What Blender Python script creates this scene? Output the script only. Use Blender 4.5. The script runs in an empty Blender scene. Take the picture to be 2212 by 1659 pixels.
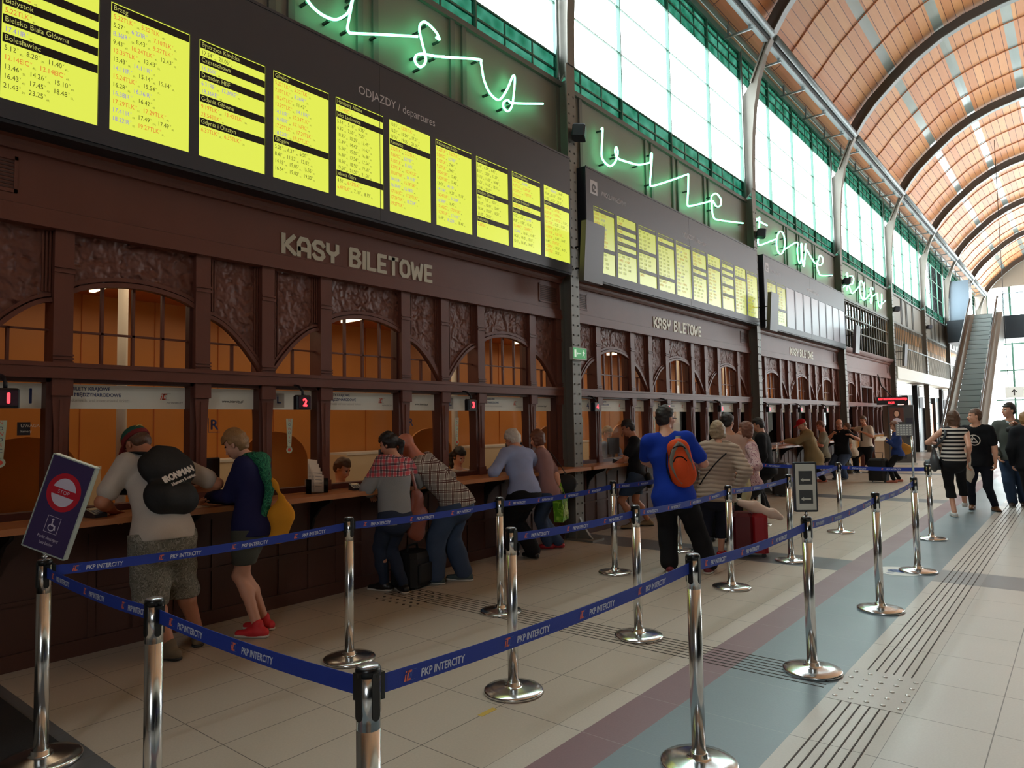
import bpy, bmesh, math, random
import numpy as np
from mathutils import Vector, Matrix

# ------------------------------------------------------------------ camera, world, exposure
SC = bpy.context.scene
COL = SC.collection
W, H, F, HC = 2212.0, 1659.0, 1508.44, 1.58
CR = np.array([[0.77286641, 0.63434294, -0.01692765], [0.0490214, -0.03308774, 0.99824952], [-0.63267244, 0.77234334, 0.05666879]])
cd = bpy.data.cameras.new('camera'); cam = bpy.data.objects.new('camera', cd); COL.objects.link(cam)
cd.sensor_fit = 'HORIZONTAL'; cd.sensor_width = 36.0; cd.lens = F / W * 36.0; cd.clip_start = 0.05; cd.clip_end = 400
_m = Matrix([CR[0], CR[1], -CR[2]]).transposed().to_4x4(); _m.translation = Vector((0, 0, HC)); cam.matrix_world = _m
SC.camera = cam
SKY = 12.0
wd = bpy.data.worlds.new('daylight'); SC.world = wd; wd.use_nodes = True
wd.node_tree.nodes['Background'].inputs[0].default_value = (0.90, 0.96, 1.0, 1)
wd.node_tree.nodes['Background'].inputs[1].default_value = SKY
SC.view_settings.view_transform = 'Standard'; SC.view_settings.look = 'None'
SC.view_settings.exposure = 0.0; SC.view_settings.gamma = 1.0; SC.view_settings.use_curve_mapping = False
cy = SC.cycles
cy.max_bounces = 7; cy.diffuse_bounces = 4; cy.glossy_bounces = 3; cy.transmission_bounces = 4; cy.transparent_max_bounces = 12
cy.caustics_reflective = False; cy.caustics_refractive = False; cy.sample_clamp_indirect = 6.0
cy.use_denoising = True

def area(name, loc, size, rot, power, color=(1, 1, 1), portal=False):
    d = bpy.data.lights.new(name, 'AREA'); d.shape = 'RECTANGLE'; d.size, d.size_y = size; d.energy = power; d.color = color
    if portal: d.cycles.is_portal = True
    o = bpy.data.objects.new(name, d); COL.objects.link(o); o.location = loc; o.rotation_euler = rot
    return o
HP = math.pi / 2
area('portal_windows_left', (-5.75, 25, 8.1), (3.4, 64), (0, -HP, 0), 1, portal=True)
area('portal_windows_right', (6.75, 27, 6.0), (6.5, 60), (0, HP, 0), 1, portal=True)
area('portal_end', (1.2, 57.6, 4.6), (13, 8.4), (-HP, 0, 0), 1, portal=True)
area('portal_near', (5.4, -9.05, 6.2), (2.6, 3.6), (HP, 0, 0), 1, portal=True)
P0, PB = 0.93, 7.03          # column grid along the wall
NB = 8                       # bays
YEND = P0 + PB * 8
def colY(k): return P0 + PB * k
area('gallery_fill_light', (-6.6, 25.5, 5.4), (1.0, 5.0), (0, 0, 0), 40, (1.0, 0.85, 0.65))
for k in range(5):           # the strip lamps in the ticket office
    yc = colY(k) + PB / 2
    if k < 4:
        area('office_lamp_light', (-7.0, yc, 2.95), (1.6, 5.6), (0, 0, 0), 34 if k else 26, (1.0, 0.78, 0.50))

# ------------------------------------------------------------------ helpers
def s2l(c):
    return tuple(((x / 255) / 12.92 if x / 255 <= 0.04045 else ((x / 255 + 0.055) / 1.055) ** 2.4) for x in c)
MATS = {}
class NT:
    def __init__(s, m): s.t = m.node_tree; s.n = s.t.nodes; s.b = s.n['Principled BSDF']
    def new(s, ty, **kw):
        n = s.n.new(ty)
        for k, v in kw.items(): setattr(n, k, v)
        return n
    def link(s, a, b): s.t.links.new(a, b)
    def math(s, op, a, b=None, c=None):
        n = s.new('ShaderNodeMath', operation=op)
        for i, v in enumerate((a, b, c)):
            if v is None: continue
            if isinstance(v, (int, float)): n.inputs[i].default_value = v
            else: s.link(v, n.inputs[i])
        return n.outputs[0]
    def mix(s, f, a, b):
        n = s.new('ShaderNodeMix', data_type='RGBA')
        for i, v in ((0, f), (6, a), (7, b)):
            if isinstance(v, (int, float)): n.inputs[i].default_value = v
            elif isinstance(v, tuple): n.inputs[i].default_value = (*v[:3], 1)
            else: s.link(v, n.inputs[i])
        return n.outputs[2]
    def coord(s, which='Object'):
        n = s.new('ShaderNodeTexCoord'); x = s.new('ShaderNodeSeparateXYZ'); s.link(n.outputs[which], x.inputs[0])
        return n.outputs[which], x.outputs[0], x.outputs[1], x.outputs[2]
    def noise(s, vec, scale, detail=3, dist=0.0):
        n = s.new('ShaderNodeTexNoise'); n.inputs['Scale'].default_value = scale; n.inputs['Detail'].default_value = detail
        n.inputs['Distortion'].default_value = dist
        if vec is not None: s.link(vec, n.inputs['Vector'])
        return n.outputs['Fac']
    def bump(s, h, strength, dist=0.01):
        n = s.new('ShaderNodeBump'); n.inputs['Strength'].default_value = strength; n.inputs['Distance'].default_value = dist
        s.link(h, n.inputs['Height']); s.link(n.outputs[0], s.b.inputs['Normal'])
def M(name, c, rough=0.5, metal=0.0, spec=0.5, vary=None, bump=None, emit=None, rv=None):
    if name in MATS: return MATS[name]
    m = bpy.data.materials.new(name); m.use_nodes = True; t = NT(m); b = t.b
    col = s2l(c); b.inputs['Base Color'].default_value = (*col, 1); b.inputs['Roughness'].default_value = rough
    b.inputs['Metallic'].default_value = metal; b.inputs['Specular IOR Level'].default_value = spec
    if vary or bump:
        v = t.coord()[0]
    if vary:
        f = t.noise(v, vary[0], 4)
        lo = tuple(x * (1 - vary[1]) for x in col); hi = tuple(min(1, x * (1 + vary[1])) for x in col)
        t.link(t.mix(f, lo, hi), b.inputs['Base Color'])
    if bump: t.bump(t.noise(v, bump[0], 3), bump[1])
    if emit:
        b.inputs['Emission Color'].default_value = (*s2l(emit[0]), 1); b.inputs['Emission Strength'].default_value = emit[1]
    m.diffuse_color = (*col, 1); MATS[name] = m
    return m
def new_mat(name):
    m = bpy.data.materials.new(name); m.use_nodes = True; MATS[name] = m
    return m, NT(m)
def glass(name, tint=(1, 1, 1), refl=0.12, rough=0.02):
    m = bpy.data.materials.new(name); m.use_nodes = True; t = m.node_tree; t.nodes.remove(t.nodes['Principled BSDF'])
    tr = t.nodes.new('ShaderNodeBsdfTransparent'); tr.inputs[0].default_value = (*tint, 1)
    gl = t.nodes.new('ShaderNodeBsdfGlossy'); gl.inputs['Roughness'].default_value = rough; gl.inputs[0].default_value = (1, 1, 1, 1)
    lw = t.nodes.new('ShaderNodeLayerWeight'); lw.inputs[0].default_value = refl
    mx = t.nodes.new('ShaderNodeMixShader'); t.links.new(lw.outputs['Fresnel'], mx.inputs[0]); t.links.new(tr.outputs[0], mx.inputs[1]); t.links.new(gl.outputs[0], mx.inputs[2])
    t.links.new(mx.outputs[0], t.nodes['Material Output'].inputs[0]); MATS[name] = m
    return m

def tag(o, label=None, cat=None, group=None, kind=None):
    if label: o['label'] = label
    if cat: o['category'] = cat
    if group: o['group'] = group
    if kind: o['kind'] = kind
    return o
def empty(name, loc=(0, 0, 0), rz=0.0, label=None, cat=None, group=None):
    o = bpy.data.objects.new(name, None); COL.objects.link(o); o.location = loc; o.rotation_euler = (0, 0, rz)
    o.empty_display_size = 0.1
    return tag(o, label, cat, group)
class MB:
    """collects shapes into one mesh"""
    def __init__(s): s.v = []; s.f = []; s.m = []; s.sm = []; s.T = None
    def add(s, vs, fs, mi=0, smooth=False):
        o = len(s.v)
        if s.T is not None: vs = [tuple(s.T @ Vector(v)) for v in vs]
        s.v += [tuple(v) for v in vs]; s.f += [tuple(i + o for i in f) for f in fs]; s.m += [mi] * len(fs); s.sm += [smooth] * len(fs)
        return s
    def box(s, x0, x1, y0, y1, z0, z1, mi=0):
        if x0 > x1: x0, x1 = x1, x0
        if y0 > y1: y0, y1 = y1, y0
        if z0 > z1: z0, z1 = z1, z0
        v = [(x0, y0, z0), (x1, y0, z0), (x1, y1, z0), (x0, y1, z0), (x0, y0, z1), (x1, y0, z1), (x1, y1, z1), (x0, y1, z1)]
        return s.add(v, [(0, 3, 2, 1), (4, 5, 6, 7), (0, 1, 5, 4), (1, 2, 6, 5), (2, 3, 7, 6), (3, 0, 4, 7)], mi)
    def bbox(s, x0, x1, y0, y1, z0, z1, b=0.01, mi=0):
        """box with its vertical edges and top bevelled"""
        P = [(x0 + b, y0), (x1 - b, y0), (x1, y0 + b), (x1, y1 - b), (x1 - b, y1), (x0 + b, y1), (x0, y1 - b), (x0, y0 + b)]
        cx, cy_ = (x0 + x1) / 2, (y0 + y1) / 2
        v = [(x, y, z0) for x, y in P] + [(x, y, z1 - b) for x, y in P] + [(x + (b if x < cx else -b) * .7, y + (b if y < cy_ else -b) * .7, z1) for x, y in P]
        f = [tuple(range(7, -1, -1)), tuple(range(16, 24))]
        for r in (0, 8):
            for i in range(8): j = (i + 1) % 8; f.append((r + i, r + j, r + 8 + j, r + 8 + i))
        return s.add(v, f, mi)
    def tube(s, pts, r, n=8, mi=0, cap=True, closed=False, smooth=True):
        pts = [Vector(p) for p in pts]; N = len(pts); rs = r if isinstance(r, (list, tuple)) else [r] * N
        vs = []; up = None
        for i, p in enumerate(pts):
            if closed: d = (pts[(i + 1) % N] - pts[i - 1])
            else: d = (pts[min(i + 1, N - 1)] - pts[max(i - 1, 0)])
            if d.length < 1e-9: d = Vector((0, 0, 1))
            d.normalize()
            if up is None:
                up = Vector((0, 0, 1)) if abs(d.z) < 0.9 else Vector((1, 0, 0))
            a = d.cross(up)
            if a.length < 1e-6: a = d.cross(Vector((0, 1, 0)))
            a.normalize(); b = a.cross(d).normalized(); up = b
            for k in range(n):
                t = 2 * math.pi * k / n
                vs.append(p + a * math.cos(t) * rs[i] + b * math.sin(t) * rs[i])
        fs = []
        for i in range(N if closed else N - 1):
            j = (i + 1) % N
            for k in range(n):
                l = (k + 1) % n
                fs.append((i * n + k, i * n + l, j * n + l, j * n + k))
        s.add(vs, fs, mi, smooth)
        if cap and not closed:
            o = len(s.v) - len(vs)
            s.f.append(tuple(o + k for k in range(n - 1, -1, -1))); s.m.append(mi); s.sm.append(False)
            s.f.append(tuple(o + (N - 1) * n + k for k in range(n))); s.m.append(mi); s.sm.append(False)
        return s
    def lathe(s, prof, c=(0, 0, 0), n=32, mi=0, smooth=True):
        """prof: (radius, z) pairs round a vertical axis at c"""
        vs = []; fs = []
        for r, z in prof:
            for k in range(n):
                t = 2 * math.pi * k / n; vs.append((c[0] + r * math.cos(t), c[1] + r * math.sin(t), c[2] + z))
        for i in range(len(prof) - 1):
            for k in range(n): l = (k + 1) % n; fs.append((i * n + k, i * n + l, (i + 1) * n + l, (i + 1) * n + k))
        fs2 = [tuple(range(n - 1, -1, -1)), tuple((len(prof) - 1) * n + k for k in range(n))]
        o = len(s.v); s.add(vs, fs, mi, smooth)
        for f in fs2: s.f.append(tuple(o + i for i in f)); s.m.append(mi); s.sm.append(False)
        return s
    def prism(s, poly, axis, a, b, mi=0, smooth=False):
        """polygon in the plane across `axis`, extruded from a to b.  axis 0: poly=(y,z); 1: (x,z); 2: (x,y)"""
        def P(p, t): return (t, p[0], p[1]) if axis == 0 else ((p[0], t, p[1]) if axis == 1 else (p[0], p[1], t))
        n = len(poly); vs = [P(p, a) for p in poly] + [P(p, b) for p in poly]
        ar = sum(poly[i][0] * poly[(i + 1) % n][1] - poly[(i + 1) % n][0] * poly[i][1] for i in range(n))
        sgn = (ar > 0) == (b > a)
        if axis == 1: sgn = not sgn
        fs = [tuple(range(n - 1, -1, -1)) if sgn else tuple(range(n)), tuple(range(n, 2 * n)) if sgn else tuple(range(2 * n - 1, n - 1, -1))]
        s.add(vs, fs, mi)
        q = []
        for i in range(n):
            j = (i + 1) % n; q.append((i, j, n + j, n + i) if sgn else (j, i, n + i, n + j))
        o = len(s.v) - 2 * n
        for f in q: s.f.append(tuple(o + i for i in f)); s.m.append(mi); s.sm.append(smooth)
        return s
    def build(s, name, mats, parent=None, bevel=0.0, **tg):
        me = bpy.data.meshes.new(name); me.from_pydata(s.v, [], s.f)
        if not isinstance(mats, (list, tuple)): mats = [mats]
        for m in mats: me.materials.append(m)
        me.polygons.foreach_set('material_index', s.m); me.polygons.foreach_set('use_smooth', s.sm); me.update()
        o = bpy.data.objects.new(name, me); COL.objects.link(o)
        if parent is not None: o.parent = parent
        if bevel:
            b = o.modifiers.new('bevel', 'BEVEL'); b.width = bevel; b.segments = 2; b.limit_method = 'ANGLE'
        if tg: tag(o, **tg)
        return o
def copy_tree(o, parent=None):
    c = o.copy(); COL.objects.link(c); c.parent = parent
    for ch in list(o.children): copy_tree(ch, c)
    return c
def ray(u, v):
    return CR.T @ np.array([(u - W / 2) / F, -(v - H / 2) / F, 1.0])
def on_x(u, v, x):
    d = ray(u, v); t = x / d[0]; return Vector((x, d[1] * t, HC + d[2] * t))
def on_y(u, v, y):
    d = ray(u, v); t = y / d[1]; return Vector((d[0] * t, y, HC + d[2] * t))
def floor_at(u, v):
    d = ray(u, v); t = -HC / d[2]; return Vector((d[0] * t, d[1] * t, 0))

# ---- lettering
_fc = {}
def glyphs(txt):
    if txt in _fc: return _fc[txt]
    c = bpy.data.curves.new('t', 'FONT'); c.body = txt; c.size = 1.0; c.resolution_u = 3; c.fill_mode = 'FRONT' if hasattr(c, 'fill_mode') else 'BOTH'
    o = bpy.data.objects.new('t', c); COL.objects.link(o)
    dg = bpy.context.evaluated_depsgraph_get(); dg.update(); me = o.evaluated_get(dg).to_mesh()
    vs = [tuple(v.co) for v in me.vertices]; fs = [tuple(p.vertices) for p in me.polygons]
    o.evaluated_get(dg).to_mesh_clear(); bpy.data.objects.remove(o); bpy.data.curves.remove(c)
    w = max([v[0] for v in vs], default=0.1)
    _fc[txt] = (vs, fs, w)
    return _fc[txt]
def text(mb, txt, org, size, U=(0, 1, 0), V=(0, 0, 1), mi=0, xs=1.0, width=None, bold=0.0, align='l', shear=0.0):
    """flat letters: left end of the baseline at org, U to the right, V up, cap height about 0.7*size"""
    vs, fs, w = glyphs(txt); U = Vector(U); V = Vector(V); org = Vector(org)
    if width: xs = width / (w * size)
    if align == 'c': org = org - U * (w * size * xs / 2)
    if align == 'r': org = org - U * (w * size * xs)
    N = U.cross(V)
    offs = [(0, 0)] if not bold else [(-bold, 0), (bold, 0), (0, bold), (0, -bold)]
    for i, (a, b) in enumerate(offs):
        mb.add([org + U * ((x + y * shear) * size * xs + a) + V * (y * size + b) + N * (0.0003 * i) for x, y, z in vs], fs, mi)
    return w * size * xs
# ------------------------------------------------------------------ floor
def floor_mat(name, c, rough, joint, jc, ox, speck=0.10, dark=None, groove=None):
    m, t = new_mat(name); v, x, y, z = t.coord(); col = s2l(c)
    n = t.noise(v, 90, 2); n2 = t.noise(v, 1.1, 4)
    base = t.mix(n, tuple(k * (1 - speck) for k in col), tuple(min(1, k * (1 + speck)) for k in col))
    base = t.mix(t.math('MULTIPLY', n2, 0.35), base, tuple(k * 0.72 for k in col))
    if dark is not None:                                   # the darker cross bands of stone
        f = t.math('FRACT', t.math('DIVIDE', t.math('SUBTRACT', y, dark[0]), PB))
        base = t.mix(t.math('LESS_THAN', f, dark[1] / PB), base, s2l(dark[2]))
    fx = t.math('FRACT', t.math('ADD', t.math('DIVIDE', t.math('SUBTRACT', x, ox), 0.4), 0.012 / 2))
    fy = t.math('FRACT', t.math('ADD', t.math('DIVIDE', t.math('SUBTRACT', y, 1.843), 0.6015), 0.004))
    j = t.math('MAXIMUM', t.math('LESS_THAN', fx, 0.013) if joint[0] else 0.0, t.math('LESS_THAN', fy, 0.008) if joint[1] else 0.0)
    base = t.mix(j, base, s2l(jc))
    t.link(base, t.b.inputs['Base Color'])
    r = t.math('ADD', t.math('MULTIPLY', n2, 0.18), rough); t.link(r, t.b.inputs['Roughness'])
    t.b.inputs['Specular IOR Level'].default_value = 0.45
    t.bump(t.math('SUBTRACT', n, t.math('MULTIPLY', j, 2.0)), 0.12, 0.004)
    return m
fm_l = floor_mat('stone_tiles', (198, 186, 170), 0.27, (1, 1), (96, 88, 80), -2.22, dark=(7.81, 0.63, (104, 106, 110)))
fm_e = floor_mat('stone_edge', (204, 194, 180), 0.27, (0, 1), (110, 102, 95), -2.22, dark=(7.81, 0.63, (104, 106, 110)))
fm_p = floor_mat('purple_stone', (140, 108, 114), 0.30, (0, 1), (160, 140, 140), 0)
fm_b = floor_mat('blue_grey_stone', (130, 146, 154), 0.26, (0, 1), (145, 156, 160), 0)
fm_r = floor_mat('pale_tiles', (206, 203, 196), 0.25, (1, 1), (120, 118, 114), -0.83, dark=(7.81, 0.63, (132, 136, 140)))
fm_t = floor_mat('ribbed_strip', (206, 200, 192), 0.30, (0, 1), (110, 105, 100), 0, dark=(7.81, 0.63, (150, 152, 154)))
fb = MB()
def strip(x0, x1, mi, y0=-9.0, y1=YEND + 2): fb.add([(x0, y0, 0), (x1, y0, 0), (x1, y1, 0), (x0, y1, 0)], [(0, 1, 2, 3)], mi)
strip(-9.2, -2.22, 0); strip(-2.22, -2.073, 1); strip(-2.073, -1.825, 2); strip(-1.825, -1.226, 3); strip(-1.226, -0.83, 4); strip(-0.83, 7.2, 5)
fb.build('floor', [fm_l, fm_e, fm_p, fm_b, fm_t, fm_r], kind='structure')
# guidance ribs along the hall and across to the ticket windows, studs where they meet
rib_m = M('rib_stone', (208, 202, 194), 0.35, vary=(60, 0.08)); dk = M('groove_dark', (78, 72, 68), 0.8)  # plain dark strips are drawn for the grooves
b = MB()
for i in range(6):
    x = -1.135 + i * 0.0485
    for y0, y1 in ((-3, 4.25), (4.86, YEND)): b.box(x - 0.0035, x + 0.0035, y0, y1, 0.0004, 0.0022, 0)
b.build('guidance_strip', dk, label='straight guidance strip of six dark grooves running down the hall', cat='guidance strip')
b = MB()
for i in range(7):
    y = 4.395 + i * 0.052
    b.box(-5.2, -1.27, y - 0.004, y + 0.004, 0.0004, 0.0022, 0)
b.build('guidance_strip', dk, label='short guidance strip of grooves crossing the queue lanes towards the ticket windows', cat='guidance strip')
b = MB(); st = M('steel_stud', (214, 212, 208), 0.3, 0.6)
b.box(-1.226, -0.83, 4.25, 4.862, 0.0, 0.0012, 1)
for i in range(5):
    for j in range(5):
        cx, cy_ = -1.185 + i * 0.082, 4.31 + j * 0.118
        b.lathe([(0.0145, 0.001), (0.0135, 0.0045), (0.008, 0.0065), (0.001, 0.007)], (cx, cy_, 0), 10, 0)
b.build('stud_tile', [st, M('stud_tile_stone', (200, 194, 188), 0.4, vary=(80, 0.08))], label='pale stud tile with round metal studs beside the queue posts', cat='tactile tile')
b = MB()
for i in range(6):
    for j in range(6):
        b.lathe([(0.0145, 0.0), (0.0135, 0.004), (0.006, 0.006)], (-5.1 + i * 0.09, 4.22 + j * 0.09, 0), 8, 0)
b.build('stud_field', [M('dark_stud', (70, 62, 55), 0.4, 0.4)], label='dark studs in the floor in front of the second ticket window', cat='tactile tile')
b = MB(); b.box(-2.637, -2.603, 2.875, 3.0, 0.0, 0.0012)
b.build('floor_tape', M('yellow_tape', (205, 172, 70), 0.6), label='short piece of yellow tape on the pale tiles', cat='tape')
b = MB(); b.prism([(-5.55, -3), (-3.86, -3), (-3.86, 0.9), (-3.92, 1.28), (-4.0, 1.335), (-5.55, 1.335)], 2, 0.0, 0.012)
b.build('floor_mat', M('black_mat', (30, 27, 28), 0.9, bump=(200, 0.4)), label='black entrance mat under the stop sign post', cat='mat')
b = MB()
n = 40; cx, cy_ = -1.56, 8.12
b.add([(cx + 0.23 * math.cos(2 * math.pi * i / n), cy_ + 0.23 * math.sin(2 * math.pi * i / n), 0.0015) for i in range(n)], [tuple(range(n))], 0)
b.add([(cx + 0.11 * math.cos(2 * math.pi * i / n) * (1 if i % 4 else .55), cy_ + 0.07 * math.sin(2 * math.pi * i / n), 0.0022) for i in range(n)], [tuple(range(n))], 1)
text(b, 'INFO', (cx - 0.02, cy_ - 0.17, 0.0022), 0.10, (0, 1, 0), (-1, 0, 0), 1)
b.build('floor_sticker', [M('sticker_white', (225, 225, 222), 0.4), M('sticker_blue', (50, 80, 150), 0.4)], label='round white floor sticker half under a queue post base', cat='sticker')

# ------------------------------------------------------------------ paint and metal materials
greyw = M('grey_wall_paint', (126, 122, 112), 0.55, vary=(2.5, 0.08))
greyd = M('grey_trim_paint', (98, 98, 92), 0.5)
steel = M('column_paint', (116, 112, 103), 0.45, 0.1, vary=(4, 0.10))
steeld = M('girder_paint', (120, 130, 134), 0.42, 0.2)
slot = M('girder_slot', (40, 42, 44), 0.6)
winf = M('window_frame_paint', (70, 112, 98), 0.45)
clear = glass('clear_glass', (0.97, 1.0, 0.99), 0.01, 0.02)
def green_glass():
    m = bpy.data.materials.new('green_glass'); m.use_nodes = True; t = m.node_tree; t.nodes.remove(t.nodes['Principled BSDF'])
    co = t.nodes.new('ShaderNodeTexCoord'); no = t.nodes.new('ShaderNodeTexVoronoi'); no.inputs['Scale'].default_value = 5.0
    t.links.new(co.outputs['Object'], no.inputs['Vector'])
    rp = t.nodes.new('ShaderNodeValToRGB'); rp.color_ramp.elements[0].color = (0.016, 0.11, 0.075, 1); rp.color_ramp.elements[1].color = (0.10, 0.20, 0.165, 1)
    t.links.new(no.outputs['Distance'], rp.inputs[0])
    tr = t.nodes.new('ShaderNodeBsdfTransparent'); t.links.new(rp.outputs[0], tr.inputs[0])
    gl = t.nodes.new('ShaderNodeBsdfGlossy'); gl.inputs[1].default_value = 0.2
    mx = t.nodes.new('ShaderNodeMixShader'); mx.inputs[0].default_value = 0.05
    t.links.new(tr.outputs[0], mx.inputs[1]); t.links.new(gl.outputs[0], mx.inputs[2]); t.links.new(mx.outputs[0], t.nodes['Material Output'].inputs[0])
    return m
greeng = green_glass()

# ------------------------------------------------------------------ left wall above the ticket windows
XW = -5.55
b = MB()
for k in range(NB):
    y0, y1 = colY(k) + 0.02, colY(k + 1) - 0.02
    zb = 3.6 if k < 3 else 5.22
    b.box(-5.75, XW, y0, y1, zb, 6.37, 0)
    b.box(XW, XW + 0.045, y0, y1, 6.33, 6.40, 1)                      # sill
    for yc in (y0 + 0.36, y0 + 2.55, y0 + 3.55, y0 + 4.9):                        # thin pilaster pairs
        for d in (-0.10, 0.10): b.box(XW, XW + 0.03, yc + d - 0.035, yc + d + 0.035, zb, 6.33, 1)
    if k >= 3: b.box(XW, XW + 0.05, y0, y1, 5.2, 5.28, 1)
b.box(-5.75, XW, -9.0, colY(0), 0, 9.8, 0)
b.build('wall_left', [greyw, greyd], kind='structure')
ZR = [6.37, 6.59, 6.80, 7.57, 8.34, 9.11, 9.33, 9.55, 9.74]
for k in range(NB):
    y0, y1 = colY(k) + 0.02, colY(k + 1) - 0.02
    fr = MB()
    for i in range(5):
        y = colY(k) + PB / 4 * i
        w = 0.045 if i in (0, 4) else 0.011
        fr.box(-5.62, -5.55, max(y0, y - w), min(y1, y + w), 6.40, 9.84)
    for z in ZR[1:-1]:
        h = 0.011 if z in (6.59, 6.80, 9.11, 9.33, 9.55) else 0.006
        fr.box(-5.60, -5.57, y0, y1, z - h, z + h)
    fr.box(-5.63, -5.54, y0, y1, 9.72, 9.86); fr.box(-5.60, -5.55, y0, y1, 6.37, 6.42)
    nb = 12
    for i in range(nb):
        y = colY(k) + PB / nb * (i + 0.0)
        if i % 3 == 0: continue
        fr.box(-5.595, -5.575, y - 0.009, y + 0.009, 6.40, 6.80); fr.box(-5.595, -5.575, y - 0.009, y + 0.009, 9.11, 9.72)
    nm = 'window_%d' % (k + 1)
    wo = fr.build(nm, winf, kind='structure')
    g = MB(); g.box(-5.590, -5.586, y0, y1, 6.81, 9.10); g.build('pane', clear, wo)
    g = MB(); g.box(-5.590, -5.586, y0, y1, 6.42, 6.79); g.box(-5.590, -5.586, y0, y1, 9.12, 9.72)
    g.build('tinted_pane', greeng, wo)
# gutter pipe along the window heads
b = MB(); b.tube([(-5.47, 0, 9.93), (-5.47, YEND, 9.93)], 0.055, 12)
b.build('gutter_pipe', M('pipe_paint', (150, 160, 156), 0.35, 0.3), label='long grey pipe running along the heads of the tall windows', cat='pipe')

# ------------------------------------------------------------------ vault
PROF = [(-4.85, 9.78), (-4.55, 10.25), (-4.24, 10.62), (-3.72, 11.10), (-3.13, 11.58), (-2.55, 11.92), (-1.95, 12.15), (-1.22, 12.32), (-0.55, 12.41), (0.3, 12.47)]
PROF = PROF + [(0.6 - x, z) for x, z in reversed(PROF[:-1])]
def offset(P, d):
    out = []
    for i, p in enumerate(P):
        a = P[max(0, i - 1)]; c = P[min(len(P) - 1, i + 1)]; tx, tz = c[0] - a[0], c[1] - a[1]; l = math.hypot(tx, tz)
        out.append((p[0] - tz / l * d, p[1] + tx / l * d))
    return out
CE = offset(PROF, 0.34)
CE = [(-5.6, 9.88), (-5.4, 9.98), (-5.22, 10.06)] + CE[1:-1] + [(5.82, 10.06), (6.0, 9.98), (6.6, 9.88)]
def resample(P, step):
    S = [0]
    for i in range(1, len(P)): S.append(S[-1] + math.dist(P[i], P[i - 1]))
    n = int(S[-1] / step); out = []; j = 0
    for k in range(n + 1):
        s = S[-1] * k / n
        while j < len(P) - 2 and S[j + 1] < s: j += 1
        f = (s - S[j]) / (S[j + 1] - S[j]); out.append((P[j][0] + (P[j + 1][0] - P[j][0]) * f, P[j][1] + (P[j + 1][1] - P[j][1]) * f))
    return out
CEs = resample(CE, 0.16)
def wood_ceiling():
    m, t = new_mat('vault_boards'); n = t.new('ShaderNodeUVMap'); x = t.new('ShaderNodeSeparateXYZ'); t.link(n.outputs[0], x.inputs[0])
    u, v = x.outputs[0], x.outputs[1]
    pv = t.math('DIVIDE', v, 0.215); pu = t.math('DIVIDE', u, PB / 4)
    iv = t.math('FLOOR', pv); iu = t.math('FLOOR', pu)
    cb = t.new('ShaderNodeCombineXYZ'); t.link(iv, cb.inputs[0]); t.link(iu, cb.inputs[1])
    wn = t.new('ShaderNodeTexWhiteNoise', noise_dimensions='2D'); t.link(cb.outputs[0], wn.inputs['Vector'])
    c1 = t.mix(wn.outputs['Value'], s2l((190, 128, 84)), s2l((212, 158, 106)))
    v3 = t.new('ShaderNodeMapping'); v3.inputs['Scale'].default_value = (1.2, 22, 1); t.link(n.outputs[0], v3.inputs[0])
    c1 = t.mix(t.math('MULTIPLY', t.noise(v3.outputs[0], 1.0, 4), 0.45), c1, s2l((166, 106, 66)))
    e = t.math('MAXIMUM', t.math('LESS_THAN', t.math('FRACT', pv), 0.075), t.math('LESS_THAN', t.math('FRACT', pu), 0.018))
    c1 = t.mix(e, c1, s2l((92, 44, 20)))
    t.link(c1, t.b.inputs['Base Color']); t.b.inputs['Roughness'].default_value = 0.55
    t.bump(t.math('SUBTRACT', 1.0, e), 0.5, 0.02)
    return m
wc = wood_ceiling(); sky_strip = M('roof_glass_strip', (128, 140, 136), 0.18, 0.0, 0.8)
me = bpy.data.meshes.new('ceiling'); vs = []; fs = []; mi = []; uv = []
S = [0]
for i in range(1, len(CEs)): S.append(S[-1] + math.dist(CEs[i], CEs[i - 1]))
def strip_band(s):
    for c in (2.42, 3.86, 5.38, 6.95, 8.5, 10.0, 11.5):
        if abs(s - c) < 0.13: return True
    return False
# fine profile so the strips keep their own width
brk = sorted(set([round(x, 4) for x in S] + [c + d for c in (2.42, 3.86, 5.38, 6.95, 8.5, 10.0, 11.5) for d in (-0.12, 0.12)]))
def at_s(s):
    for i in range(len(S) - 1):
        if S[i + 1] >= s - 1e-9:
            f = (s - S[i]) / (S[i + 1] - S[i]); return (CEs[i][0] + (CEs[i + 1][0] - CEs[i][0]) * f, CEs[i][1] + (CEs[i + 1][1] - CEs[i][1]) * f)
    return CEs[-1]
pts = [at_s(s) for s in brk]
for i in range(len(brk) - 1):
    a, c = pts[i], pts[i + 1]; o = len(vs)
    vs += [(a[0], -9, a[1]), (a[0], YEND + 1, a[1]), (c[0], YEND + 1, c[1]), (c[0], -9, c[1])]
    fs.append((o, o + 1, o + 2, o + 3)); mi.append(1 if strip_band((brk[i] + brk[i + 1]) / 2) and brk[i + 1] - brk[i] > 0 and any(abs((brk[i] + brk[i + 1]) / 2 - c2) < 0.12 for c2 in (2.42, 3.86, 5.38, 6.95, 8.5, 10.0, 11.5)) else 0)
    uv += [(-9 - P0, brk[i]), (YEND + 1 - P0, brk[i]), (YEND + 1 - P0, brk[i + 1]), (-9 - P0, brk[i + 1])]
me.from_pydata(vs, [], fs); me.materials.append(wc); me.materials.append(sky_strip); me.polygons.foreach_set('material_index', mi)
ul = me.uv_layers.new(name='UVMap')
for i, p in enumerate(uv): ul.data[i].uv = p
ceil = bpy.data.objects.new('ceiling', me); COL.objects.link(ceil); ceil['kind'] = 'structure'
b = MB()
top = [(x, z + 0.25) for x, z in CE]
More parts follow.
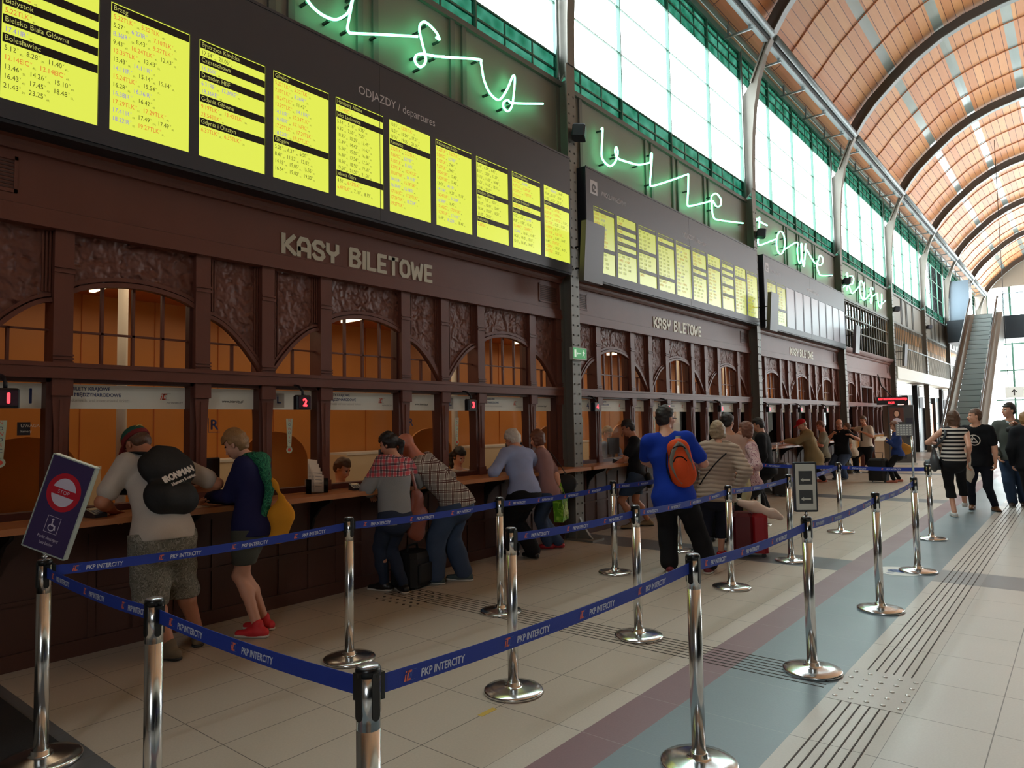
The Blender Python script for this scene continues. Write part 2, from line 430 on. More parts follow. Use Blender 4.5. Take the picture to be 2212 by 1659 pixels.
for i in range(len(CE) - 1):
    b.add([(top[i][0], -9, top[i][1]), (top[i + 1][0], -9, top[i + 1][1]), (top[i + 1][0], YEND + 1, top[i + 1][1]), (top[i][0], YEND + 1, top[i][1])], [(0, 1, 2, 3)], 0)
b.build('ceiling_outer', M('roof_sheet', (90, 90, 90), 0.8), kind='structure')
# laths across the boards at the quarter points
b = MB()
CEi = offset(resample(CE, 0.3), -0.02)
for k in range(NB):
    for q in (1, 2, 3):
        y = colY(k) + PB / 4 * q
        b.tube([(x, y, z) for x, z in CEi[2:-2]], 0.018, 4, smooth=False)
b.build('trim_1', M('lath_wood', (170, 98, 50), 0.6), kind='structure')

# ------------------------------------------------------------------ steel frames: column, haunch, rib
ordn = ['nearest', 'second', 'third', 'fourth', 'fifth', 'sixth', 'seventh', 'farthest']
HA = [(-5.37, 6.6), (-5.36, 7.2), (-5.33, 7.8), (-5.27, 8.4), (-5.16, 9.0), (-5.0, 9.5), (-4.85, 9.78)]
rivet = M('rivet_paint', (84, 80, 74), 0.5)
def web(b, P, y, w, mi=0):
    pass
for k in range(0, NB + 1):
    y = colY(k)
    t = empty('steel_frame', (-5.45, y, 0), 0, '%s riveted grey steel column with curved roof rib' % (['left edge', 'first full', 'second full', 'third full', 'fourth full', 'fifth full', 'sixth full', 'seventh full', 'farthest'][k]), 'steel frame', 'steel frames of the hall')
    T = Matrix.Translation((5.45, -y, 0))
    def mk(): q = MB(); q.T = T; return q
    b = mk()
    b.box(-5.385, -5.365, y - 0.10, y + 0.10, 0.0, 6.6, 0)            # front flange
    b.box(-5.54, -5.385, y - 0.02, y + 0.02, 0.0, 6.4, 0)            # web
    b.box(-5.56, -5.54, y - 0.10, y + 0.10, 0.0, 6.36, 0)
    b.build('column', steel, t)
    b = mk(); b.prism([(-5.365, 0.0), (-5.12, 0.0), (-5.2, 0.05), (-5.33, 0.22), (-5.365, 0.3)], 1, y - 0.02, y + 0.02); b.box(-5.5, -5.08, y - 0.14, y + 0.14, 0.0, 0.025)
    b.build('base_plate', steel, t)
    if k <= 5:
        b = mk(); z = 0.35
        while z < 6.2:
            for d in (-0.055, 0.055): b.lathe([(0.0115, 0), (0.011, 0.0)], (0, 0, 0), 3) if 0 else b.box(-5.366, -5.355, y + d - 0.011, y + d + 0.011, z - 0.011, z + 0.011)
            z += 0.155 if k > 1 else 0.135
        b.build('rivets', rivet, t, kind='stuff')
    # haunch web and its curved flange
    b = mk()
    b.prism([(-5.54, 6.42)] + HA + [(-4.95, 9.84), (-5.32, 8.99), (-5.54, 8.7)], 1, y - 0.02, y + 0.02)
    for i in range(len(HA) - 1):
        a, c = HA[i], HA[i + 1]
        b.add([(a[0], y - 0.09, a[1]), (c[0], y - 0.09, c[1]), (c[0], y + 0.09, c[1]), (a[0], y + 0.09, a[1]),
               (a[0] + 0.02, y - 0.09, a[1]), (c[0] + 0.02, y - 0.09, c[1]), (c[0] + 0.02, y + 0.09, c[1]), (a[0] + 0.02, y + 0.09, a[1])],
              [(0, 1, 2, 3), (7, 6, 5, 4), (0, 4, 5, 1), (3, 2, 6, 7)], 0)
    b.build('haunch', steel, t)
    b = mk(); b.add([(-5.34, y - 0.07, 8.97), (-4.96, y - 0.07, 9.84), (-4.96, y + 0.07, 9.84), (-5.34, y + 0.07, 8.97), (-5.31, y - 0.07, 8.95), (-4.93, y - 0.07, 9.82), (-4.93, y + 0.07, 9.82), (-5.31, y + 0.07, 8.95)], [(0, 1, 2, 3), (7, 6, 5, 4), (0, 4, 5, 1), (3, 2, 6, 7), (0, 3, 7, 4), (1, 5, 6, 2)])
    b.build('strut', steel, t)
    b = mk(); b.tube([(-5.52, y - 0.06, 6.42), (-5.52, y - 0.06, 9.6)], 0.012, 6); b.tube([(-5.5, y - 0.11, 6.42), (-5.5, y - 0.11, 9.7)], 0.02, 8)
    b.build('conduit', M('conduit_zinc', (150, 155, 155), 0.3, 0.6), t)
    # rib
    up = offset(PROF, 0.30); b = mk(); n = len(PROF)
    dd = [0.10 + 0.14 * max(0, 1 - i / 3.0) + 0.14 * max(0, 1 - (n - 1 - i) / 3.0) for i in range(n)]
    lo = [(p[0], p[1]) for p in PROF]
    vs = []; fs = []
    for (x, z), (x2, z2), e in zip(lo, up, dd):
        f = min(1, e / 0.10)
        for yy in (y - 0.03, y + 0.03): vs.append((x, yy, z)); vs.append((x2, yy, z2))
    for i in range(n - 1):
        o = 4 * i
        fs += [(o, o + 4, o + 5, o + 1), (o + 2, o + 3, o + 7, o + 6), (o + 1, o + 5, o + 7, o + 3)]
    b.add(vs, fs, 0)
    lo2 = offset(PROF, 0.022)
    vs = []; fs = []
    for (x, z), (x2, z2) in zip(lo, lo2):
        for yy in (y - 0.10, y + 0.10): vs.append((x, yy, z)); vs.append((x2, yy, z2))
    for i in range(n - 1):
        o = 4 * i; fs += [(o, o + 2, o + 6, o + 4), (o + 1, o + 5, o + 7, o + 3), (o, o + 4, o + 5, o + 1), (o + 2, o + 3, o + 7, o + 6)]
    b.add(vs, fs, 1)
    b.build('rib', [M('rib_web', (78, 76, 74), 0.5, 0.1), M('rib_flange', (122, 128, 128), 0.4, 0.15)], t)
# long girder with lamp trough, cross brackets to the wall
b = MB()
for k in range(NB):
    y0, y1 = colY(k) + 0.12, colY(k + 1) - 0.12
    b.add([(x, yy, z) for yy in (y0, y1) for x, z in ((-5.02, 9.74), (-4.90, 9.70), (-4.86, 9.80), (-4.98, 9.88))], [(0, 1, 5, 4), (1, 2, 6, 5), (2, 3, 7, 6), (3, 0, 4, 7), (0, 3, 2, 1), (4, 5, 6, 7)], 0)
    b.add([(x, yy, z) for yy in (y0, y1) for x, z in ((-4.90, 9.72), (-4.865, 9.74), (-4.85, 9.82), (-4.88, 9.82))], [(0, 1, 5, 4), (1, 2, 6, 5), (2, 3, 7, 6), (3, 0, 4, 7), (0, 3, 2, 1), (4, 5, 6, 7)], 1)
    b.tube([(-4.80, y0, 9.84), (-4.80, y1, 9.84)], 0.07, 10, 0)
b.build('long_girder', [steeld, slot], label='long blue-grey girder with a dark slot along the foot of the vault', cat='girder')
for k in range(NB):
    q = MB(); br = empty('bracket_row', (-5.2, colY(k) + PB / 2, 9.6), 0, 'row of slim steel brackets between window heads and girder above window %d' % (k + 1), 'bracket', 'bracket rows above the windows')
    for i in range(4):
        y = colY(k) + PB / 4 * (i + 0.45); q = MB(); q.T = Matrix.Translation((5.2, -colY(k) - PB / 2, -9.6))
        q.box(-5.52, -4.92, y - 0.02, y + 0.02, 9.62, 9.66); q.box(-5.45, -5.41, y - 0.02, y + 0.02, 9.66, 10.02); q.box(-5.0, -4.96, y - 0.02, y + 0.02, 9.66, 10.05)
        q.build('bracket', steeld, br)
# ------------------------------------------------------------------ right wall and ends (mostly outside the picture)
b = MB(); XR = 6.55
b.box(XR, XR + 0.25, -9, YEND + 1, 0, 2.4, 0); b.box(XR, XR + 0.25, -9, YEND + 1, 9.4, 10.2, 0)
b.box(XR, XR + 0.25, -9, YEND + 1, 3.6, 6.9, 0)
b.box(XR, XR + 0.25, -9, 23.0, 0, 10.2, 0); b.box(XR, XR + 0.25, -9, 30, 2.3, 3.7, 0)  # solid stretches put in so the unseen right wall admits less daylight
for k in range(1, NB + 1): b.box(XR - 0.1, XR + 0.25, colY(k) - 0.3, colY(k) + 0.3, 0, 10, 0)
b.build('wall_right', M('far_wall_paint', (176, 168, 152), 0.7), kind='structure')
b = MB(); b.box(-6.0, 0.5, -9.2, -9.0, 0, 13.0, 0); b.box(0.5, 6.8, -9.2, -9.0, 8.0, 13.0, 0); b.box(0.5, 6.8, -9.2, -9.0, 0, 4.4, 0); b.box(0.5, 4.2, -9.2, -9.0, 4.4, 8.0, 0); b.build('wall_front', M('near_wall_paint', (120, 110, 98), 0.8), kind='structure')  # unseen closing wall, its opening added to light the near posts from behind
b = MB()
b.box(-5.8, -4.9, YEND + 0.6, YEND + 0.8, 0, 12.2); b.box(5.5, 6.8, YEND + 0.6, YEND + 0.8, 0, 13.2); b.box(-4.9, 5.5, YEND + 0.6, YEND + 0.8, 10.3, 13.2); b.box(-4.9, 5.5, YEND + 0.6, YEND + 0.8, 0, 0.35)
b.build('wall_end', M('end_wall_paint', (150, 146, 136), 0.7), kind='structure')
b = MB()
for i in range(9): x = -4.9 + 10.4 * i / 8; b.box(x - 0.06, x + 0.06, YEND + 0.62, YEND + 0.72, 0.35, 10.3)
for z in (2.6, 4.6, 6.4, 8.3): b.box(-4.9, 5.5, YEND + 0.63, YEND + 0.71, z - 0.05, z + 0.05)
we = b.build('window_9', winf, kind='structure')
g = MB(); g.box(-4.9, 5.5, YEND + 0.66, YEND + 0.665, 0.35, 8.3); g.build('pane', clear, we)
g = MB(); g.box(-4.9, 5.5, YEND + 0.66, YEND + 0.665, 8.3, 10.3); g.build('pane', clear, we)
# ------------------------------------------------------------------ carved wooden ticket fronts
def carved(name, c):
    m, t = new_mat(name); v = t.coord()[0]; col = s2l(c)
    vo = t.new('ShaderNodeTexVoronoi'); vo.feature = 'SMOOTH_F1'; vo.inputs['Scale'].default_value = 13
    mp = t.new('ShaderNodeMix', data_type='VECTOR'); no = t.new('ShaderNodeTexNoise'); no.inputs['Scale'].default_value = 7; t.link(v, no.inputs['Vector'])
    mp.inputs[0].default_value = 0.22; t.link(v, mp.inputs[4]); t.link(no.outputs['Color'], mp.inputs[5]); t.link(mp.outputs[1], vo.inputs['Vector'])
    t.b.inputs['Base Color'].default_value = (*col, 1); t.b.inputs['Roughness'].default_value = 0.5
    t.bump(vo.outputs['Distance'], 1.0, 0.05)
    return m
WR = (108, 62, 50)
wood = M('red_brown_wood', WR, 0.45, spec=0.4, vary=(3, 0.12), bump=(40, 0.05))
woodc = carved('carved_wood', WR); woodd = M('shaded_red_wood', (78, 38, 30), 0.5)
brass = M('lettering_cream', (190, 180, 160), 0.45, 0.2)
XG, XF, XP = -5.66, -5.545, -5.60
MOD = [('num', 0.245, 0.855), ('main', 0.855, 1.865), ('www', 1.865, 2.47)]
def arc_main(yl, yr, zs, za, n=14):
    return [(yl + (yr - yl) * i / n, zs + (za - zs) * math.sin(math.pi * i / n) ** 0.7) for i in range(n + 1)]
def arc_q(yl, yr, up, n=12, z0=2.05, z1=2.49):
    P = [(yl + (yr - yl) * i / n, z0 + (z1 - z0) * (1 - (i / n) ** 1.6)) for i in range(n + 1)]
    if up: P = [(yl + yr - y, z) for y, z in reversed(P)]
    return P
def ribbon(b, P, x0, x1, t, mi=0):
    Q = offset([(y, z) for y, z in P], t)
    n = len(P)
    vs = [(x, p[0], p[1]) for p in P for x in (x0, x1)] + [(x, q[0], q[1]) for q in Q for x in (x0, x1)]
    fs = []
    for i in range(n - 1):
        a = 2 * i; c = 2 * n + 2 * i
        fs += [(a + 1, a + 3, c + 3, c + 1), (a, a + 2, a + 3, a + 1), (c + 1, c + 3, c + 2, c)]
    b.add(vs, fs, mi)
FR = {}
def front(k):
    y0 = colY(k)
    t = empty('timber_facade', (XF, y0 + PB / 2, 0), 0, 'red-brown carved wooden ticket front with arched windows in the %s bay' % ordn[k], 'ticket front', 'carved ticket fronts along the hall')
    def mk(): q = MB(); q.T = Matrix.Translation((-XF, -(y0 + PB / 2), 0)); return q
    pill = []
    for j in range(3):
        off = y0 + 2.21 * j
        for kind, a, c in MOD: pill.append(off + a)
    pill.append(y0 + 6.875)
    door = (k == 3)
    if door: pill_use = [p for i, p in enumerate(pill) if i not in (4,)]
    else: pill_use = pill
    for p in pill_use:                                                     # each pillar from floor-side sill to frieze
        b = mk()
        b.box(-5.72, XF, p - 0.062, p + 0.062, 2.04, 3.03)
        b.box(XF, XF + 0.012, p - 0.066, p + 0.066, 2.70, 2.72); b.box(XF, XF + 0.012, p - 0.066, p + 0.066, 2.735, 2.75)
        for z in (2.06, 2.085, 2.11): b.box(XF, XF + 0.012, p - 0.066, p + 0.066, z, z + 0.013)
        b.prism([(p - 0.05, 0.985), (p + 0.05, 0.985), (p + 0.042, 1.2), (p + 0.045, 1.6), (p + 0.058, 1.83), (p - 0.058, 1.83), (p - 0.045, 1.6), (p - 0.042, 1.2)], 0, -5.72, XF - 0.01)
        b.box(-5.72, XF + 0.012, p - 0.066, p + 0.066, 1.83, 1.95)
        b.box(XF - 0.012, XF - 0.003, p - 0.012, p + 0.012, 1.3, 1.8)
        b.box(-5.72, XF, p - 0.055, p + 0.055, 0.985, 1.08)
        b.build('pillar', wood, t)
    b = mk(); ya, yb = y0 + 0.12, y0 + PB - 0.12
    b.box(-5.72, XF + 0.035, ya, yb, 1.95, 2.05); b.box(XF + 0.03, XF + 0.045, ya, yb, 2.03, 2.06)
    b.build('transom_beam', wood, t)
    b = mk(); b.box(-5.74, XF, ya, yb, 3.13, 3.55); b.box(-5.74, XF + 0.04, ya, yb, 3.0, 3.06); b.box(-5.74, XF + 0.025, ya, yb, 3.06, 3.13)
    b.box(XF, XF + 0.012, ya, yb, 3.135, 3.15)
    for yy in (ya + 0.02, yb - 0.48):
        b.box(XF, XF + 0.01, yy, yy + 0.42, 3.20, 3.225); b.box(XF, XF + 0.01, yy, yy + 0.42, 3.425, 3.45); b.box(XF, XF + 0.01, yy, yy + 0.02, 3.20, 3.45); b.box(XF, XF + 0.01, yy + 0.40, yy + 0.42, 3.20, 3.45)
    b.build('frieze', wood, t)
    b = mk()
    for yy in (ya + 0.04, yb - 0.46):
        for i in range(8): b.box(XF, XF + 0.006, yy, yy + 0.38, 3.228 + i * 0.025, 3.240 + i * 0.025)
    b.build('vent_grille', M('vent_slats', (74, 44, 36), 0.6), t)
    b = mk(); b.prism([(-5.74, 3.5), (XF + 0.03, 3.5), (XF + 0.05, 3.53), (XF + 0.06, 3.56), (XF + 0.10, 3.58), (XF + 0.13, 3.62), (XF + 0.15, 3.66), (XF + 0.15, 3.70), (-5.74, 3.70)], 1, ya, yb)
    b.box(-5.74, XF + 0.165, ya, yb, 3.68, 3.70)
    b.build('cornice', wood, t)
    b = mk()
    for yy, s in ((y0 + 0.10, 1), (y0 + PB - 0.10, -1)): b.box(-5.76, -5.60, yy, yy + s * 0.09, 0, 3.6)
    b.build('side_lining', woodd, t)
    for j in range(3):
        for kind, a, c in MOD:
            yl, yr = y0 + 2.21 * j + a + 0.062, y0 + 2.21 * j + c - 0.062
            if door and j == 1 and kind in ('num', 'main'): continue
            gp = mk(); bars = mk(); arch = mk(); pan = mk(); flu = mk(); frm = mk()
            # lower opening frame
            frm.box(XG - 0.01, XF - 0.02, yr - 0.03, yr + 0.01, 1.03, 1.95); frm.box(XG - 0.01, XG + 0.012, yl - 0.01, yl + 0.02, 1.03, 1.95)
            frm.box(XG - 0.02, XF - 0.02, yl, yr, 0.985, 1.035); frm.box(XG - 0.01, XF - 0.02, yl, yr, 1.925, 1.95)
            gp.box(XG - 0.003, XG, yl, yr, 1.035, 1.925)
            # upper opening
            if kind == 'main':
                A = arc_main(yl, yr, 2.56, 2.66); ztop = 3.0
                pan.prism([(yl, ztop)] + [(y, z) for y, z in A] + [(yr, ztop)], 0, XP - 0.03, XP)
                ribbon(arch, A, XP - 0.02, XP + 0.03, 0.035); ribbon(arch, offset(A, 0.045), XP - 0.02, XP + 0.018, 0.03)
                gp.add([(XG, y, z) for y, z in [(yl, 2.05)] + [(yr, 2.05)] + list(reversed(A))], [tuple(range(len(A) + 2))], 0)
                for i in (1, 2, 3):
                    y = yl + (yr - yl) * i / 4; bars.box(XG, XG + 0.03, y - 0.010, y + 0.010, 2.05, 2.66)
                bars.box(XG, XG + 0.03, yl, yr, 2.29, 2.305)
                frm.box(XG, XP, yr - 0.025, yr, 2.05, 2.58); frm.box(XG, XP, yl, yl + 0.015, 2.05, 2.58)
            else:
                up = kind == 'num'; A = arc_q(yl, yr, up)
                pan.prism([(yl, 3.0)] + [(y, z) for y, z in A] + [(yr, 3.0)], 0, XP - 0.03, XP)
                ribbon(arch, A, XP - 0.02, XP + 0.032, 0.03); ribbon(arch, offset(A, 0.04), XP - 0.02, XP + 0.02, 0.022)
                gp.add([(XG, y, z) for y, z in ([(yl, 2.05), (yr, 2.05)] + list(reversed(A)))], [tuple(range(len(A) + 2))], 0)
                y = (yl + yr) / 2; bars.box(XG, XG + 0.03, y - 0.009, y + 0.009, 2.05, 2.30); bars.box(XG, XG + 0.03, yl if not up else y - .12, yr if up else y + .12, 2.29, 2.303)
                for e in (yl + 0.015, yr - 0.015):
                    for q in range(3):
                        yy = e + (q * 0.022 if e < y else -q * 0.022)
                        zb = (2.56 if (e < y) != up else 2.18)
                        flu.box(XP, XP + 0.012, yy - 0.006, yy + 0.006, zb, 2.99)
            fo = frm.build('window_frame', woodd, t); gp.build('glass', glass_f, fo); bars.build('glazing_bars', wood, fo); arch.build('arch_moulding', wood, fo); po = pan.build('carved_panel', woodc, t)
            if flu.v: flu.build('fluting', wood, po)
    if door:
        # the glazed hall door of the fourth bay
        gp = mk(); pan = mk(); frm = mk(); yl, yr = y0 + 2.21 + 0.245 + 0.062, y0 + 2.21 + 1.865 - 0.062
        pan.box(XP - 0.03, XP, yl, yr, 2.62, 3.0); frm.box(XG, XF, yl, yl + 0.05, 0, 2.62); frm.box(XG, XF, yr - 0.05, yr, 0, 2.62); frm.box(XG, XF, yl, yr, 2.56, 2.62); frm.box(XG, XF, (yl + yr) / 2 - 0.03, (yl + yr) / 2 + 0.03, 0, 2.56)
        gp.box(XG - 0.003, XG, yl, yr, 0.02, 2.56)
        fo = frm.build('door_frame', woodd, t); gp.build('glass', glass_f, fo); pan.build('carved_panel', woodc, t)
    return t
glass_f = glass('ticket_glass', (0.93, 0.93, 0.92), 0.10, 0.01)
worktop = M('worktop_wood', (176, 112, 68), 0.28, vary=(6, 0.15)); cpan = M('counter_panel_wood', (84, 52, 42), 0.5, vary=(4, 0.1)); brk_m = M('iron_bracket', (28, 26, 26), 0.5)
def counter(k):
    y0 = colY(k); t = empty('ticket_counter', (-5.4, y0 + PB / 2, 0), 0, 'long wooden ticket counter with dark panelling below in the %s bay' % ordn[k], 'counter', 'ticket counters along the hall')
    def mk(): q = MB(); q.T = Matrix.Translation((5.4, -(y0 + PB / 2), 0)); return q
    b = mk(); b.prism([(-5.56, y0 + 0.13), (-5.35, y0 + 0.13), (-5.35, y0 + 0.02), (-5.16, y0 + 0.02), (-5.145, y0 + 0.035), (-5.145, y0 + PB - 0.035), (-5.16, y0 + PB - 0.02), (-5.35, y0 + PB - 0.02), (-5.35, y0 + PB - 0.13), (-5.56, y0 + PB - 0.13)], 2, 0.942, 0.984)
    b.build('worktop', worktop, t)
    b = mk(); b.box(-5.66, -5.58, y0 + 0.12, y0 + PB - 0.12, 0, 0.942); b.box(-5.60, -5.555, y0 + 0.12, y0 + PB - 0.12, 0, 0.11); b.box(-5.60, -5.56, y0 + 0.12, y0 + PB - 0.12, 0.84, 0.942)
    n = 22
    for i in range(n + 1):
        y = y0 + 0.16 + (PB - 0.32) * i / n; b.box(-5.58, -5.568, y - 0.025, y + 0.025, 0.11, 0.84)
    b.box(-5.58, -5.565, y0 + .14, y0 + PB - .14, 0.42, 0.45)
    b.build('front_panel', cpan, t)
    for i in range(6):
        y = y0 + 0.5 + (PB - 1.0) * i / 5; b = mk()
        b.prism([(-5.57, 0.94), (-5.25, 0.94), (-5.27, 0.90), (-5.42, 0.84), (-5.52, 0.74), (-5.57, 0.60)], 1, y - 0.012, y + 0.012)
        b.build('bracket', brk_m, t)
for k in range(4): front(k); 
for k in range(4):
    if k < 3: counter(k)
# KASY BILETOWE above each front
for k in range(3):
    b = MB(); y0 = colY(k) + 2.60
    # heavy condensed letters drawn as strokes
    L = {'K': ['M0,0 0,1', 'M.55,1 .12,.5 .6,0'], 'A': ['M0,0 0,.7 .12,.95 .42,.95 .55,.7 .55,0', 'M0,.38 .55,.38'], 'S': ['M.55,.78 .42,.97 .12,.97 0,.78 .08,.58 .47,.42 .55,.22 .42,.03 .12,.03 0,.22'], 'Y': ['M0,1 0,.62 .14,.48 .41,.48 .55,.62 .55,1', 'M.275,.48 .275,0'],
         'B': ['M0,0 0,1 .38,1 .52,.82 .38,.54 0,.54', 'M.38,.54 .56,.3 .42,0 0,0'], 'I': ['M0.03,0 .03,1'], 'L': ['M0,1 0,0 .45,0'], 'E': ['M.46,1 0,1 0,0 .46,0', 'M0,.5 .4,.5'], 'T': ['M0,1 .56,1', 'M.28,1 .28,0'], 'O': ['M0,.25 0,.75 .14,.97 .42,.97 .56,.75 .56,.25 .42,.03 .14,.03 0,.25'], 'W': ['M0,1 .14,0 .36,.75 .58,0 .72,1']}
    adv = {'I': .30, 'W': .98, 'L': .68, 'E': .70, ' ': .55}
    x = 0.0; word = 'KASY BILETOWE'; hgt = 0.165; tot = sum(adv.get(c, .80) for c in word) - .2; sx = 1.86 / tot
    for ch in word:
        for st_ in L.get(ch, []):
            P = [tuple(float(q) for q in p.split(',')) for p in st_[1:].split()]
            for i in range(len(P) - 1):
                (a, c), (d, e) = P[i], P[i + 1]
                A = Vector((y0 + (x + a) * sx, 3.165 + c * hgt)); B = Vector((y0 + (x + d) * sx, 3.165 + e * hgt))
                D = (B - A).normalized(); Nn = Vector((-D.y, D.x)) * 0.0205; A2 = A - D * 0.012; B2 = B + D * 0.012
                z = 0.0002 * (i % 3)
                b.prism([tuple(A2 - Nn), tuple(B2 - Nn), tuple(B2 + Nn), tuple(A2 + Nn)], 0, XF + 0.001, XF + 0.009 + z)
        x += adv.get(ch, .80)
    b.build('wall_lettering', brass, label='cream raised capital lettering reading KASY BILETOWE on the %s ticket front' % ordn[k], cat='lettering', group='KASY BILETOWE letterings')

# ------------------------------------------------------------------ printed headers over the ticket windows
white = M('sign_white', (206, 198, 184), 0.5, emit=((206, 190, 168), 0.05)); navy = M('print_navy', (34, 44, 96), 0.5); dgrey = M('print_grey', (70, 66, 66), 0.5)
lgrey = M('print_pale', (164, 152, 140), 0.5); icred = M('print_red', (226, 80, 62), 0.5)
def iclogo(b, org, s, U, V, red, line):
    """slanted i and C with outlined twins to the right"""
    U = Vector(U); V = Vector(V); org = Vector(org); N = U.cross(V) * 0.0006
    def poly(P, mi): b.add([org + U * ((x + 0.25 * y) * s) + V * (y * s) + N for x, y in P], [tuple(range(len(P)))], mi)
    poly([(0, 0), (.16, 0), (.16, .62), (0, .62)], red); poly([(0, .74), (.16, .74), (.16, .92), (0, .92)], red)
    def C(ox, w, mi, t):
        poly([(ox, 0), (ox + w, 0), (ox + w, t), (ox, t)], mi); poly([(ox, .92 - t), (ox + w, .92 - t), (ox + w, .92), (ox, .92)], mi); poly([(ox, 0), (ox + t, 0), (ox + t, .92), (ox, .92)], mi)
    C(.26, .50, red, .2); C(.62, .40, line, .035); C(.80, .50, line, .035)
for k in range(3):
    for j in range(3):
        off = colY(k) + 2.21 * j; nn = 3 * k + j + 1
        for kind, a, c in MOD:
            yl, yr = off + a + 0.08, off + c - 0.09
            b = MB(); b.box(XG + 0.001, XG + 0.004, yl, yr, 1.742, 1.918, 0); x = XG + 0.0048
            if kind == 'main':
                text(b, 'BILETY KRAJOWE', (x, yl + 0.015, 1.876), 0.036, mi=1, xs=0.92, bold=.0006); text(b, 'I MIĘDZYNARODOWE', (x, yl + 0.015, 1.832), 0.036, mi=1, xs=0.92, bold=.0006)
                text(b, 'domestic and international tickets', (x, yl + 0.015, 1.792), 0.033, mi=3, xs=0.88)
                iclogo(b, (x, yr - 0.20, 1.815), 0.055, (0, 1, 0), (0, 0, 1), 2, 4); text(b, 'PKP INTERCITY', (x, yr - 0.15, 1.786), 0.019, mi=4, shear=.2)
                lab = 'white printed header BILETY KRAJOWE over ticket window %d' % nn
            elif kind == 'www':
                text(b, 'www.intercity.pl', (x, (yl + yr) / 2 + 0.02, 1.80), 0.034, mi=4, xs=0.85, align='c', shear=.2, bold=.0005)
                lab = 'white printed header with a web address right of ticket window %d' % nn
            else:
                text(b, str(nn), (x, yr - 0.10 if nn < 10 else yr - 0.15, 1.778), 0.150, mi=1 if nn != 3 else 5, xs=0.85, bold=.002)
                if nn > 1:
                    b.add([(x, yl + 0.03, 1.76), (x, yl + 0.15, 1.76), (x, yl + 0.15, 1.89), (x, yl + 0.03, 1.89)], [(0, 1, 2, 3)], 3)
                    b.lathe([(0.01, 0), (0.01, 0.001)], (x, yl + .08, 1.87), 6, 1); b.box(x, x + .001, yl + .075, yl + .09, 1.80, 1.86, 1); b.box(x, x + .001, yl + .075, yl + .12, 1.80, 1.81, 1)
                lab = 'white printed header with the number %d' % nn
            b.build('window_header', [white, navy, icred, lgrey, dgrey, M('print_maroon', (110, 60, 70), 0.5)], label=lab, cat='sign', group='printed headers over the ticket windows')
        # letter R sticker
        if k < 2:
            b = MB(); y = off + 1.865 + 0.11; x = XG + 0.002
            text(b, 'R', (x, y + 0.012, 1.575), 0.115, mi=0, bold=.003); b.box(x, x + .001, y - .005, y + .10, 1.548, 1.552, 0); b.box(x, x + .001, y - .005, y, 1.548, 1.67, 0)
            b.build('letter_sticker', navy, label='dark letter R stuck on the glass right of ticket window %d' % nn, cat='sticker', group='letter R stickers')
        # display hanging in front of the number pane
        dy = off + (0.49 if nn > 1 else 0.48)
        t = empty('number_display', (-5.38, dy, 1.8), 0, 'black hanging display with glowing red %s in front of the ticket front' % nn, 'display', 'hanging number displays')
        T = Matrix.Translation((5.38, -dy, -1.8))
        def mk(): q = MB(); q.T = T; return q
        b = mk(); b.bbox(-5.43, -5.36, dy - 0.075, dy + 0.075, 1.735, 1.865, 0.012); b.build('housing', M('display_black', (22, 20, 26), 0.4), t)
        b = mk(); b.box(-5.36, -5.356, dy - 0.06, dy + 0.06, 1.752, 1.85); b.build('screen', M('display_screen', (70, 48, 60), 0.3), t)
        b = mk(); text(b, str(nn), (-5.3545, dy, 1.768), 0.092, mi=0, align='c', bold=.005); b.build('digit', M('led_red', (255, 40, 50), 0.5, emit=((255, 60, 70), 2.6)), t)
        b = mk(); b.tube([(-5.39, dy, 1.86), (-5.39, dy, 1.90), (-5.45, dy, 1.945), (-5.53, dy, 1.96)], 0.012, 8); b.build('bracket', M('display_black', (22, 20, 26)), t)
        # tall tag sticker on the glass
        if k < 2:
            b = MB(); ty = off + 0.53; x = XG + 0.002
            b.add([(x, ty - 0.035, 1.66), (x, ty + 0.035, 1.66), (x, ty + 0.018, 1.40), (x, ty - 0.018, 1.40)], [(3, 2, 1, 0)], 0)
            b.add([(x, ty + 0.032 * math.cos(q * .5236), 1.375 + 0.032 * math.sin(q * .5236)) for q in range(12)], [tuple(range(12))], 0)
            for q, ch in enumerate('NOWOSC'): text(b, ch, (x + .0006, ty, 1.632 - q * 0.038), 0.034, mi=1 if q % 2 else 2, align='c')
            b.add([(x + .0006, ty + 0.016 * math.cos(q * .5236), 1.375 + 0.016 * math.sin(q * .5236)) for q in range(12)], [tuple(range(12))], 2)
            b.build('tag_sticker', [M('tag_green_white', (196, 205, 180), 0.5), navy, icred], label='long pale tag sticker with upright letters on the glass by number %d' % nn, cat='sticker', group='tag stickers on the glass')
b = MB(); x = XG + 0.002; p = on_x(37, 912, x); q = on_x(65, 940, x); b.box(x, x + .001, p.y, q.y, q.z, p.z, 0); text(b, 'UWAGA', (x + .0015, p.y + .02, p.z - .035), .03, mi=1); text(b, 'kamery', (x + .0015, p.y + .02, p.z - .07), .022, mi=1)
b.build('warning_sticker', [M('sticker_black', (40, 36, 42), 0.5), white], label='small black square sticker on the glass beside number 1', cat='sticker')

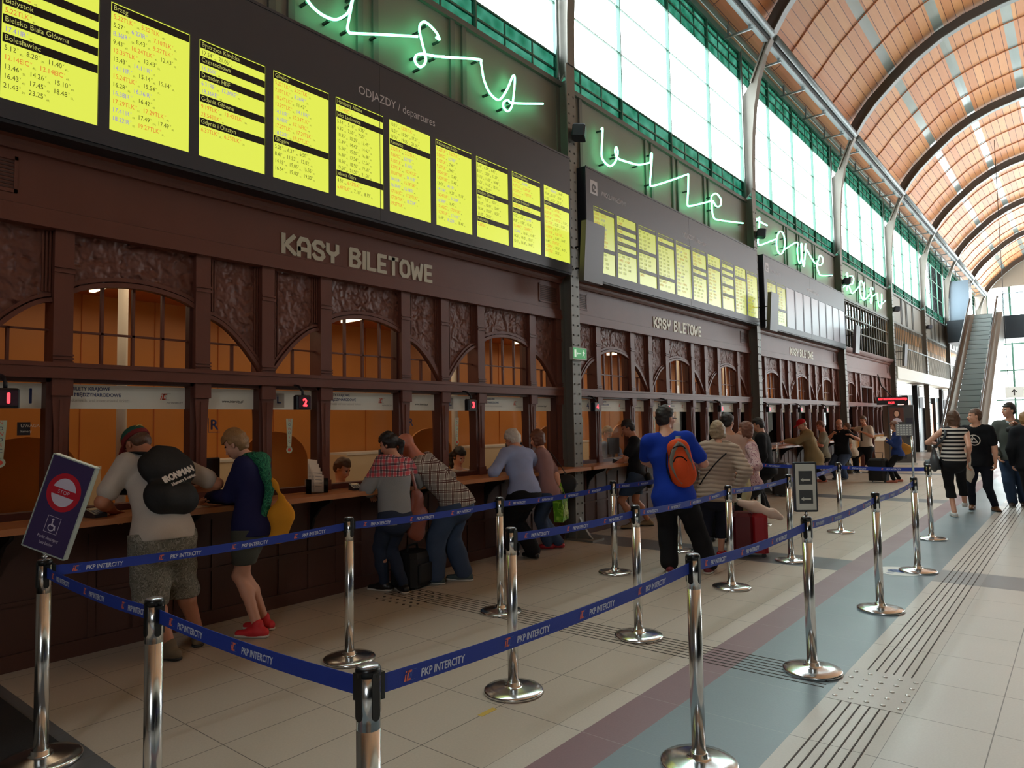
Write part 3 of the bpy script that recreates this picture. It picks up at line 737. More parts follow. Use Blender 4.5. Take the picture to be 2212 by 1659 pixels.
# ------------------------------------------------------------------ ticket office behind the glass
ow = M('office_orange_wood', (196, 128, 62), 0.4, vary=(2, 0.12)); oc = M('office_ceiling', (176, 96, 44), 0.6); of = M('office_floor', (120, 90, 60), 0.5)
b = MB(); ye = colY(4) - 0.2
b.box(-8.6, -8.45, 0.6, ye, 0, 3.4, 0)
for k in range(4):
    for q in range(9): y = colY(k) + 0.4 + q * 0.78; b.box(-8.45, -8.44, y, y + 0.008, 0, 3.1, 1)
b.build('wall_back', [ow, oc], kind='structure')
b = MB(); b.box(-8.6, -5.74, 0.6, ye, 3.08, 3.16); b.build('ceiling_office', oc, kind='structure')
b = MB(); b.box(-8.6, -5.74, 0.6, 0.66, 0, 3.1); b.build('wall_office_near', ow, kind='structure')
b = MB(); b.box(-8.6, -5.74, ye, ye + 0.06, 0, 3.1); b.build('wall_office_far', M('office_white', (214, 200, 180), 0.6), kind='structure')
lampm = M('office_tube', (255, 235, 200), 0.5, emit=((255, 226, 180), 3.0)); cream = M('office_cupboard', (226, 206, 172), 0.5); scr = M('office_screen_dark', (50, 52, 60), 0.4)
for k in range(4):
    for q in range(2):
        y = colY(k) + 1.9 + 3.2 * q
        b = MB(); b.box(-8.0, -6.1, y - 0.025, y + 0.025, 3.03, 3.08); b.build('tube_lamp', lampm, label='glowing tube lamp on the office ceiling, %s one behind the %s front' % (('near', 'far')[q], ordn[k]), cat='lamp', group='office tube lamps')
    for j in range(3):
        off = colY(k) + 2.21 * j; nn = 3 * k + j + 1
        if k == 3 and j == 1: continue
        t = empty('office_desk', (-6.0, off + 1.36, 0), 0, 'wooden clerk desk with curved screen behind ticket window %d' % nn, 'desk', 'clerk desks behind the ticket windows')
        T = Matrix.Translation((6.0, -(off + 1.36), 0))
        def mk(): z = MB(); z.T = T; return z
        b = mk(); b.box(-6.25, -5.76, off + 0.35, off + 2.4, 0.90, 0.94); b.box(-6.25, -6.21, off + 0.35, off + 0.39, 0, 0.9); b.box(-6.25, -6.21, off + 2.36, off + 2.4, 0, 0.9); b.build('desk_top', M('desk_wood', (222, 158, 84), 0.35), t)
        b = mk()
        P = [(-7.15 + 0.0, 0.9)] + [(-6.75 - 0.40 * math.cos(a * math.pi / 10), 1.20 + 0.34 * math.sin(a * math.pi / 10)) for a in range(11)] + [(-6.3, 0.9)]
        b.prism([(off + 0.52 + (x + 7.15) * 1.0, z) for x, z in P], 0, -6.55, -6.52); b.build('curved_screen', ow, t)
        b = mk(); b.box(-8.40, -7.95, off + 0.7, off + 2.0, 0, 1.18, 0); b.box(-8.41, -7.94, off + 0.7, off + 2.0, 1.18, 1.21, 1); b.build('cupboard', [cream, white], t)
        if (nn in (1, 2, 3, 4, 5, 6)):
            my = off + 2.15
            b = mk(); b.bbox(-6.12, -6.09, my - 0.20, my + 0.16, 1.05, 1.32, 0.01); b.box(-6.15, -6.0, my - .1, my + .06, 0.94, 0.955); b.box(-6.12, -6.10, my - .03, my + .01, 0.95, 1.08); b.build('monitor', scr, t)
    y = colY(k) + 1.64
    for j in range(3):
        y = colY(k) + 2.21 * j + 1.78
        b = MB(); b.tube([(-6.9, y, 0), (-6.9, y, 3.08)], 0.045, 10); b.build('office_post', M('post_white', (214, 206, 196), 0.5), label='slim white post standing inside the office behind ticket window %d' % (3 * k + j + 1), cat='post', group='white posts inside the office')

# ------------------------------------------------------------------ departure boards
cas = M('board_casing', (66, 66, 74), 0.42, 0.1, vary=(3, 0.05)); casd = M('board_casing_dark', (34, 35, 42), 0.5)
XB = -5.28
DAT = [
 [('L', 'k5.12 k8.28'), ('L', 'r12.14EIC'), ('H', 'Berlin'), ('L', 'r12.14EIC'), ('H', 'Białystok'), ('L', 'r5.22TLK'), ('H', 'Bielsko Biała Główna'), ('L', 'b17.41IR'), ('H', 'Bolesławiec'), ('L', 'k5.12 k8.28 k11.40'), ('L', 'r12.14EIC r12.14EIC'), ('L', 'k13.46 k14.26 k15.10'), ('L', 'k16.43 k17.45 k18.48'), ('L', 'k21.43 k23.25')],
 [('H', 'Brzeg'), ('L', 'r5.22TLK r5.22TLK'), ('L', 'k5.27 b6.27IR r7.10TLK'), ('L', 'b8.36IR k8.43 r9.27TLK'), ('L', 'k9.43 r10.24TLK k12.43'), ('L', 'r13.39TLK k13.43'), ('L', 'k13.43 b14.11IR'), ('L', 'b14.11IR k15.14 k15.14'), ('L', 'r15.24TLK k15.54'), ('L', 'k16.28 b16.36IR'), ('L', 'b16.38IR k16.42'), ('L', 'r17.29TLK r17.29TLK'), ('L', 'b17.41IR k17.49 k17.49'), ('L', 'b18.22IR r19.27TLK'), ('L', 'k21.01')],
 [('H', 'Bystrzyca Kłodzka'), ('L', 'k17.54 k21.05'), ('H', 'Częstochowa'), ('L', 'b16.36IR'), ('H', 'Dresden HBF'), ('L', 'b6.31RE b12.36RE'), ('L', 'b18.36RE'), ('H', 'Gdynia Główna'), ('L', 'r9.19TLK r13.40TLK'), ('L', 'r23.54TLK'), ('H', 'Gdynia i Olsztyn'), ('L', 'r6.33TLK r6.35TLK')],
 [('H', 'Gliwice'), ('L', 'r5.22TLK r5.22TLK'), ('L', 'r7.10TLK b8.36IR'), ('L', 'r10.24TLK k11.43'), ('L', 'r13.39TLK b14.11IR'), ('L', 'b14.11IR r15.24TLK'), ('L', 'b16.38IR r17.16EIC'), ('L', 'r17.29TLK r17.29TLK'), ('L', 'b18.22IR r19.27TLK'), ('H', 'Głogów'), ('L', 'k5.26 k6.37 k6.50'), ('L', 'k8.41 k11.53 k13.02'), ('L', 'k14.15 k15.05 k15.55'), ('L', 'k16.54 k19.00 k19.00'), ('L', 'k21.11')],
 [('H', 'Hamburg Altona'), ('L', 'r12.14EIC'), ('H', 'Jelcz Laskowice'), ('L', 'k5.14 k5.18 k6.35'), ('L', 'k6.35 k7.50 k7.50'), ('L', 'k10.35 k10.35 k13.49'), ('L', 'k13.49 k14.42 k14.42'), ('L', 'k15.50 k15.50 k16.48'), ('L', 'k16.48 k17.54 k17.54'), ('L', 'k18.50 k18.50 k19.50'), ('L', 'k19.50 k21.50 k21.50'), ('H', 'Jelenia Góra'), ('L', 'k4.51 r6.43TLK'), ('L', 'r6.43TLK k7.18 k8.13')],
 [('L', 'k10.15 r12.25TLK'), ('L', 'k12.52 k15.24 k17.01'), ('L', 'k19.06 k19.06 k21.06'), ('H', 'Katowice'), ('L', 'r5.22TLK r5.22TLK'), ('L', 'r5.56EIC b6.27IR'), ('L', 'r7.10TLK b8.36IR'), ('L', 'r9.27TLK r10.24TLK'), ('L', 'r13.39TLK b14.11IR'), ('L', 'b14.11IR r15.24TLK'), ('L', 'b16.36IR b16.38IR'), ('L', 'r17.16EIC r17.29TLK'), ('L', 'r17.29TLK b18.22IR'), ('L', 'r19.27TLK')],
 [('H', 'Kędzierzyn Koźle'), ('L', 'r5.22TLK r5.22TLK'), ('L', 'r5.56EIC b6.27IR'), ('L', 'r7.10TLK k7.40'), ('L', 'r9.27TLK k9.43'), ('L', 'r10.24TLK k12.43'), ('L', 'r13.39TLK k13.43'), ('L', 'k13.43 b14.11IR'), ('L', 'b14.11IR k14.37 k15.14'), ('L', 'r15.24TLK b16.36IR'), ('L', 'b16.38IR k16.42'), ('L', 'r17.16EIC r17.29TLK'), ('L', 'r17.29TLK b17.41IR'), ('L', 'k17.49 b18.22IR k18.43'), ('L', 'r19.27TLK')],
 [('H', 'Kluczbork'), ('L', 'k5.09 k6.39 k6.42'), ('L', 'k8.27 k12.23 k12.29'), ('L', 'k14.33 k15.37 k16.48'), ('L', 'k16.51 k16.53 k18.31'), ('L', 'k18.46 k20.37'), ('H', 'Kłodzko Główne'), ('L', 'k4.45 k7.50 k10.07'), ('L', 'k10.07 k13.49 k13.49'), ('L', 'k14.54 k15.58 k16.50'), ('L', 'k21.05 k22.54'), ('H', 'Kołobrzeg'), ('L', 'r7.38TLK')],
 [('H', 'Kraków Główny'), ('L', 'r5.22TLK b6.36IR'), ('L', 'r9.27TLK r13.39TLK'), ('L', 'r15.24TLK r17.29TLK'), ('L', 'r17.29TLK'), ('H', 'Kraków Przemyśl'), ('L', 'r5.22TLK r5.22TLK'), ('H', 'Legnica'), ('L', 'k5.12 k6.13 b6.31RE'), ('L', 'k8.28 k11.20 k11.40'), ('L', 'r12.14EIC r12.14EIC'), ('L', 'b12.36RE k12.46 k13.46'), ('L', 'k14.26 k14.45 k15.10'), ('L', 'k15.43 k16.18 k16.43')],
 [('L', 'k7.47 b18.36RE k18.48'), ('L', 'k19.18 k20.10 k20.50'), ('L', 'k21.43 k23.25 k23.25'), ('H', 'Leszno'), ('L', 'r5.05TLK r5.14TLK'), ('L', 'r6.33TLK r9.10TLK'), ('L', 'r9.19TLK r11.05TLK k11.31'), ('L', 'r12.12TLK k12.53 k13.38'), ('L', 'r13.40TLK k14.27'), ('L', 'r15.12TLK r16.01TLK'), ('L', 'r16.10TLK k16.43 k16.43'), ('L', 'k16.48 r17.20TLK'), ('L', 'r17.28TLK k18.32 k18.43'), ('L', 'r23.01TLK k20.50')]]
def scr_mats(f, sfx):
    return [M('screen_yellow' + sfx, (60, 62, 20), 0.25, emit=((226, 236, 84), f)), M('screen_header' + sfx, (26, 22, 26), 0.4), M('screen_ink' + sfx, (20, 20, 10), 0.6, emit=((80, 78, 30), f * 0.8)),
            M('screen_orange' + sfx, (40, 20, 10), 0.6, emit=((226, 120, 50), f)), M('screen_lilac' + sfx, (40, 30, 60), 0.6, emit=((150, 140, 200), f)), M('screen_header_text' + sfx, (40, 40, 20), 0.6, emit=((190, 190, 100), f * 0.9))]
SM = [scr_mats(0.98, ''), scr_mats(0.55, '_dim'), scr_mats(0.42, '_dimmer')]  # viewing-angle falloff of the farther boards is set into their glow
blank = M('screen_blank', (120, 116, 122), 0.3, emit=((150, 142, 152), 0.30))
SY = [0.39 + 0.650 * i for i in range(10)]
rng = random.Random(4)
def screen(mb, y, rows, k):
    """writing on one screen: mb in hall coordinates"""
    x = XB + 0.004; w = 0.563; z = 4.66; rh = 0.0625
    for kind, s in rows:
        if kind == 'H':
            mb.add([(x + .001, y, z - 0.060), (x + .001, y + w, z - 0.060), (x + .001, y + w, z), (x + .001, y, z)], [(0, 1, 2, 3)], 1)
            text(mb, s, (x + .0018, y + 0.010, z - 0.045), 0.052, mi=5, xs=0.84)
        else:
            c = y + 0.010
            for it in s.split():
                mi = {'k': 2, 'r': 3, 'b': 4}[it[0]]
                c += text(mb, it[1:], (x + .0012, c, z - 0.048), 0.048, mi=mi, xs=0.80) + 0.006
                if k == 0:
                    text(mb, rng.choice(['III', 'IV', 'V', 'II']), (x + .0012, c, z - 0.026), 0.018, mi=mi, xs=.8)
                    text(mb, rng.choice(['40,', '69,', '41,', '124,', '39,', '55,']), (x + .0012, c + 0.014, z - 0.056), 0.020, mi=2, xs=.8)
                c += 0.052
        z -= rh
        if z < 3.79: break
for k in range(3):
    y0 = colY(k); t = empty('departure_board', (-5.4, y0 + PB / 2, 4.4), 0, 'long dark departure board with %s over the %s ticket front' % ('ten bright yellow screens' if k == 0 else ('ten yellow screens' if k == 1 else 'two yellow and eight blank screens'), ordn[k]), 'departure board', 'departure boards above the ticket fronts')
    T = Matrix.Translation((5.4, -(y0 + PB / 2), -4.4))
    def mk(): q = MB(); q.T = T; return q
    ya, yb = y0 + 0.20, y0 + 6.84
    b = mk()
    b.box(-5.50, XB - 0.012, ya, yb, 3.60, 5.19, 0)
    SYS = [y0 + s for s in SY]
    # front face with openings: top band, bottom band, uprights
    b.box(XB - 0.012, XB, ya, yb, 4.672, 5.19); b.box(XB - 0.012, XB, ya, yb, 3.60, 3.725)
    e = [ya] + [v for s in SYS for v in (s - 0.006, s + 0.569)] + [yb]
    for i in range(0, len(e), 2): b.box(XB - 0.012, XB, e[i], e[i + 1], 3.725, 4.672)
    b.box(XB - 0.006, XB + 0.006, ya, yb, 5.175, 5.20); b.box(-5.50, XB - 0.02, ya - 0.004, ya, 3.60, 5.19, 1); b.box(-5.5, XB - 0.01, ya, yb, 3.575, 3.60, 1)
    b.box(XB, XB + 0.001, y0 + PB / 2 - 0.006, y0 + PB / 2, 3.60, 5.17, 1)
    b.build('casing', [cas, casd], t)
    for i in range(10):
        y = SYS[i]
        b = mk(); on = (k < 2) or i < 2
        b.box(XB - 0.012, XB + 0.002 - 0.012 + 0.003, y - 0.004, y + 0.567, 3.727, 4.67, 0)
        so = b.build('screen', [SM[k][0] if on else blank], t)
        if on:
            b = mk(); rows = DAT[i] if k == 0 else DAT[(i * 7 + 3 * k) % 10]
            b.T = T @ Matrix.Translation((-0.006 + 0.000, 0, 0)); screen(b, y, rows, k)
            tx = b.build('timetable_text', SM[k], so)
    b = mk(); p = 0.115
    text(b, 'ODJAZDY / departures', (XB + 0.002, y0 + PB / 2 - 0.27 + 0.0, 4.795), 0.118, mi=0, width=1.03); b.build('title', M('board_title', (205, 200, 205), 0.5), t)
    b = mk(); text(b, 'WROCŁAW GŁÓWNY', (XB + 0.002, ya + 0.40, 4.86), 0.10, mi=0, width=0.70)
    b.box(XB, XB + 0.002, ya + 0.11, ya + 0.30, 4.83, 5.03, 0); b.prism([(ya + .15, 4.86), (ya + .26, 4.86), (ya + .26, 4.89), (ya + .22, 4.89), (ya + .22, 4.92), (ya + .27, 4.92), (ya + .27, 4.95), (ya + .20, 4.99), (ya + .15, 4.95)], 0, XB + .002, XB + .003, 1); b.prism([(ya + .185, 4.905), (ya + .21, 4.905), (ya + .21, 4.945), (ya + .185, 4.945)], 0, XB + .003, XB + .004, 0)
    b.build('station_name', [M('board_title', (205, 200, 205)), cas], t)
# slim monitor hung edge-on beside the second and third boards
for k in (1, 2, 3, 4):
    y = colY(k) - 0.10; t = empty('hanging_monitor', (-5.1, y, 3.85), 0, 'slim grey monitor hung edge-on from the %s full column' % ordn[k - 1].replace('nearest', 'first'), 'monitor', 'monitors hung from the columns')
    q = MB(); q.T = Matrix.Translation((5.1, -y, -3.85)); q.prism([(-5.24, 3.44), (-4.95, 3.44), (-4.90, 4.24), (-5.18, 4.24)], 1, y - 0.03, y + 0.05) if 0 else None
    q = MB(); q.add([(-5.10, -0.20, -0.40), (-5.02, -0.20, -0.40), (-4.96, -0.20, 0.40), (-5.04, -0.20, 0.40), (-5.10, 0.26, -0.40), (-5.02, 0.26, -0.40), (-4.96, 0.26, 0.40), (-5.04, 0.26, 0.40)], [(3, 2, 1, 0), (4, 5, 6, 7), (0, 1, 5, 4), (1, 2, 6, 5), (2, 3, 7, 6), (3, 0, 4, 7)])
    q.T = None; q.v = [(a + 5.1, b_, c) for a, b_, c in q.v]
    q.build('monitor_case', M('monitor_grey', (88, 84, 88), 0.4), t)
    q = MB(); q.tube([(-0.25, 0.1, -0.15), (0.05, 0.1, -0.15)], 0.012, 6); q.tube([(-0.25, 0.1, 0.15), (0.08, 0.1, 0.15)], 0.012, 6); q.build('arm', brk_m, t)

# ------------------------------------------------------------------ neon writing
neon = M('neon_tube', (180, 255, 220), 0.3, emit=((108, 255, 178), 9.0))
def px(P, ox, oy, s, x=-5.44): return [on_x(ox + a / s, oy + c / s, x) for a, c in P]
def smooth_path(P, n=4):
    out = []
    for i in range(len(P) - 1):
        p0 = P[max(0, i - 1)]; p1 = P[i]; p2 = P[i + 1]; p3 = P[min(len(P) - 1, i + 2)]
        for j in range(n):
            u = j / n; out.append(0.5 * ((2 * p1) + (p2 - p0) * u + (2 * p0 - 5 * p1 + 4 * p2 - p3) * u * u + (3 * p1 - p0 - 3 * p2 + p3) * u ** 3))
    out.append(P[-1]); return out
def ell(cx, cy_, rx, ry, n=14, tilt=0.0): return [(cx + rx * math.cos(2 * math.pi * i / n) + tilt * ry * math.sin(2 * math.pi * i / n), cy_ + ry * math.sin(2 * math.pi * i / n)) for i in range(n + 1)]
NEON = [
 ('green neon script over the nearest board, ending in the letters s and y', [
  px([(120, -80), (165, 0), (250, 110), (370, 210), (500, 275), (600, 290), (690, 255), (770, 190), (810, 100), (835, 0), (840, -60)], 640, 0, 6.9125),
  px([(870, -120), (835, 40), (800, 220), (768, 380), (765, 430), (790, 482), (840, 497), (1200, 512), (1600, 533), (1810, 545)], 640, 0, 6.9125),
  px([(2085, 555), (2140, 590), (2100, 500), (2040, 425), (1960, 350), (1900, 325), (1850, 370), (1840, 450), (1860, 560), (1895, 700), (1925, 820), (1935, 900), (1905, 970), (1850, 1000), (1790, 950), (1770, 880), (1800, 820), (1870, 805), (1950, 815), (2080, 840), (2212, 845)], 640, 0, 6.9125),
  px([(1225, 425), (1495, 443), (1518, 475), (1538, 590), (1580, 690), (1640, 745), (1680, 720), (1720, 650), (1755, 568), (1770, 590), (1758, 740), (1742, 805), (1715, 830), (1685, 800), (1688, 762), (1720, 748), (1760, 770), (1980, 775)], 600, 0, 3.456)]),
 ('green neon script over the second board, reading like l e n e', [
  px([(342, 965), (352, 965), (345, 1100), (345, 1170), (370, 1215), (410, 1240), (448, 1205), (465, 1140), (455, 1100), (445, 1120), (452, 1165), (480, 1190), (540, 1210), (620, 1230), (700, 1215)], 1200, 0, 3.456),
  px([(708, 1210), (712, 1150), (720, 1160), (712, 1280), (707, 1370), (725, 1388), (850, 1350), (990, 1300)], 1200, 0, 3.456),
  px([(992, 1300), (990, 1420), (985, 1525), (1005, 1538), (1080, 1522), (1165, 1500)], 1200, 0, 3.456),
  px([(1165, 1500), (1165, 1465), (1200, 1445), (1235, 1490), (1230, 1535), (1200, 1540), (1172, 1500), (1168, 1560), (1180, 1620), (1215, 1642), (1400, 1666)], 1200, 0, 3.456)]),
 ('green neon script over the third board, reading towe', [
  px([(200, 320), (240, 352), (350, 412)], 1600, 420, 6.144), px([(205, 350), (232, 318), (250, 312), (246, 420), (240, 540), (228, 620), (238, 665), (262, 672), (475, 590)], 1600, 420, 6.144),
  px(ell(530, 640, 55, 150), 1600, 420, 6.144), px([(575, 735), (745, 635), (750, 740), (760, 850), (785, 918), (800, 880), (806, 780), (800, 670), (812, 665), (815, 800), (825, 920), (838, 955), (848, 900), (838, 880)], 1600, 420, 6.144),
  px([(850, 870), (860, 760), (862, 655), (855, 730), (885, 750), (985, 912), (1022, 890), (1035, 850), (1055, 808), (1088, 850), (1085, 910), (1050, 942), (1012, 915), (1012, 960), (1035, 1035), (1070, 1075), (1215, 1075)], 1600, 420, 6.144)]),
 ('green neon script on the fourth bay, reading kasy', [
  px([(1350, 1240), (1408, 1175), (1415, 1050), (1400, 1060), (1420, 1080), (1418, 1180), (1410, 1270)], 1600, 420, 6.144), px([(1450, 1080), (1485, 1085), (1500, 1130), (1480, 1190), (1440, 1190), (1425, 1185), (1450, 1250), (1485, 1312), (1575, 1215)], 1600, 420, 6.144),
  px(ell(1612, 1270, 32, 122, 14, 0.12), 1600, 420, 6.144), px([(1642, 1170), (1640, 1280), (1635, 1385), (1650, 1395), (1735, 1300)], 1600, 420, 6.144),
  px([(1755, 1265), (1745, 1235), (1722, 1245), (1725, 1300), (1742, 1360), (1740, 1430), (1725, 1440), (1722, 1390), (1740, 1360), (1810, 1310)], 1600, 420, 6.144), px([(1812, 1310), (1820, 1400), (1835, 1475), (1860, 1500), (1872, 1430), (1870, 1320)], 1600, 420, 6.144), px([(1870, 1330), (1868, 1460), (1855, 1510), (1862, 1470), (1920, 1410)], 1600, 420, 6.144)])]
for i, (lab, tubes) in enumerate(NEON):
    c0 = tubes[0][0].copy(); t = empty('neon_writing', c0, 0, lab, 'neon sign', 'neon writing on the wall')
    for P in tubes:
        b = MB(); b.T = Matrix.Translation(-c0); b.tube(smooth_path([Vector(p) for p in P], 5), 0.0135 + 0.0015 * i, 6); b.build('neon_tube', neon, t)
    b = MB(); b.T = Matrix.Translation(-c0); rr = random.Random(i)
    for P in tubes:
        for p in P[1::3]: b.box(-5.55, -5.455, p.y - 0.012, p.y + 0.012, p.z - 0.03, p.z - 0.008)
    b.build('standoff', M('standoff_black', (40, 44, 44), 0.5), t)

# ------------------------------------------------------------------ loudspeakers and exit sign on the columns
for k in range(1, 7):
    y = colY(k); t = empty('wall_speaker', (-5.25, y, 5.6), 0, 'dark box loudspeaker bracketed on the %s full column' % ordn[k - 1].replace('nearest', 'first'), 'speaker', 'loudspeakers on the columns')
    b = MB(); b.T = Matrix.Rotation(0.5, 4, 'Z') @ Matrix.Rotation(0.12, 4, 'Y'); b.bbox(-0.08, 0.10, -0.13, 0.13, -0.085, 0.085, 0.02); b.build('cabinet', M('speaker_black', (38, 40, 52), 0.5), t)
    b = MB(); b.box(-0.11, -0.05, -0.02, 0.02, -0.03, 0.03); b.build('bracket', brk_m, t)
y = colY(1)
t = empty('exit_sign', (-5.33, y, 2.52), 0, 'green emergency exit sign with arrow and running figure on the first full column', 'sign')
b = MB(); b.box(-0.03, 0.02, -0.17, 0.17, -0.085, 0.085, 0); b.build('housing', M('sign_housing', (190, 200, 185), 0.5), t)
b = MB(); b.box(0.02, 0.022, -0.16, 0.16, -0.07, 0.075, 0)
b.box(0.022, 0.023, -0.135, -0.09, -0.05, 0.05, 1); b.box(0.022, 0.023, -0.07, 0.03, -0.004, 0.004, 1); b.add([(0.0235, -0.08, 0), (0.0235, -0.055, -0.018), (0.0235, -0.055, 0.018)], [(0, 1, 2)], 1)
for P in ([(.085, .04), (.085, .055), (.1, .055), (.1, .04)], [(.075, -.01), (.095, -.01), (.1, .035), (.08, .035)], [(.08, -.01), (.055, -.03), (.06, -.036), (.09, -.016)], [(.085, -.01), (.105, -.05), (.113, -.046), (.096, -.008)], [(.08, .03), (.05, .015), (.052, .008), (.084, .02)], [(.095, .03), (.125, .012), (.12, .004), (.094, .02)]):
    b.add([(0.0235, p, q) for p, q in P], [(0, 1, 2, 3)], 1)
b.build('face', [M('exit_green', (40, 150, 80), 0.4, emit=((60, 170, 90), 0.35)), M('exit_white', (220, 240, 220), 0.4, emit=((210, 240, 210), 0.5))], t)
# ------------------------------------------------------------------ queue posts and belts
def chrome_mat():
    m, t = new_mat('polished_steel'); t.b.inputs['Base Color'].default_value = (0.74, 0.75, 0.75, 1); t.b.inputs['Metallic'].default_value = 1
    t.b.inputs['Roughness'].default_value = 0.19; return m
chrome = chrome_mat(); blackp = M('black_plastic', (16, 16, 18), 0.32)
POSTS = [('A', -3.95, 1.21, 'queue post nearest the left edge carrying the tilted stop sign'), ('B', -2.69, 1.18, 'second queue post from the left at the very front'), ('C', -1.475, 1.19, 'corner queue post at the very front, cut off by the bottom edge'),
         ('D', -1.45, 3.08, 'front row queue post standing on the blue-grey strip at the bottom edge'), ('E', -3.94, 3.02, 'back row queue post behind the front belt, left of the woman with the ponytail'), ('F', -2.69, 3.25, 'middle row queue post nearest the camera with a wide steel base'),
         ('G', -3.88, 4.54, 'back row queue post in front of the bald man in the plaid shirt'), ('H', -2.62, 4.62, 'middle row queue post standing on the crossing guidance strip'), ('I', -3.89, 6.40, 'back row queue post between green bag and man in blue T-shirt'),
         ('J', -2.66, 6.46, 'middle row queue post in front of the woman in the quilted jacket'), ('K', -1.40, 4.63, 'front row queue post carrying the white arrow sign'), ('L', -1.38, 6.41, 'front row queue post right behind the arrow sign post'),
         ('M', -2.61, 8.04, 'middle row queue post standing on the dark cross band'), ('N', -2.70, 10.43, 'far queue post where two belts meet in the middle'), ('O', -1.40, 8.20, 'front row queue post with a tall thin rod and small sign'),
         ('P', -1.61, 10.45, 'far right queue post at the end of the cross belt'), ('Q', -3.90, 7.92, 'back row queue post seen between the legs of the man in blue'), ('R', -3.86, 10.50, 'far back row queue post behind the red suitcase')]
PP = {}
def make_post():
    t = empty('queue_post', (0, 0, 0))
    b = MB(); b.lathe([(0.172, 0.0), (0.176, 0.004), (0.176, 0.016), (0.168, 0.022), (0.12, 0.030), (0.06, 0.036), (0.040, 0.042), (0.040, 0.060), (0.033, 0.062)], (0, 0, 0), 40); b.build('base', chrome, t)
    b = MB(); b.tube([(0, 0, 0.05), (0, 0, 0.80)], 0.0315, 24); b.tube([(0, 0, 0.80), (0, 0, 0.945)], 0.0315, 24); b.build('pole', chrome, t)
    for a in range(4):
        c, s = math.cos(a * HP), math.sin(a * HP); b = MB(); b.T = Matrix.Rotation(a * HP, 4, 'Z')
        b.prism([(0.012 * math.cos(q * math.pi / 5 + math.pi), 0.836 + 0.012 * math.sin(q * math.pi / 5 + math.pi)) for q in range(6)] + [(0.012, 0.945), (-0.012, 0.945)], 0, 0.024, 0.0328)
        b.build('belt_slot', blackp, t)
    b = MB(); b.lathe([(0.033, 0.935), (0.0335, 0.95), (0.031, 0.957), (0.029, 0.9575)], (0, 0, 0), 24, 0); b.lathe([(0.0285, 0.9572), (0.027, 0.9602), (0.001, 0.961)], (0, 0, 0), 24, 1); b.build('cap', [blackp, M('cap_steel', (190, 192, 200), 0.25, 0.8)], t)
    return t
proto = make_post()
for i, (n, x, y, lab) in enumerate(POSTS):
    o = proto if i == 0 else copy_tree(proto); o.location = (x, y, 0); PP[n] = (x, y)
    tag(o, lab, 'queue post', 'chrome queue posts')
beltm = M('belt_blue', (30, 58, 158), 0.6, bump=(300, 0.1)); bprint = M('belt_white_print', (214, 220, 235), 0.6); bred = M('belt_salmon_print', (236, 120, 98), 0.6); bline = M('belt_outline_print', (84, 120, 190), 0.6)
def belt(a, c, lab, n=None):
    A = Vector((*PP[a], 0)); C = Vector((*PP[c], 0)); D = (C - A); L = D.length; U = D.normalized(); Nn = U.cross(Vector((0, 0, 1)))
    t = empty('queue_belt', (A + C) / 2, 0, lab, 'queue belt', 'blue printed queue belts'); o0 = (A + C) / 2
    b = MB(); b.T = Matrix.Translation(-o0); n = 16; e = 0.036; z0, z1 = 0.876, 0.926
    vs = []
    for i in range(n + 1):
        s = e + (L - 2 * e) * i / n; sag = 0.022 * 4 * (s / L) * (1 - s / L) * (L / 1.8)
        for off in (-0.0008, 0.0008):
            for z in (z0, z1): p = A + U * s + Nn * off; vs.append((p.x, p.y, z - sag))
    fs = []
    for i in range(n): o = 4 * i; fs += [(o + 2, o + 6, o + 7, o + 3), (o, o + 1, o + 5, o + 4), (o + 1, o + 3, o + 7, o + 5), (o, o + 4, o + 6, o + 2)]
    b.add(vs, fs, 0); b.build('band', beltm, t)
    b = MB(); b.T = Matrix.Translation(-o0); s = 0.12
    while s < L - 0.28:
        for sd in (1, -1):
            sg = 0.022 * 4 * (s / L) * (1 - s / L) * (L / 1.8); sl = -0.022 * 4 * (1 - 2 * (s + .12) / L) / L * (L / 1.8)
            UU = (U + Vector((0, 0, sl))).normalized()
            if sd == 1: org = A + U * s + Nn * 0.0016 + Vector((0, 0, z0 - sg + 0.011)); iclogo(b, org, 0.030, UU, (0, 0, 1), 1, 2); text(b, 'PKP INTERCITY', org + UU * 0.062, 0.031, UU, (0, 0, 1), 0, xs=0.82, shear=.15, bold=.0006)
            else: org = A + U * (s + 0.25) - Nn * 0.0016 + Vector((0, 0, z0 - sg + 0.011)); UU = -UU; iclogo(b, org, 0.030, UU, (0, 0, 1), 1, 2); text(b, 'PKP INTERCITY', org + UU * 0.062, 0.031, UU, (0, 0, 1), 0, xs=0.82, shear=.15)
        s += 0.42
    b.build('printing', [bprint, bred, bline], t)
    for P, s in ((A, 1), (C, -1)):
        b = MB(); b.T = Matrix.Translation(-o0); p = P + U * (0.038 * s); ax = Matrix.Rotation(math.atan2(U.y, U.x), 4, 'Z')
        b.T = Matrix.Translation(p - o0) @ ax; b.box(-0.006, 0.006, -0.014, 0.014, 0.865, 0.935); b.build('end_clip', blackp, t)
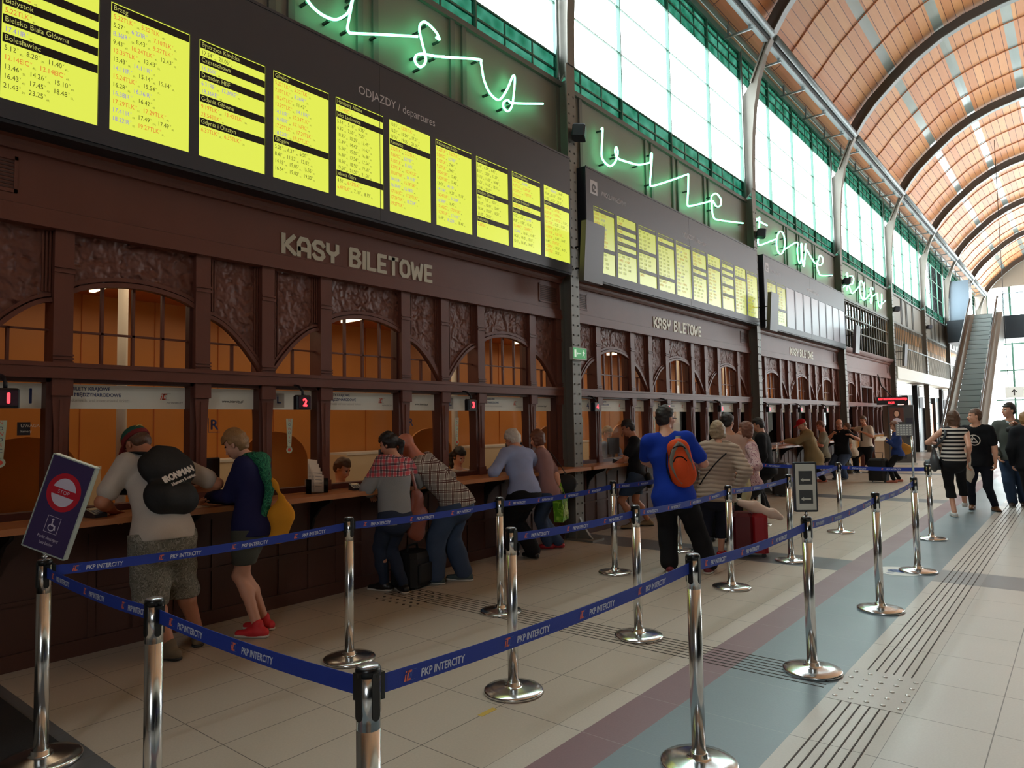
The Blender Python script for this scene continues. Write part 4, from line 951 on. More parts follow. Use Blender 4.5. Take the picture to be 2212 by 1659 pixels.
for a, c, lab in [('A', 'B', 'blue printed belt from the stop sign post to the second front post'), ('B', 'C', 'blue printed belt along the very front up to the corner post'), ('C', 'D', 'nearest long blue belt running from the corner post to the next front row post'),
                  ('D', 'K', 'blue belt from the bottom edge post to the arrow sign post'), ('K', 'L', 'blue belt right behind the arrow sign post in the front row'), ('L', 'O', 'blue belt in the front row ending at the post with the tall rod'),
                  ('A', 'E', 'blue belt of the back row crossing the man in camouflage shorts'), ('E', 'G', 'blue belt of the back row crossing the woman with the ponytail'), ('G', 'I', 'blue belt of the back row crossing above the green bag'), ('I', 'Q', 'blue belt of the back row ending behind the man in blue'),
                  ('F', 'H', 'blue belt of the middle row crossing the green bag'), ('H', 'J', 'blue belt of the middle row crossing the legs of the man in blue'), ('J', 'M', 'blue belt of the middle row above the red suitcase'), ('M', 'N', 'blue belt of the middle row behind the arrow sign'),
                  ('R', 'N', 'far cross belt left of the arrow sign'), ('N', 'P', 'far cross belt in front of the standing travellers')]:
    belt(a, c, lab)
# signs on the posts
def panel_sign(base, yaw, lean, w, h, lab, draw, mats, edge):
    t = empty('post_sign', base, yaw, lab, 'sign'); R = Matrix.Rotation(lean, 4, 'Y')
    b = MB(); b.tube([(0, 0, 0), (0, 0, 0.045)], 0.008, 8); b.tube([(0, 0, 0.012), (0, 0, 0.02)], 0.014, 8); b.build('stem', chrome, t)
    T = Matrix.Translation((0, 0, 0.04)) @ R
    b = MB(); b.T = T; b.box(-w / 2, w / 2, -0.012, 0.012, 0, h, 0); b.build('board', mats[0], t)
    b = MB(); b.T = T
    b.box(-w / 2 - 0.006, -w / 2, -0.015, 0.015, -0.004, h + 0.004); b.box(w / 2, w / 2 + 0.006, -0.015, 0.015, -0.004, h + 0.004); b.box(-w / 2, w / 2, -0.015, 0.015, h, h + 0.006); b.box(-w / 2, w / 2, -0.015, 0.015, -0.006, 0)
    b.build('frame', edge, t)
    b = MB(); b.T = T; draw(b); b.build('printing', mats[1:], t)
def d_stop(b):
    def el(cx, cz, rx, rz, y, mi, a0=0, a1=2 * math.pi, n=28): b.add([(cx + rx * math.cos(a0 + (a1 - a0) * i / n), y, cz + rz * math.sin(a0 + (a1 - a0) * i / n)) for i in range(n + (0 if a1 - a0 > 6.2 else 1))], [tuple(range(n + (0 if a1 - a0 > 6.2 else 1)))], mi)
    el(0, .30, .088, .095, -0.0125, 0); el(0, .30, .062, .070, -0.013, 1, .25, math.pi - .25); el(0, .30, .062, .070, -0.013, 1, math.pi + .25, 2 * math.pi - .25)
    text(b, 'STOP', (0, -0.0135, 0.292), 0.026, (1, 0, 0), (0, 0, 1), 1, align='c')
    for x0, x1, z0, z1 in ((-.035, .035, .175, .177), (-.035, .035, .095, .097), (-.035, -.033, .095, .177), (.033, .035, .095, .177)): b.add([(x0, -.0128, z0), (x1, -.0128, z0), (x1, -.0128, z1), (x0, -.0128, z1)], [(0, 1, 2, 3)], 1)
    el(-.002, .122, .018, .018, -.0128, 1); el(-.002, .122, .013, .013, -.0131, 2); el(-.004, .162, .006, .006, -.0128, 1)
    b.add([(-.006, -.0134, .155), (-.006, -.0134, .13), (.014, -.0134, .13), (.018, -.0134, .112), (.022, -.0134, .114), (.017, -.0134, .136), (0, -.0134, .138), (0, -.0134, .155)], [tuple(range(8))], 1)
    text(b, 'Punkt dostępny', (0, -.0128, .062), 0.022, (1, 0, 0), (0, 0, 1), 1, align='c', xs=.8); text(b, 'bez barier', (0, -.0128, .035), 0.022, (1, 0, 0), (0, 0, 1), 1, align='c', xs=.8)
panel_sign((-3.95, 1.21, 0.958), 0.62, 0.34, 0.22, 0.46, 'tilted dark purple sign with red and white stop disc on the left post', d_stop, [M('sign_purple', (62, 48, 92), 0.4), M('stop_red', (196, 30, 50), 0.4), M('stop_white', (214, 204, 222), 0.4), M('sign_purple', (62, 48, 92))], M('sign_edge', (196, 210, 206), 0.35, 0.4))
def d_arrow(b):
    b.add([(-.062, -.0125, .006), (.062, -.0125, .006), (.062, -.0125, .294), (-.062, -.0125, .294)], [(0, 1, 2, 3)], 1)
    for z in (.045, .165):
        b.add([(-.042, -.013, z), (.042, -.013, z), (.042, -.013, z + .086), (-.042, -.013, z + .086)], [(0, 1, 2, 3)], 0)
        c = z + .03; b.add([(-.032, -.0135, c), (-.014, -.0135, c + .013), (-.014, -.0135, c + .006), (.030, -.0135, c + .006), (.030, -.0135, c - .006), (-.014, -.0135, c - .006), (-.014, -.0135, c - .013)], [tuple(range(6, -1, -1))], 1)
panel_sign((-1.40, 4.63, 0.958), 0.62, 0.0, 0.128, 0.30, 'upright white sign with two dark squares and left arrows on a post', d_arrow, [M('arrow_board', (60, 60, 62), 0.4), M('arrow_dark', (64, 66, 66), 0.5), M('arrow_white', (206, 204, 192), 0.5)], M('arrow_frame', (52, 54, 60), 0.4))
t = empty('rod_sign', (-1.40, 8.20, 0.958), 0.4, 'thin steel rod with a small white dotted sign on top of a post', 'sign')
b = MB(); b.tube([(0, 0, 0), (0, 0, 0.43)], 0.012, 8); b.build('rod', chrome, t)
b = MB(); b.box(-0.14, 0.012, -0.01, 0.01, 0.43, 0.55, 0)
for i in range(5):
    for j in range(5): b.box(-0.132 + i * .028, -0.114 + i * .028, -0.0115, -0.01, 0.437 + j * .022, 0.451 + j * .022, 1)
b.build('plate', [M('dot_plate', (150, 150, 150), 0.4), M('dot_white', (236, 236, 232), 0.4)], t)

# ------------------------------------------------------------------ small things on the worktops
def on_top(name, lab, cat, x, y, z=0.984, rz=0.0): return empty(name, (x, y, z), rz, lab, cat)
for x, y, rz, lab in ((-5.33, 1.93, 0.2, 'grey card terminal beside the stop sign on the worktop'), (-5.33, 4.16, -0.3, 'dark card terminal on a black stand at the second ticket window'), (-5.33, 8.90, 0.3, 'dark card terminal in front of the man in the black T-shirt')):
    t = on_top('card_terminal', lab, 'card terminal', x, y, rz=rz)
    b = MB(); b.prism([(-0.06, 0), (0.07, 0), (0.07, 0.025), (-0.05, 0.06)], 1, -0.045, 0.045); b.build('case', M('terminal_dark', (46, 44, 46), 0.4), t)
    b = MB(); b.T = Matrix.Translation((-.05, 0, .0605)) @ Matrix.Rotation(0.283, 4, 'Y'); b.box(0.008, 0.045, -0.03, 0.03, 0, 0.0015); b.build('display', M('terminal_display', (168, 140, 90), 0.3), t)
    b = MB(); b.T = Matrix.Translation((-.05, 0, .0605)) @ Matrix.Rotation(0.283, 4, 'Y')
    for i in range(4):
        for j in range(3): b.box(0.055 + i * .014, 0.065 + i * .014, -0.025 + j * .02, -0.011 + j * .02, 0, 0.003)
    b.build('keypad', M('terminal_keys', (120, 118, 118), 0.5), t)
t = on_top('leaflet_holder', 'clear acrylic holder with a fan of white timetable leaflets', 'leaflet holder', -5.40, 3.78)
b = MB(); b.box(-0.05, 0.05, -0.09, 0.09, 0, 0.006); b.box(0.044, 0.05, -0.09, 0.09, 0, 0.10); b.box(-0.05, 0.05, -0.09, -0.086, 0, 0.13); b.box(-0.05, 0.05, 0.086, 0.09, 0, 0.13); b.build('holder', glass('acrylic', (0.9, 0.9, 0.9), 0.2), t)
for i in range(5):
    b = MB(); b.T = Matrix.Translation((-0.03 + 0.013 * i, -0.02 + i * 0.008, 0.008)) @ Matrix.Rotation(-0.22, 4, 'Y') @ Matrix.Rotation(-0.15, 4, 'X'); b.box(-0.001, 0.001, -0.05, 0.05, 0, 0.30 - i * 0.035, 0)
    for q in range(5): b.box(0.001, 0.0015, -0.04, 0.03, 0.05 + q * 0.03, 0.056 + q * 0.03, 1)
    b.build('leaflet', [M('leaflet_paper', (226, 208, 190), 0.6), M('leaflet_ink', (150, 140, 135), 0.6)], t)
t = on_top('price_notice', 'cream printed notice standing behind the glass beside window 1', 'notice', -5.74, 1.96)
b = MB(); b.box(-0.004, 0.0, -0.075, 0.075, -0.04, 0.26, 0)
for q in range(6): b.box(0, 0.001, -0.05, 0.05 - (q % 3) * .02, 0.02 + q * 0.035, 0.028 + q * 0.035, 1)
b.build('sheet', [M('notice_paper', (216, 186, 140), 0.6), M('notice_ink', (110, 80, 60), 0.6)], t)
for x, y, lab in ((-5.32, 2.62, 'white paper lying on the worktop right of the man with the cap'), (-5.30, 3.02, 'open white papers under the hands of the woman in navy')):
    b = MB(); b.T = Matrix.Rotation(0.3 if y < 2.9 else -.2, 4, 'Z'); b.box(-0.10, 0.10, -0.08, 0.08, 0, 0.002); o = b.build('paper_sheet', M('paper_white', (226, 214, 200), 0.6), label=lab, cat='paper'); o.location = (x, y, 0.9842)
b = MB(); p = on_x(1260, 960, -5.62); b.prism([(8.10, 1.02), (8.26, 1.02), (8.20, 1.5), (8.10, 1.75)], 0, -5.50, -5.49, 0); b.prism([(8.16, 1.02), (8.24, 1.02), (8.22, 1.14), (8.18, 1.14)], 0, -5.489, -5.485, 1)
b.build('blue_poster', [M('poster_blue', (40, 62, 170), 0.4), M('poster_pale', (200, 210, 225), 0.4)], label='tall blue poster leaning right behind the first full column', cat='poster')

# ------------------------------------------------------------------ fourth bay: barred screen above the door front
y0 = colY(3)
b = MB()
for i in range(19): y = y0 + 0.25 + i * 0.365; b.box(-5.56, -5.53, y - 0.018, y + 0.018, 3.72, 5.22)
for z in (3.74, 4.30, 4.72, 5.18): b.box(-5.56, -5.53, y0 + 0.12, y0 + PB - 0.12, z - 0.018, z + 0.018)
so = b.build('barred_screen', M('bar_paint', (92, 86, 74), 0.5), label='dark barred glass screen above the fourth ticket front', cat='screen')
b = MB(); b.box(-5.60, -5.597, y0 + 0.12, y0 + PB - 0.12, 3.72, 5.22); b.build('glass', glass('screen_glass', (0.80, 0.76, 0.68), 0.2, 0.03), so)
b = MB(); b.box(-7.4, -7.3, y0, YEND, 3.6, 5.6); b.box(-7.4, -5.75, y0 - 0.02, y0, 3.6, 5.6); b.build('wall_gallery', M('gallery_wall', (172, 156, 134), 0.7), kind='structure')
b = MB(); b.box(-7.4, -5.76, y0, YEND, 5.6, 5.7); b.build('ceiling_gallery', M('gallery_ceiling', (200, 150, 96), 0.7), kind='structure')
# ------------------------------------------------------------------ bays five to eight: gallery slab, railing, shops
b = MB(); b.box(-9.2, -5.32, colY(4) + 0.11, YEND, 3.02, 3.46); b.box(-7.3, -5.62, y0 + 0.1, colY(4), 3.56, 3.6); b.build('gallery_slab', M('slab_white', (222, 220, 210), 0.5), label='white gallery slab running along the far bays above the shops', cat='gallery')
for k in range(4, 8):
    y0 = colY(k); t = empty('gallery_railing', (-5.4, y0 + PB / 2, 3.46), 0, 'pale upright bar railing on the gallery in bay %s' % ordn[k], 'railing', 'gallery railings')
    b = MB(); b.T = Matrix.Translation((5.4, -y0 - PB / 2, -3.46))
    for i in range(34): y = y0 + 0.3 + i * 0.19; b.box(-5.41, -5.39, y - 0.01, y + 0.01, 3.46, 4.28)
    b.build('bar', M('rail_paint', (150, 150, 140), 0.5), t)
    b = MB(); b.T = Matrix.Translation((5.4, -y0 - PB / 2, -3.46)); b.box(-5.42, -5.38, y0 + 0.12, y0 + PB - 0.12, 4.28, 4.32); b.build('handrail', steeld, t)
    if k < 6:
        b = MB()
        for i in range(20): y = y0 + 0.2 + i * 0.35; b.box(-5.55, -5.53, y - 0.015, y + 0.015, 4.4 if k > 4 else 3.47, 5.22)
        b.build('bar_grille', M('bar_paint', (92, 86, 74)), label='upright bar grille under the grey wall of bay %s' % ordn[k], cat='grille')
    # shop front
    t = empty('shop_front', (-5.75, y0 + PB / 2, 0), 0, 'dark glazed shop front with a glowing white sign box in bay %s' % ordn[k], 'shop front', 'shop fronts under the gallery')
    def mk(): q = MB(); q.T = Matrix.Translation((5.75, -y0 - PB / 2, 0)); return q
    b = mk(); b.box(-6.1, -5.95, y0 + 0.1, y0 + PB - 0.1, 0, 3.0, 0)
    for yy in (y0 + 0.15, y0 + 2.2, y0 + 4.6, y0 + PB - 0.15): b.box(-5.95, -5.8, yy - 0.1, yy + 0.1, 0, 3.0, 0)
    b.build('front', M('shop_dark', (34, 32, 32), 0.4), t)
    b = mk(); b.box(-5.95, -5.62, y0 + 0.3, y0 + 4.4, 2.50, 2.95); b.build('sign_box', M('sign_glow', (240, 240, 236), 0.4, emit=((250, 250, 245), 1.1)), t)
    b = mk(); b.box(-5.8, -5.66, y0 + 0.3, y0 + 1.9, 1.98, 2.45, 0); text(b, 'GALERIA', (-5.655, y0 + 0.5, 2.15), 0.2, mi=1)
    b.build('name_plate', [M('plate_white', (214, 220, 224), 0.4, emit=((220, 226, 230), 0.5)), dgrey], t)
    b = mk(); b.box(-5.94, -5.90, y0 + 4.8, y0 + 5.7, 0.3, 1.15); b.box(-5.94, -5.90, y0 + 4.8, y0 + 5.7, 1.25, 2.3); b.box(-5.94, -5.90, y0 + 2.5, y0 + 4.3, .4, 2.2); b.build('lit_display', M('display_orange', (190, 110, 60), 0.4, emit=((196, 110, 60), 0.5)), t)
# LED running text and the info kiosk
led = M('led_text', (255, 40, 50), 0.5, emit=((255, 50, 60), 3.0))
for y, x, lab, n in ((26.0, -4.95, 'black running text display with red letters above the kiosk', 1),):
    t = empty('led_display', (x, y, 2.12), 0, lab, 'display'); t.rotation_euler = (0, 0, 0.35)
    b = MB(); b.box(-0.46, 0.46, -0.05, 0.05, -0.12, 0.14); b.build('housing', M('display_black', (22, 20, 26)), t)
    b = MB(); text(b, 'KASY BILETOWE POZDRAWIAJA', (-0.43, -0.052, 0.03), 0.10, (1, 0, 0), (0, 0, 1), 0, width=0.86, bold=.003); text(b, '10:25', (-0.15, -0.052, -0.09), 0.10, (1, 0, 0), (0, 0, 1), 0, width=.2, bold=.003); b.build('digits', led, t)
    b = MB(); b.tube([(0, 0, 0.14), (-0.3, 0, 0.5), (-0.4, 0, 0.9)], 0.02, 6); b.build('bracket', brk_m, t)
t = empty('info_kiosk', (-4.85, 26.4, 0), 0.45, 'tall dark kiosk with a portrait poster and lit photo strips', 'kiosk')
b = MB(); b.bbox(-0.42, 0.38, -0.3, 0.3, 0.06, 1.98, 0.02); b.build('cabinet', M('kiosk_grey', (80, 80, 82), 0.35, 0.2), t)
b = MB(); b.bbox(-0.45, 0.41, -0.33, 0.33, 0, 0.07, 0.01); b.build('plinth', M('kiosk_plinth', (200, 204, 204), 0.35), t)
b = MB(); b.box(-0.36, 0.06, -0.306, -0.30, 1.42, 1.90, 0); n = 18
def disc(b, cx, cz, rx, rz, y, mi): b.add([(cx + rx * math.cos(2 * math.pi * i / n), y, cz + rz * math.sin(2 * math.pi * i / n)) for i in range(n)], [tuple(range(n))], mi)
disc(b, -.15, 1.68, .115, .15, -.307, 1); disc(b, -.15, 1.69, .07, .095, -.308, 2); b.add([(-.30, -.3085, 1.42), (0.0, -.3085, 1.42), (-.04, -.3085, 1.52), (-.15, -.3085, 1.56), (-.26, -.3085, 1.52)], [(0, 1, 2, 3, 4)], 3)
for x, z in ((-.175, 1.71), (-.125, 1.71)): disc(b, x, z, .011, .006, -.309, 1)
disc(b, -.15, 1.65, .02, .006, -.309, 4)
b.build('poster', [M('poster_back', (96, 52, 42), 0.5), M('poster_hair', (70, 36, 24), 0.5), M('poster_skin', (226, 176, 150), 0.5), M('poster_blouse', (214, 206, 222), 0.5), M('poster_lips', (170, 60, 60), 0.5)], t)
b = MB()
for i in range(6):
    for j in range(5): b.box(-0.35 + i * .068, -0.30 + i * .068, -0.306, -0.30, 0.98 + j * .075, 1.035 + j * .075)
b.build('photo_strips', M('photo_glow', (250, 246, 240), 0.4, emit=((250, 246, 240), 0.8)), t)
b = MB(); b.box(0.12, 0.32, -.308, -.30, 1.30, 1.55); b.box(0.12, 0.32, -.308, -.30, 0.9, 1.2); b.box(-.3, .1, -.308, -.3, .2, .34); b.build('control_panel', M('kiosk_panel', (50, 50, 66), 0.4), t)
# ------------------------------------------------------------------ escalator, bridge, end of the hall
XL, XR2, YA, YB, ZT = -4.05, -3.18, 29.6, 41.2, 6.5
t = empty('escalator', ((XL + XR2) / 2, YA, 0), 0, 'long grey escalator rising away to the bridge at the end of the hall', 'escalator')
ox, oy = (XL + XR2) / 2, YA
def mk(): q = MB(); q.T = Matrix.Translation((-ox, -oy, 0)); return q
nst = 27; run = (YB - YA - 0.6) / nst; rise = ZT / nst; st = M('escalator_step', (70, 76, 76), 0.4, 0.3); str_ = M('escalator_riser', (150, 158, 156), 0.5, 0.2)
for i in range(nst):
    b = mk(); y = YA + 0.4 + run * i; z = rise * (i + 1)
    b.box(XL + 0.06, XR2 - 0.06, y, y + run + 0.02, z - 0.02, z, 0); b.box(XL + 0.06, XR2 - 0.06, y, y + 0.012, z - rise, z - 0.02, 1); b.build('step', [st, str_], t)
sl = ZT / (YB - YA - 0.6)
for x0, x1 in ((XL - 0.30, XL + 0.05), (XR2 - 0.05, XR2 + 0.30)):
    b = mk(); b.prism([(YA - 0.3, 0), (YA + 0.5, 0.12), (YB, ZT + 0.12), (YB + 0.4, ZT + 0.12), (YB + 0.4, ZT - 1.1), (YA + 2.2, 0)], 0, x0, x1); b.build('side_cladding', M('escalator_cladding', (136, 134, 128), 0.35, 0.4), t)
    xm = (x0 + x1) / 2; b = mk(); b.prism([(YA, 0.12), (YB, ZT + 0.12), (YB + 0.4, ZT + 0.12), (YB + 0.4, ZT + 0.85), (YB, ZT + 0.85), (YA + 0.4, 0.95), (YA, 0.8)], 0, xm - 0.008, xm + 0.008); b.build('balustrade', glass('escalator_glass', (0.75, 0.82, 0.84), 0.3, 0.03), t)
    b = mk(); b.tube([(xm, YA + 0.1, 0.35), (xm, YA - 0.12, 0.6), (xm, YA, 0.86), (xm, YA + 0.4, 0.99), (xm, YB, ZT + 0.89), (xm, YB + 0.4, ZT + 0.89)], 0.04, 8); b.build('handrail', M('handrail_black', (30, 30, 32), 0.4), t)
b = MB(); b.box(-5.3, 6.4, 41.9, 44.6, 5.35, 6.48); b.build('bridge', M('bridge_dark', (38, 48, 56), 0.45), label='dark footbridge crossing the hall at the top of the escalator', cat='bridge')
t = empty('bridge_railing', (0.5, 41.95, 6.48), 0, 'glass railing with thin rail along the near edge of the bridge', 'railing')
b = MB(); b.box(-3.4, 5.9, -0.01, 0.0, 0.05, 1.05); b.build('glass', glass('rail_glass', (0.8, 0.88, 0.88), 0.25), t)
b = MB(); b.tube([(-3.4, 0, 1.1), (5.9, 0, 1.1)], 0.025, 8); b.build('rail', steeld, t)
for i in range(8):
    b = MB(); x = -3.4 + i * 1.328; b.box(x - .02, x + .02, -.02, .02, 0, 1.1); b.build('upright', steeld, t)
b = MB(); b.box(-5.3, -4.4, 43.2, 44.4, 6.48, 8.7); b.build('lift_tower', M('lift_glass', (120, 136, 150), 0.2, 0.2), label='grey-blue lift housing on the bridge left of the escalator', cat='lift')
t = empty('direction_sign', (-1.75, 31.5, 2.42), 0, 'white hanging direction sign with an upward arrow near the right edge', 'sign')
b = MB(); b.box(-0.5, 1.6, -0.05, 0.05, -0.2, 0.2); b.build('box', M('dir_white', (228, 228, 222), 0.4, emit=((232, 232, 226), 0.35)), t)
b = MB(); b.add([(-.25, -.052, -.12), (-.21, -.052, -.12), (-.21, -.052, .03), (-.15, -.052, -.02), (-.15, -.052, .03), (-.23, -.052, .12), (-.31, -.052, .03), (-.31, -.052, -.02), (-.25, -.052, .03)], [tuple(range(9))], 0); text(b, 'Perony 1-5', (0.05, -.052, -.02), .17, (1, 0, 0), (0, 0, 1), 0); b.build('arrow', dgrey, t)
for x in (-.4, 1.5): b = MB(); b.tube([(x, 0, .2), (x, 0, 9.5)], .012, 6); b.build('hanger', brk_m, t)
# ------------------------------------------------------------------ bodies: distance fields turned into one smooth surface
def V(*a): return np.array(a, float)
def nrm(v): return v / (np.linalg.norm(v) + 1e-12)
class Field:
    def __init__(s): s.p = []
    def cap(s, a, b, ra, rb, flat=None, k=0.02): s.p.append(('c', np.array(a, float), np.array(b, float), ra, rb, flat, k, 1)); return s
    def ell(s, c, rad, R=None, k=0.02, sub=False): s.p.append(('e', np.array(c, float), np.array(rad, float), np.eye(3) if R is None else np.array(R, float), None, None, k, -1 if sub else 1)); return s
    def bounds(s, pad):
        lo = np.full(3, 1e9); hi = -lo
        for p in s.p:
            if p[7] < 0: continue
            if p[0] == 'c': r = max(p[3], p[4]); l = np.minimum(p[1], p[2]) - r; h = np.maximum(p[1], p[2]) + r
            else: r = max(p[2]); l = p[1] - r; h = p[1] + r
            lo = np.minimum(lo, l); hi = np.maximum(hi, h)
        return lo - pad, hi + pad
    def mesh(s, vox, clips=(), wob=None, grow=0.0):
        lo, hi = s.bounds(0.03 + grow); n = np.ceil((hi - lo) / vox).astype(int) + 1
        D = np.full(n, 0.25, np.float32); ax = [lo[i] + vox * np.arange(n[i]) for i in range(3)]
        for p in s.p:
            k = p[6]; pad = k + 4 * vox + grow
            if p[0] == 'c': r = max(p[3], p[4]); l = np.minimum(p[1], p[2]) - r; h = np.maximum(p[1], p[2]) + r
            else: r = max(p[2]); l = p[1] - r; h = p[1] + r
            i0 = np.clip(((l - pad - lo) / vox).astype(int), 0, n - 1); i1 = np.clip(((h + pad - lo) / vox).astype(int) + 2, 1, n)
            if np.any(i1 <= i0): continue
            X, Y, Z = np.meshgrid(*[ax[i][i0[i]:i1[i]] for i in range(3)], indexing='ij')
            if p[0] == 'c':
                a, b, ra, rb, fl = p[1], p[2], p[3], p[4], p[5]
                qx, qy, qz = X - a[0], Y - a[1], Z - a[2]; ba = b - a
                if fl is not None:
                    nn, f = fl; g = (1 / f - 1); dt = (qx * nn[0] + qy * nn[1] + qz * nn[2]) * g
                    qx, qy, qz = qx + nn[0] * dt, qy + nn[1] * dt, qz + nn[2] * dt; ba = ba + nn * (ba @ nn) * g
                bb = ba @ ba + 1e-12
                t = np.clip((qx * ba[0] + qy * ba[1] + qz * ba[2]) / bb, 0, 1)
                d = np.sqrt((qx - ba[0] * t) ** 2 + (qy - ba[1] * t) ** 2 + (qz - ba[2] * t) ** 2) - (ra + (rb - ra) * t)
                if fl is not None: d = d * (0.5 + 0.5 * fl[1])
            else:
                c, rad, R = p[1], p[2], p[3]; q = [R[i][0] * (X - c[0]) + R[i][1] * (Y - c[1]) + R[i][2] * (Z - c[2]) for i in range(3)]
                k0 = np.sqrt(sum((q[i] / rad[i]) ** 2 for i in range(3))); k1 = np.sqrt(sum((q[i] / rad[i] ** 2) ** 2 for i in range(3)))
                d = k0 * (k0 - 1) / (k1 + 1e-9)
            d = d - grow
            sl = tuple(slice(i0[i], i1[i]) for i in range(3)); S = D[sl]
            if p[7] > 0:
                hh = np.clip(0.5 + 0.5 * (S - d) / k, 0, 1); D[sl] = S * (1 - hh) + d * hh - k * hh * (1 - hh)
            else:
                hh = np.clip(0.5 - 0.5 * (S + d) / k, 0, 1); D[sl] = S * (1 - hh) + (-d) * hh + k * hh * (1 - hh)
        if wob or clips:
            X, Y, Z = np.meshgrid(*ax, indexing='ij')
            if wob: D += wob(X, Y, Z)
            for c in clips:
                if callable(c): D = np.maximum(D, c(X, Y, Z))
                else: pt, nn = c; D = np.maximum(D, (X - pt[0]) * nn[0] + (Y - pt[1]) * nn[1] + (Z - pt[2]) * nn[2])
        return nets(D, lo, vox)
def nets(D, lo, vox):
    D = D.copy(); D[0] = D[-1] = 1; D[:, 0] = D[:, -1] = 1; D[:, :, 0] = D[:, :, -1] = 1
    S = D < 0; a = S[:-1, :-1, :-1]; cnt = np.zeros(a.shape, np.int8)
    for i in (0, 1):
        for j in (0, 1):
            for k in (0, 1): cnt += S[i:S.shape[0] - 1 + i, j:S.shape[1] - 1 + j, k:S.shape[2] - 1 + k]
    act = (cnt > 0) & (cnt < 8); idx = np.argwhere(act)
    if len(idx) == 0: return np.zeros((0, 3)), np.zeros((0, 4), int)
    vid = np.full(act.shape, -1, np.int64); vid[act] = np.arange(len(idx))
    C = {}
    for i in (0, 1):
        for j in (0, 1):
            for k in (0, 1): C[i, j, k] = D[idx[:, 0] + i, idx[:, 1] + j, idx[:, 2] + k]
    P = np.zeros((len(idx), 3)); Nn = np.zeros(len(idx))
    for a0 in C:
        for axn in range(3):
            if a0[axn]: continue
            b0 = list(a0); b0[axn] = 1; b0 = tuple(b0); d0, d1 = C[a0], C[b0]; m = (d0 < 0) != (d1 < 0)
            t = np.where(m, d0 / np.where(m, d0 - d1, 1), 0); q = np.tile(np.array(a0, float), (len(idx), 1)); q[:, axn] += t
            P[m] += q[m]; Nn[m] += 1
    P = P / Nn[:, None]; verts = lo + (idx + P) * vox; F4 = []
    for axn in range(3):
        s0 = [slice(None)] * 3; s1 = [slice(None)] * 3; s0[axn] = slice(0, -1); s1[axn] = slice(1, None)
        A, B = S[tuple(s0)], S[tuple(s1)]; e = np.argwhere(A != B); u, v = [(1, 2), (2, 0), (0, 1)][axn]
        e = e[(e[:, u] > 0) & (e[:, v] > 0)]
        if not len(e): continue
        def cell(du, dv):
            c = e.copy(); c[:, u] -= du; c[:, v] -= dv; return vid[c[:, 0], c[:, 1], c[:, 2]]
        q = np.stack([cell(1, 1), cell(0, 1), cell(0, 0), cell(1, 0)], 1); ins = A[e[:, 0], e[:, 1], e[:, 2]]
        q[~ins] = q[~ins][:, ::-1]; F4.append(q)
    return verts, np.concatenate(F4)
def mesh_obj(name, parts, mats, parent, mat_fn=None):
    """parts: list of (verts, quads[, material index])"""
    vs = []; fs = []; mi = []; o = 0
    for p in parts:
        v, f = p[0], p[1]
        if len(v) == 0: continue
        vs.append(v); fs.append(f + o); mi.append(np.full(len(f), p[2] if len(p) > 2 else 0)); o += len(v)
    v = np.concatenate(vs); f = np.concatenate(fs); m = np.concatenate(mi)
    me = bpy.data.meshes.new(name); me.vertices.add(len(v)); me.vertices.foreach_set('co', v.astype(np.float32).ravel())
    me.loops.add(len(f) * 4); me.loops.foreach_set('vertex_index', f.astype(np.int32).ravel()); me.polygons.add(len(f))
    me.polygons.foreach_set('loop_start', np.arange(0, len(f) * 4, 4, dtype=np.int32))
    try: me.polygons.foreach_set('loop_total', np.full(len(f), 4, dtype=np.int32))
    except Exception: pass
    me.update(calc_edges=True)
    for x in (mats if isinstance(mats, (list, tuple)) else [mats]): me.materials.append(x)
    if mat_fn is not None:
        c = v[f].mean(1); m = mat_fn(c, m)
    me.polygons.foreach_set('material_index', m.astype(np.int32)); me.polygons.foreach_set('use_smooth', np.ones(len(f), bool)); me.validate(); me.update()
    ob = bpy.data.objects.new(name, me); COL.objects.link(ob); ob.parent = parent
    return ob
def folds(amp, seed, fz=1.0):
    r = np.random.RandomState(seed); K = r.uniform(-1, 1, (5, 3)) * np.array([26, 26, 34 * fz]); ph = r.uniform(0, 6.3, 5)
    return lambda X, Y, Z: sum(amp / 2.2 * np.sin(K[i][0] * X + K[i][1] * Y + K[i][2] * Z + ph[i]) for i in range(5)).astype(np.float32)

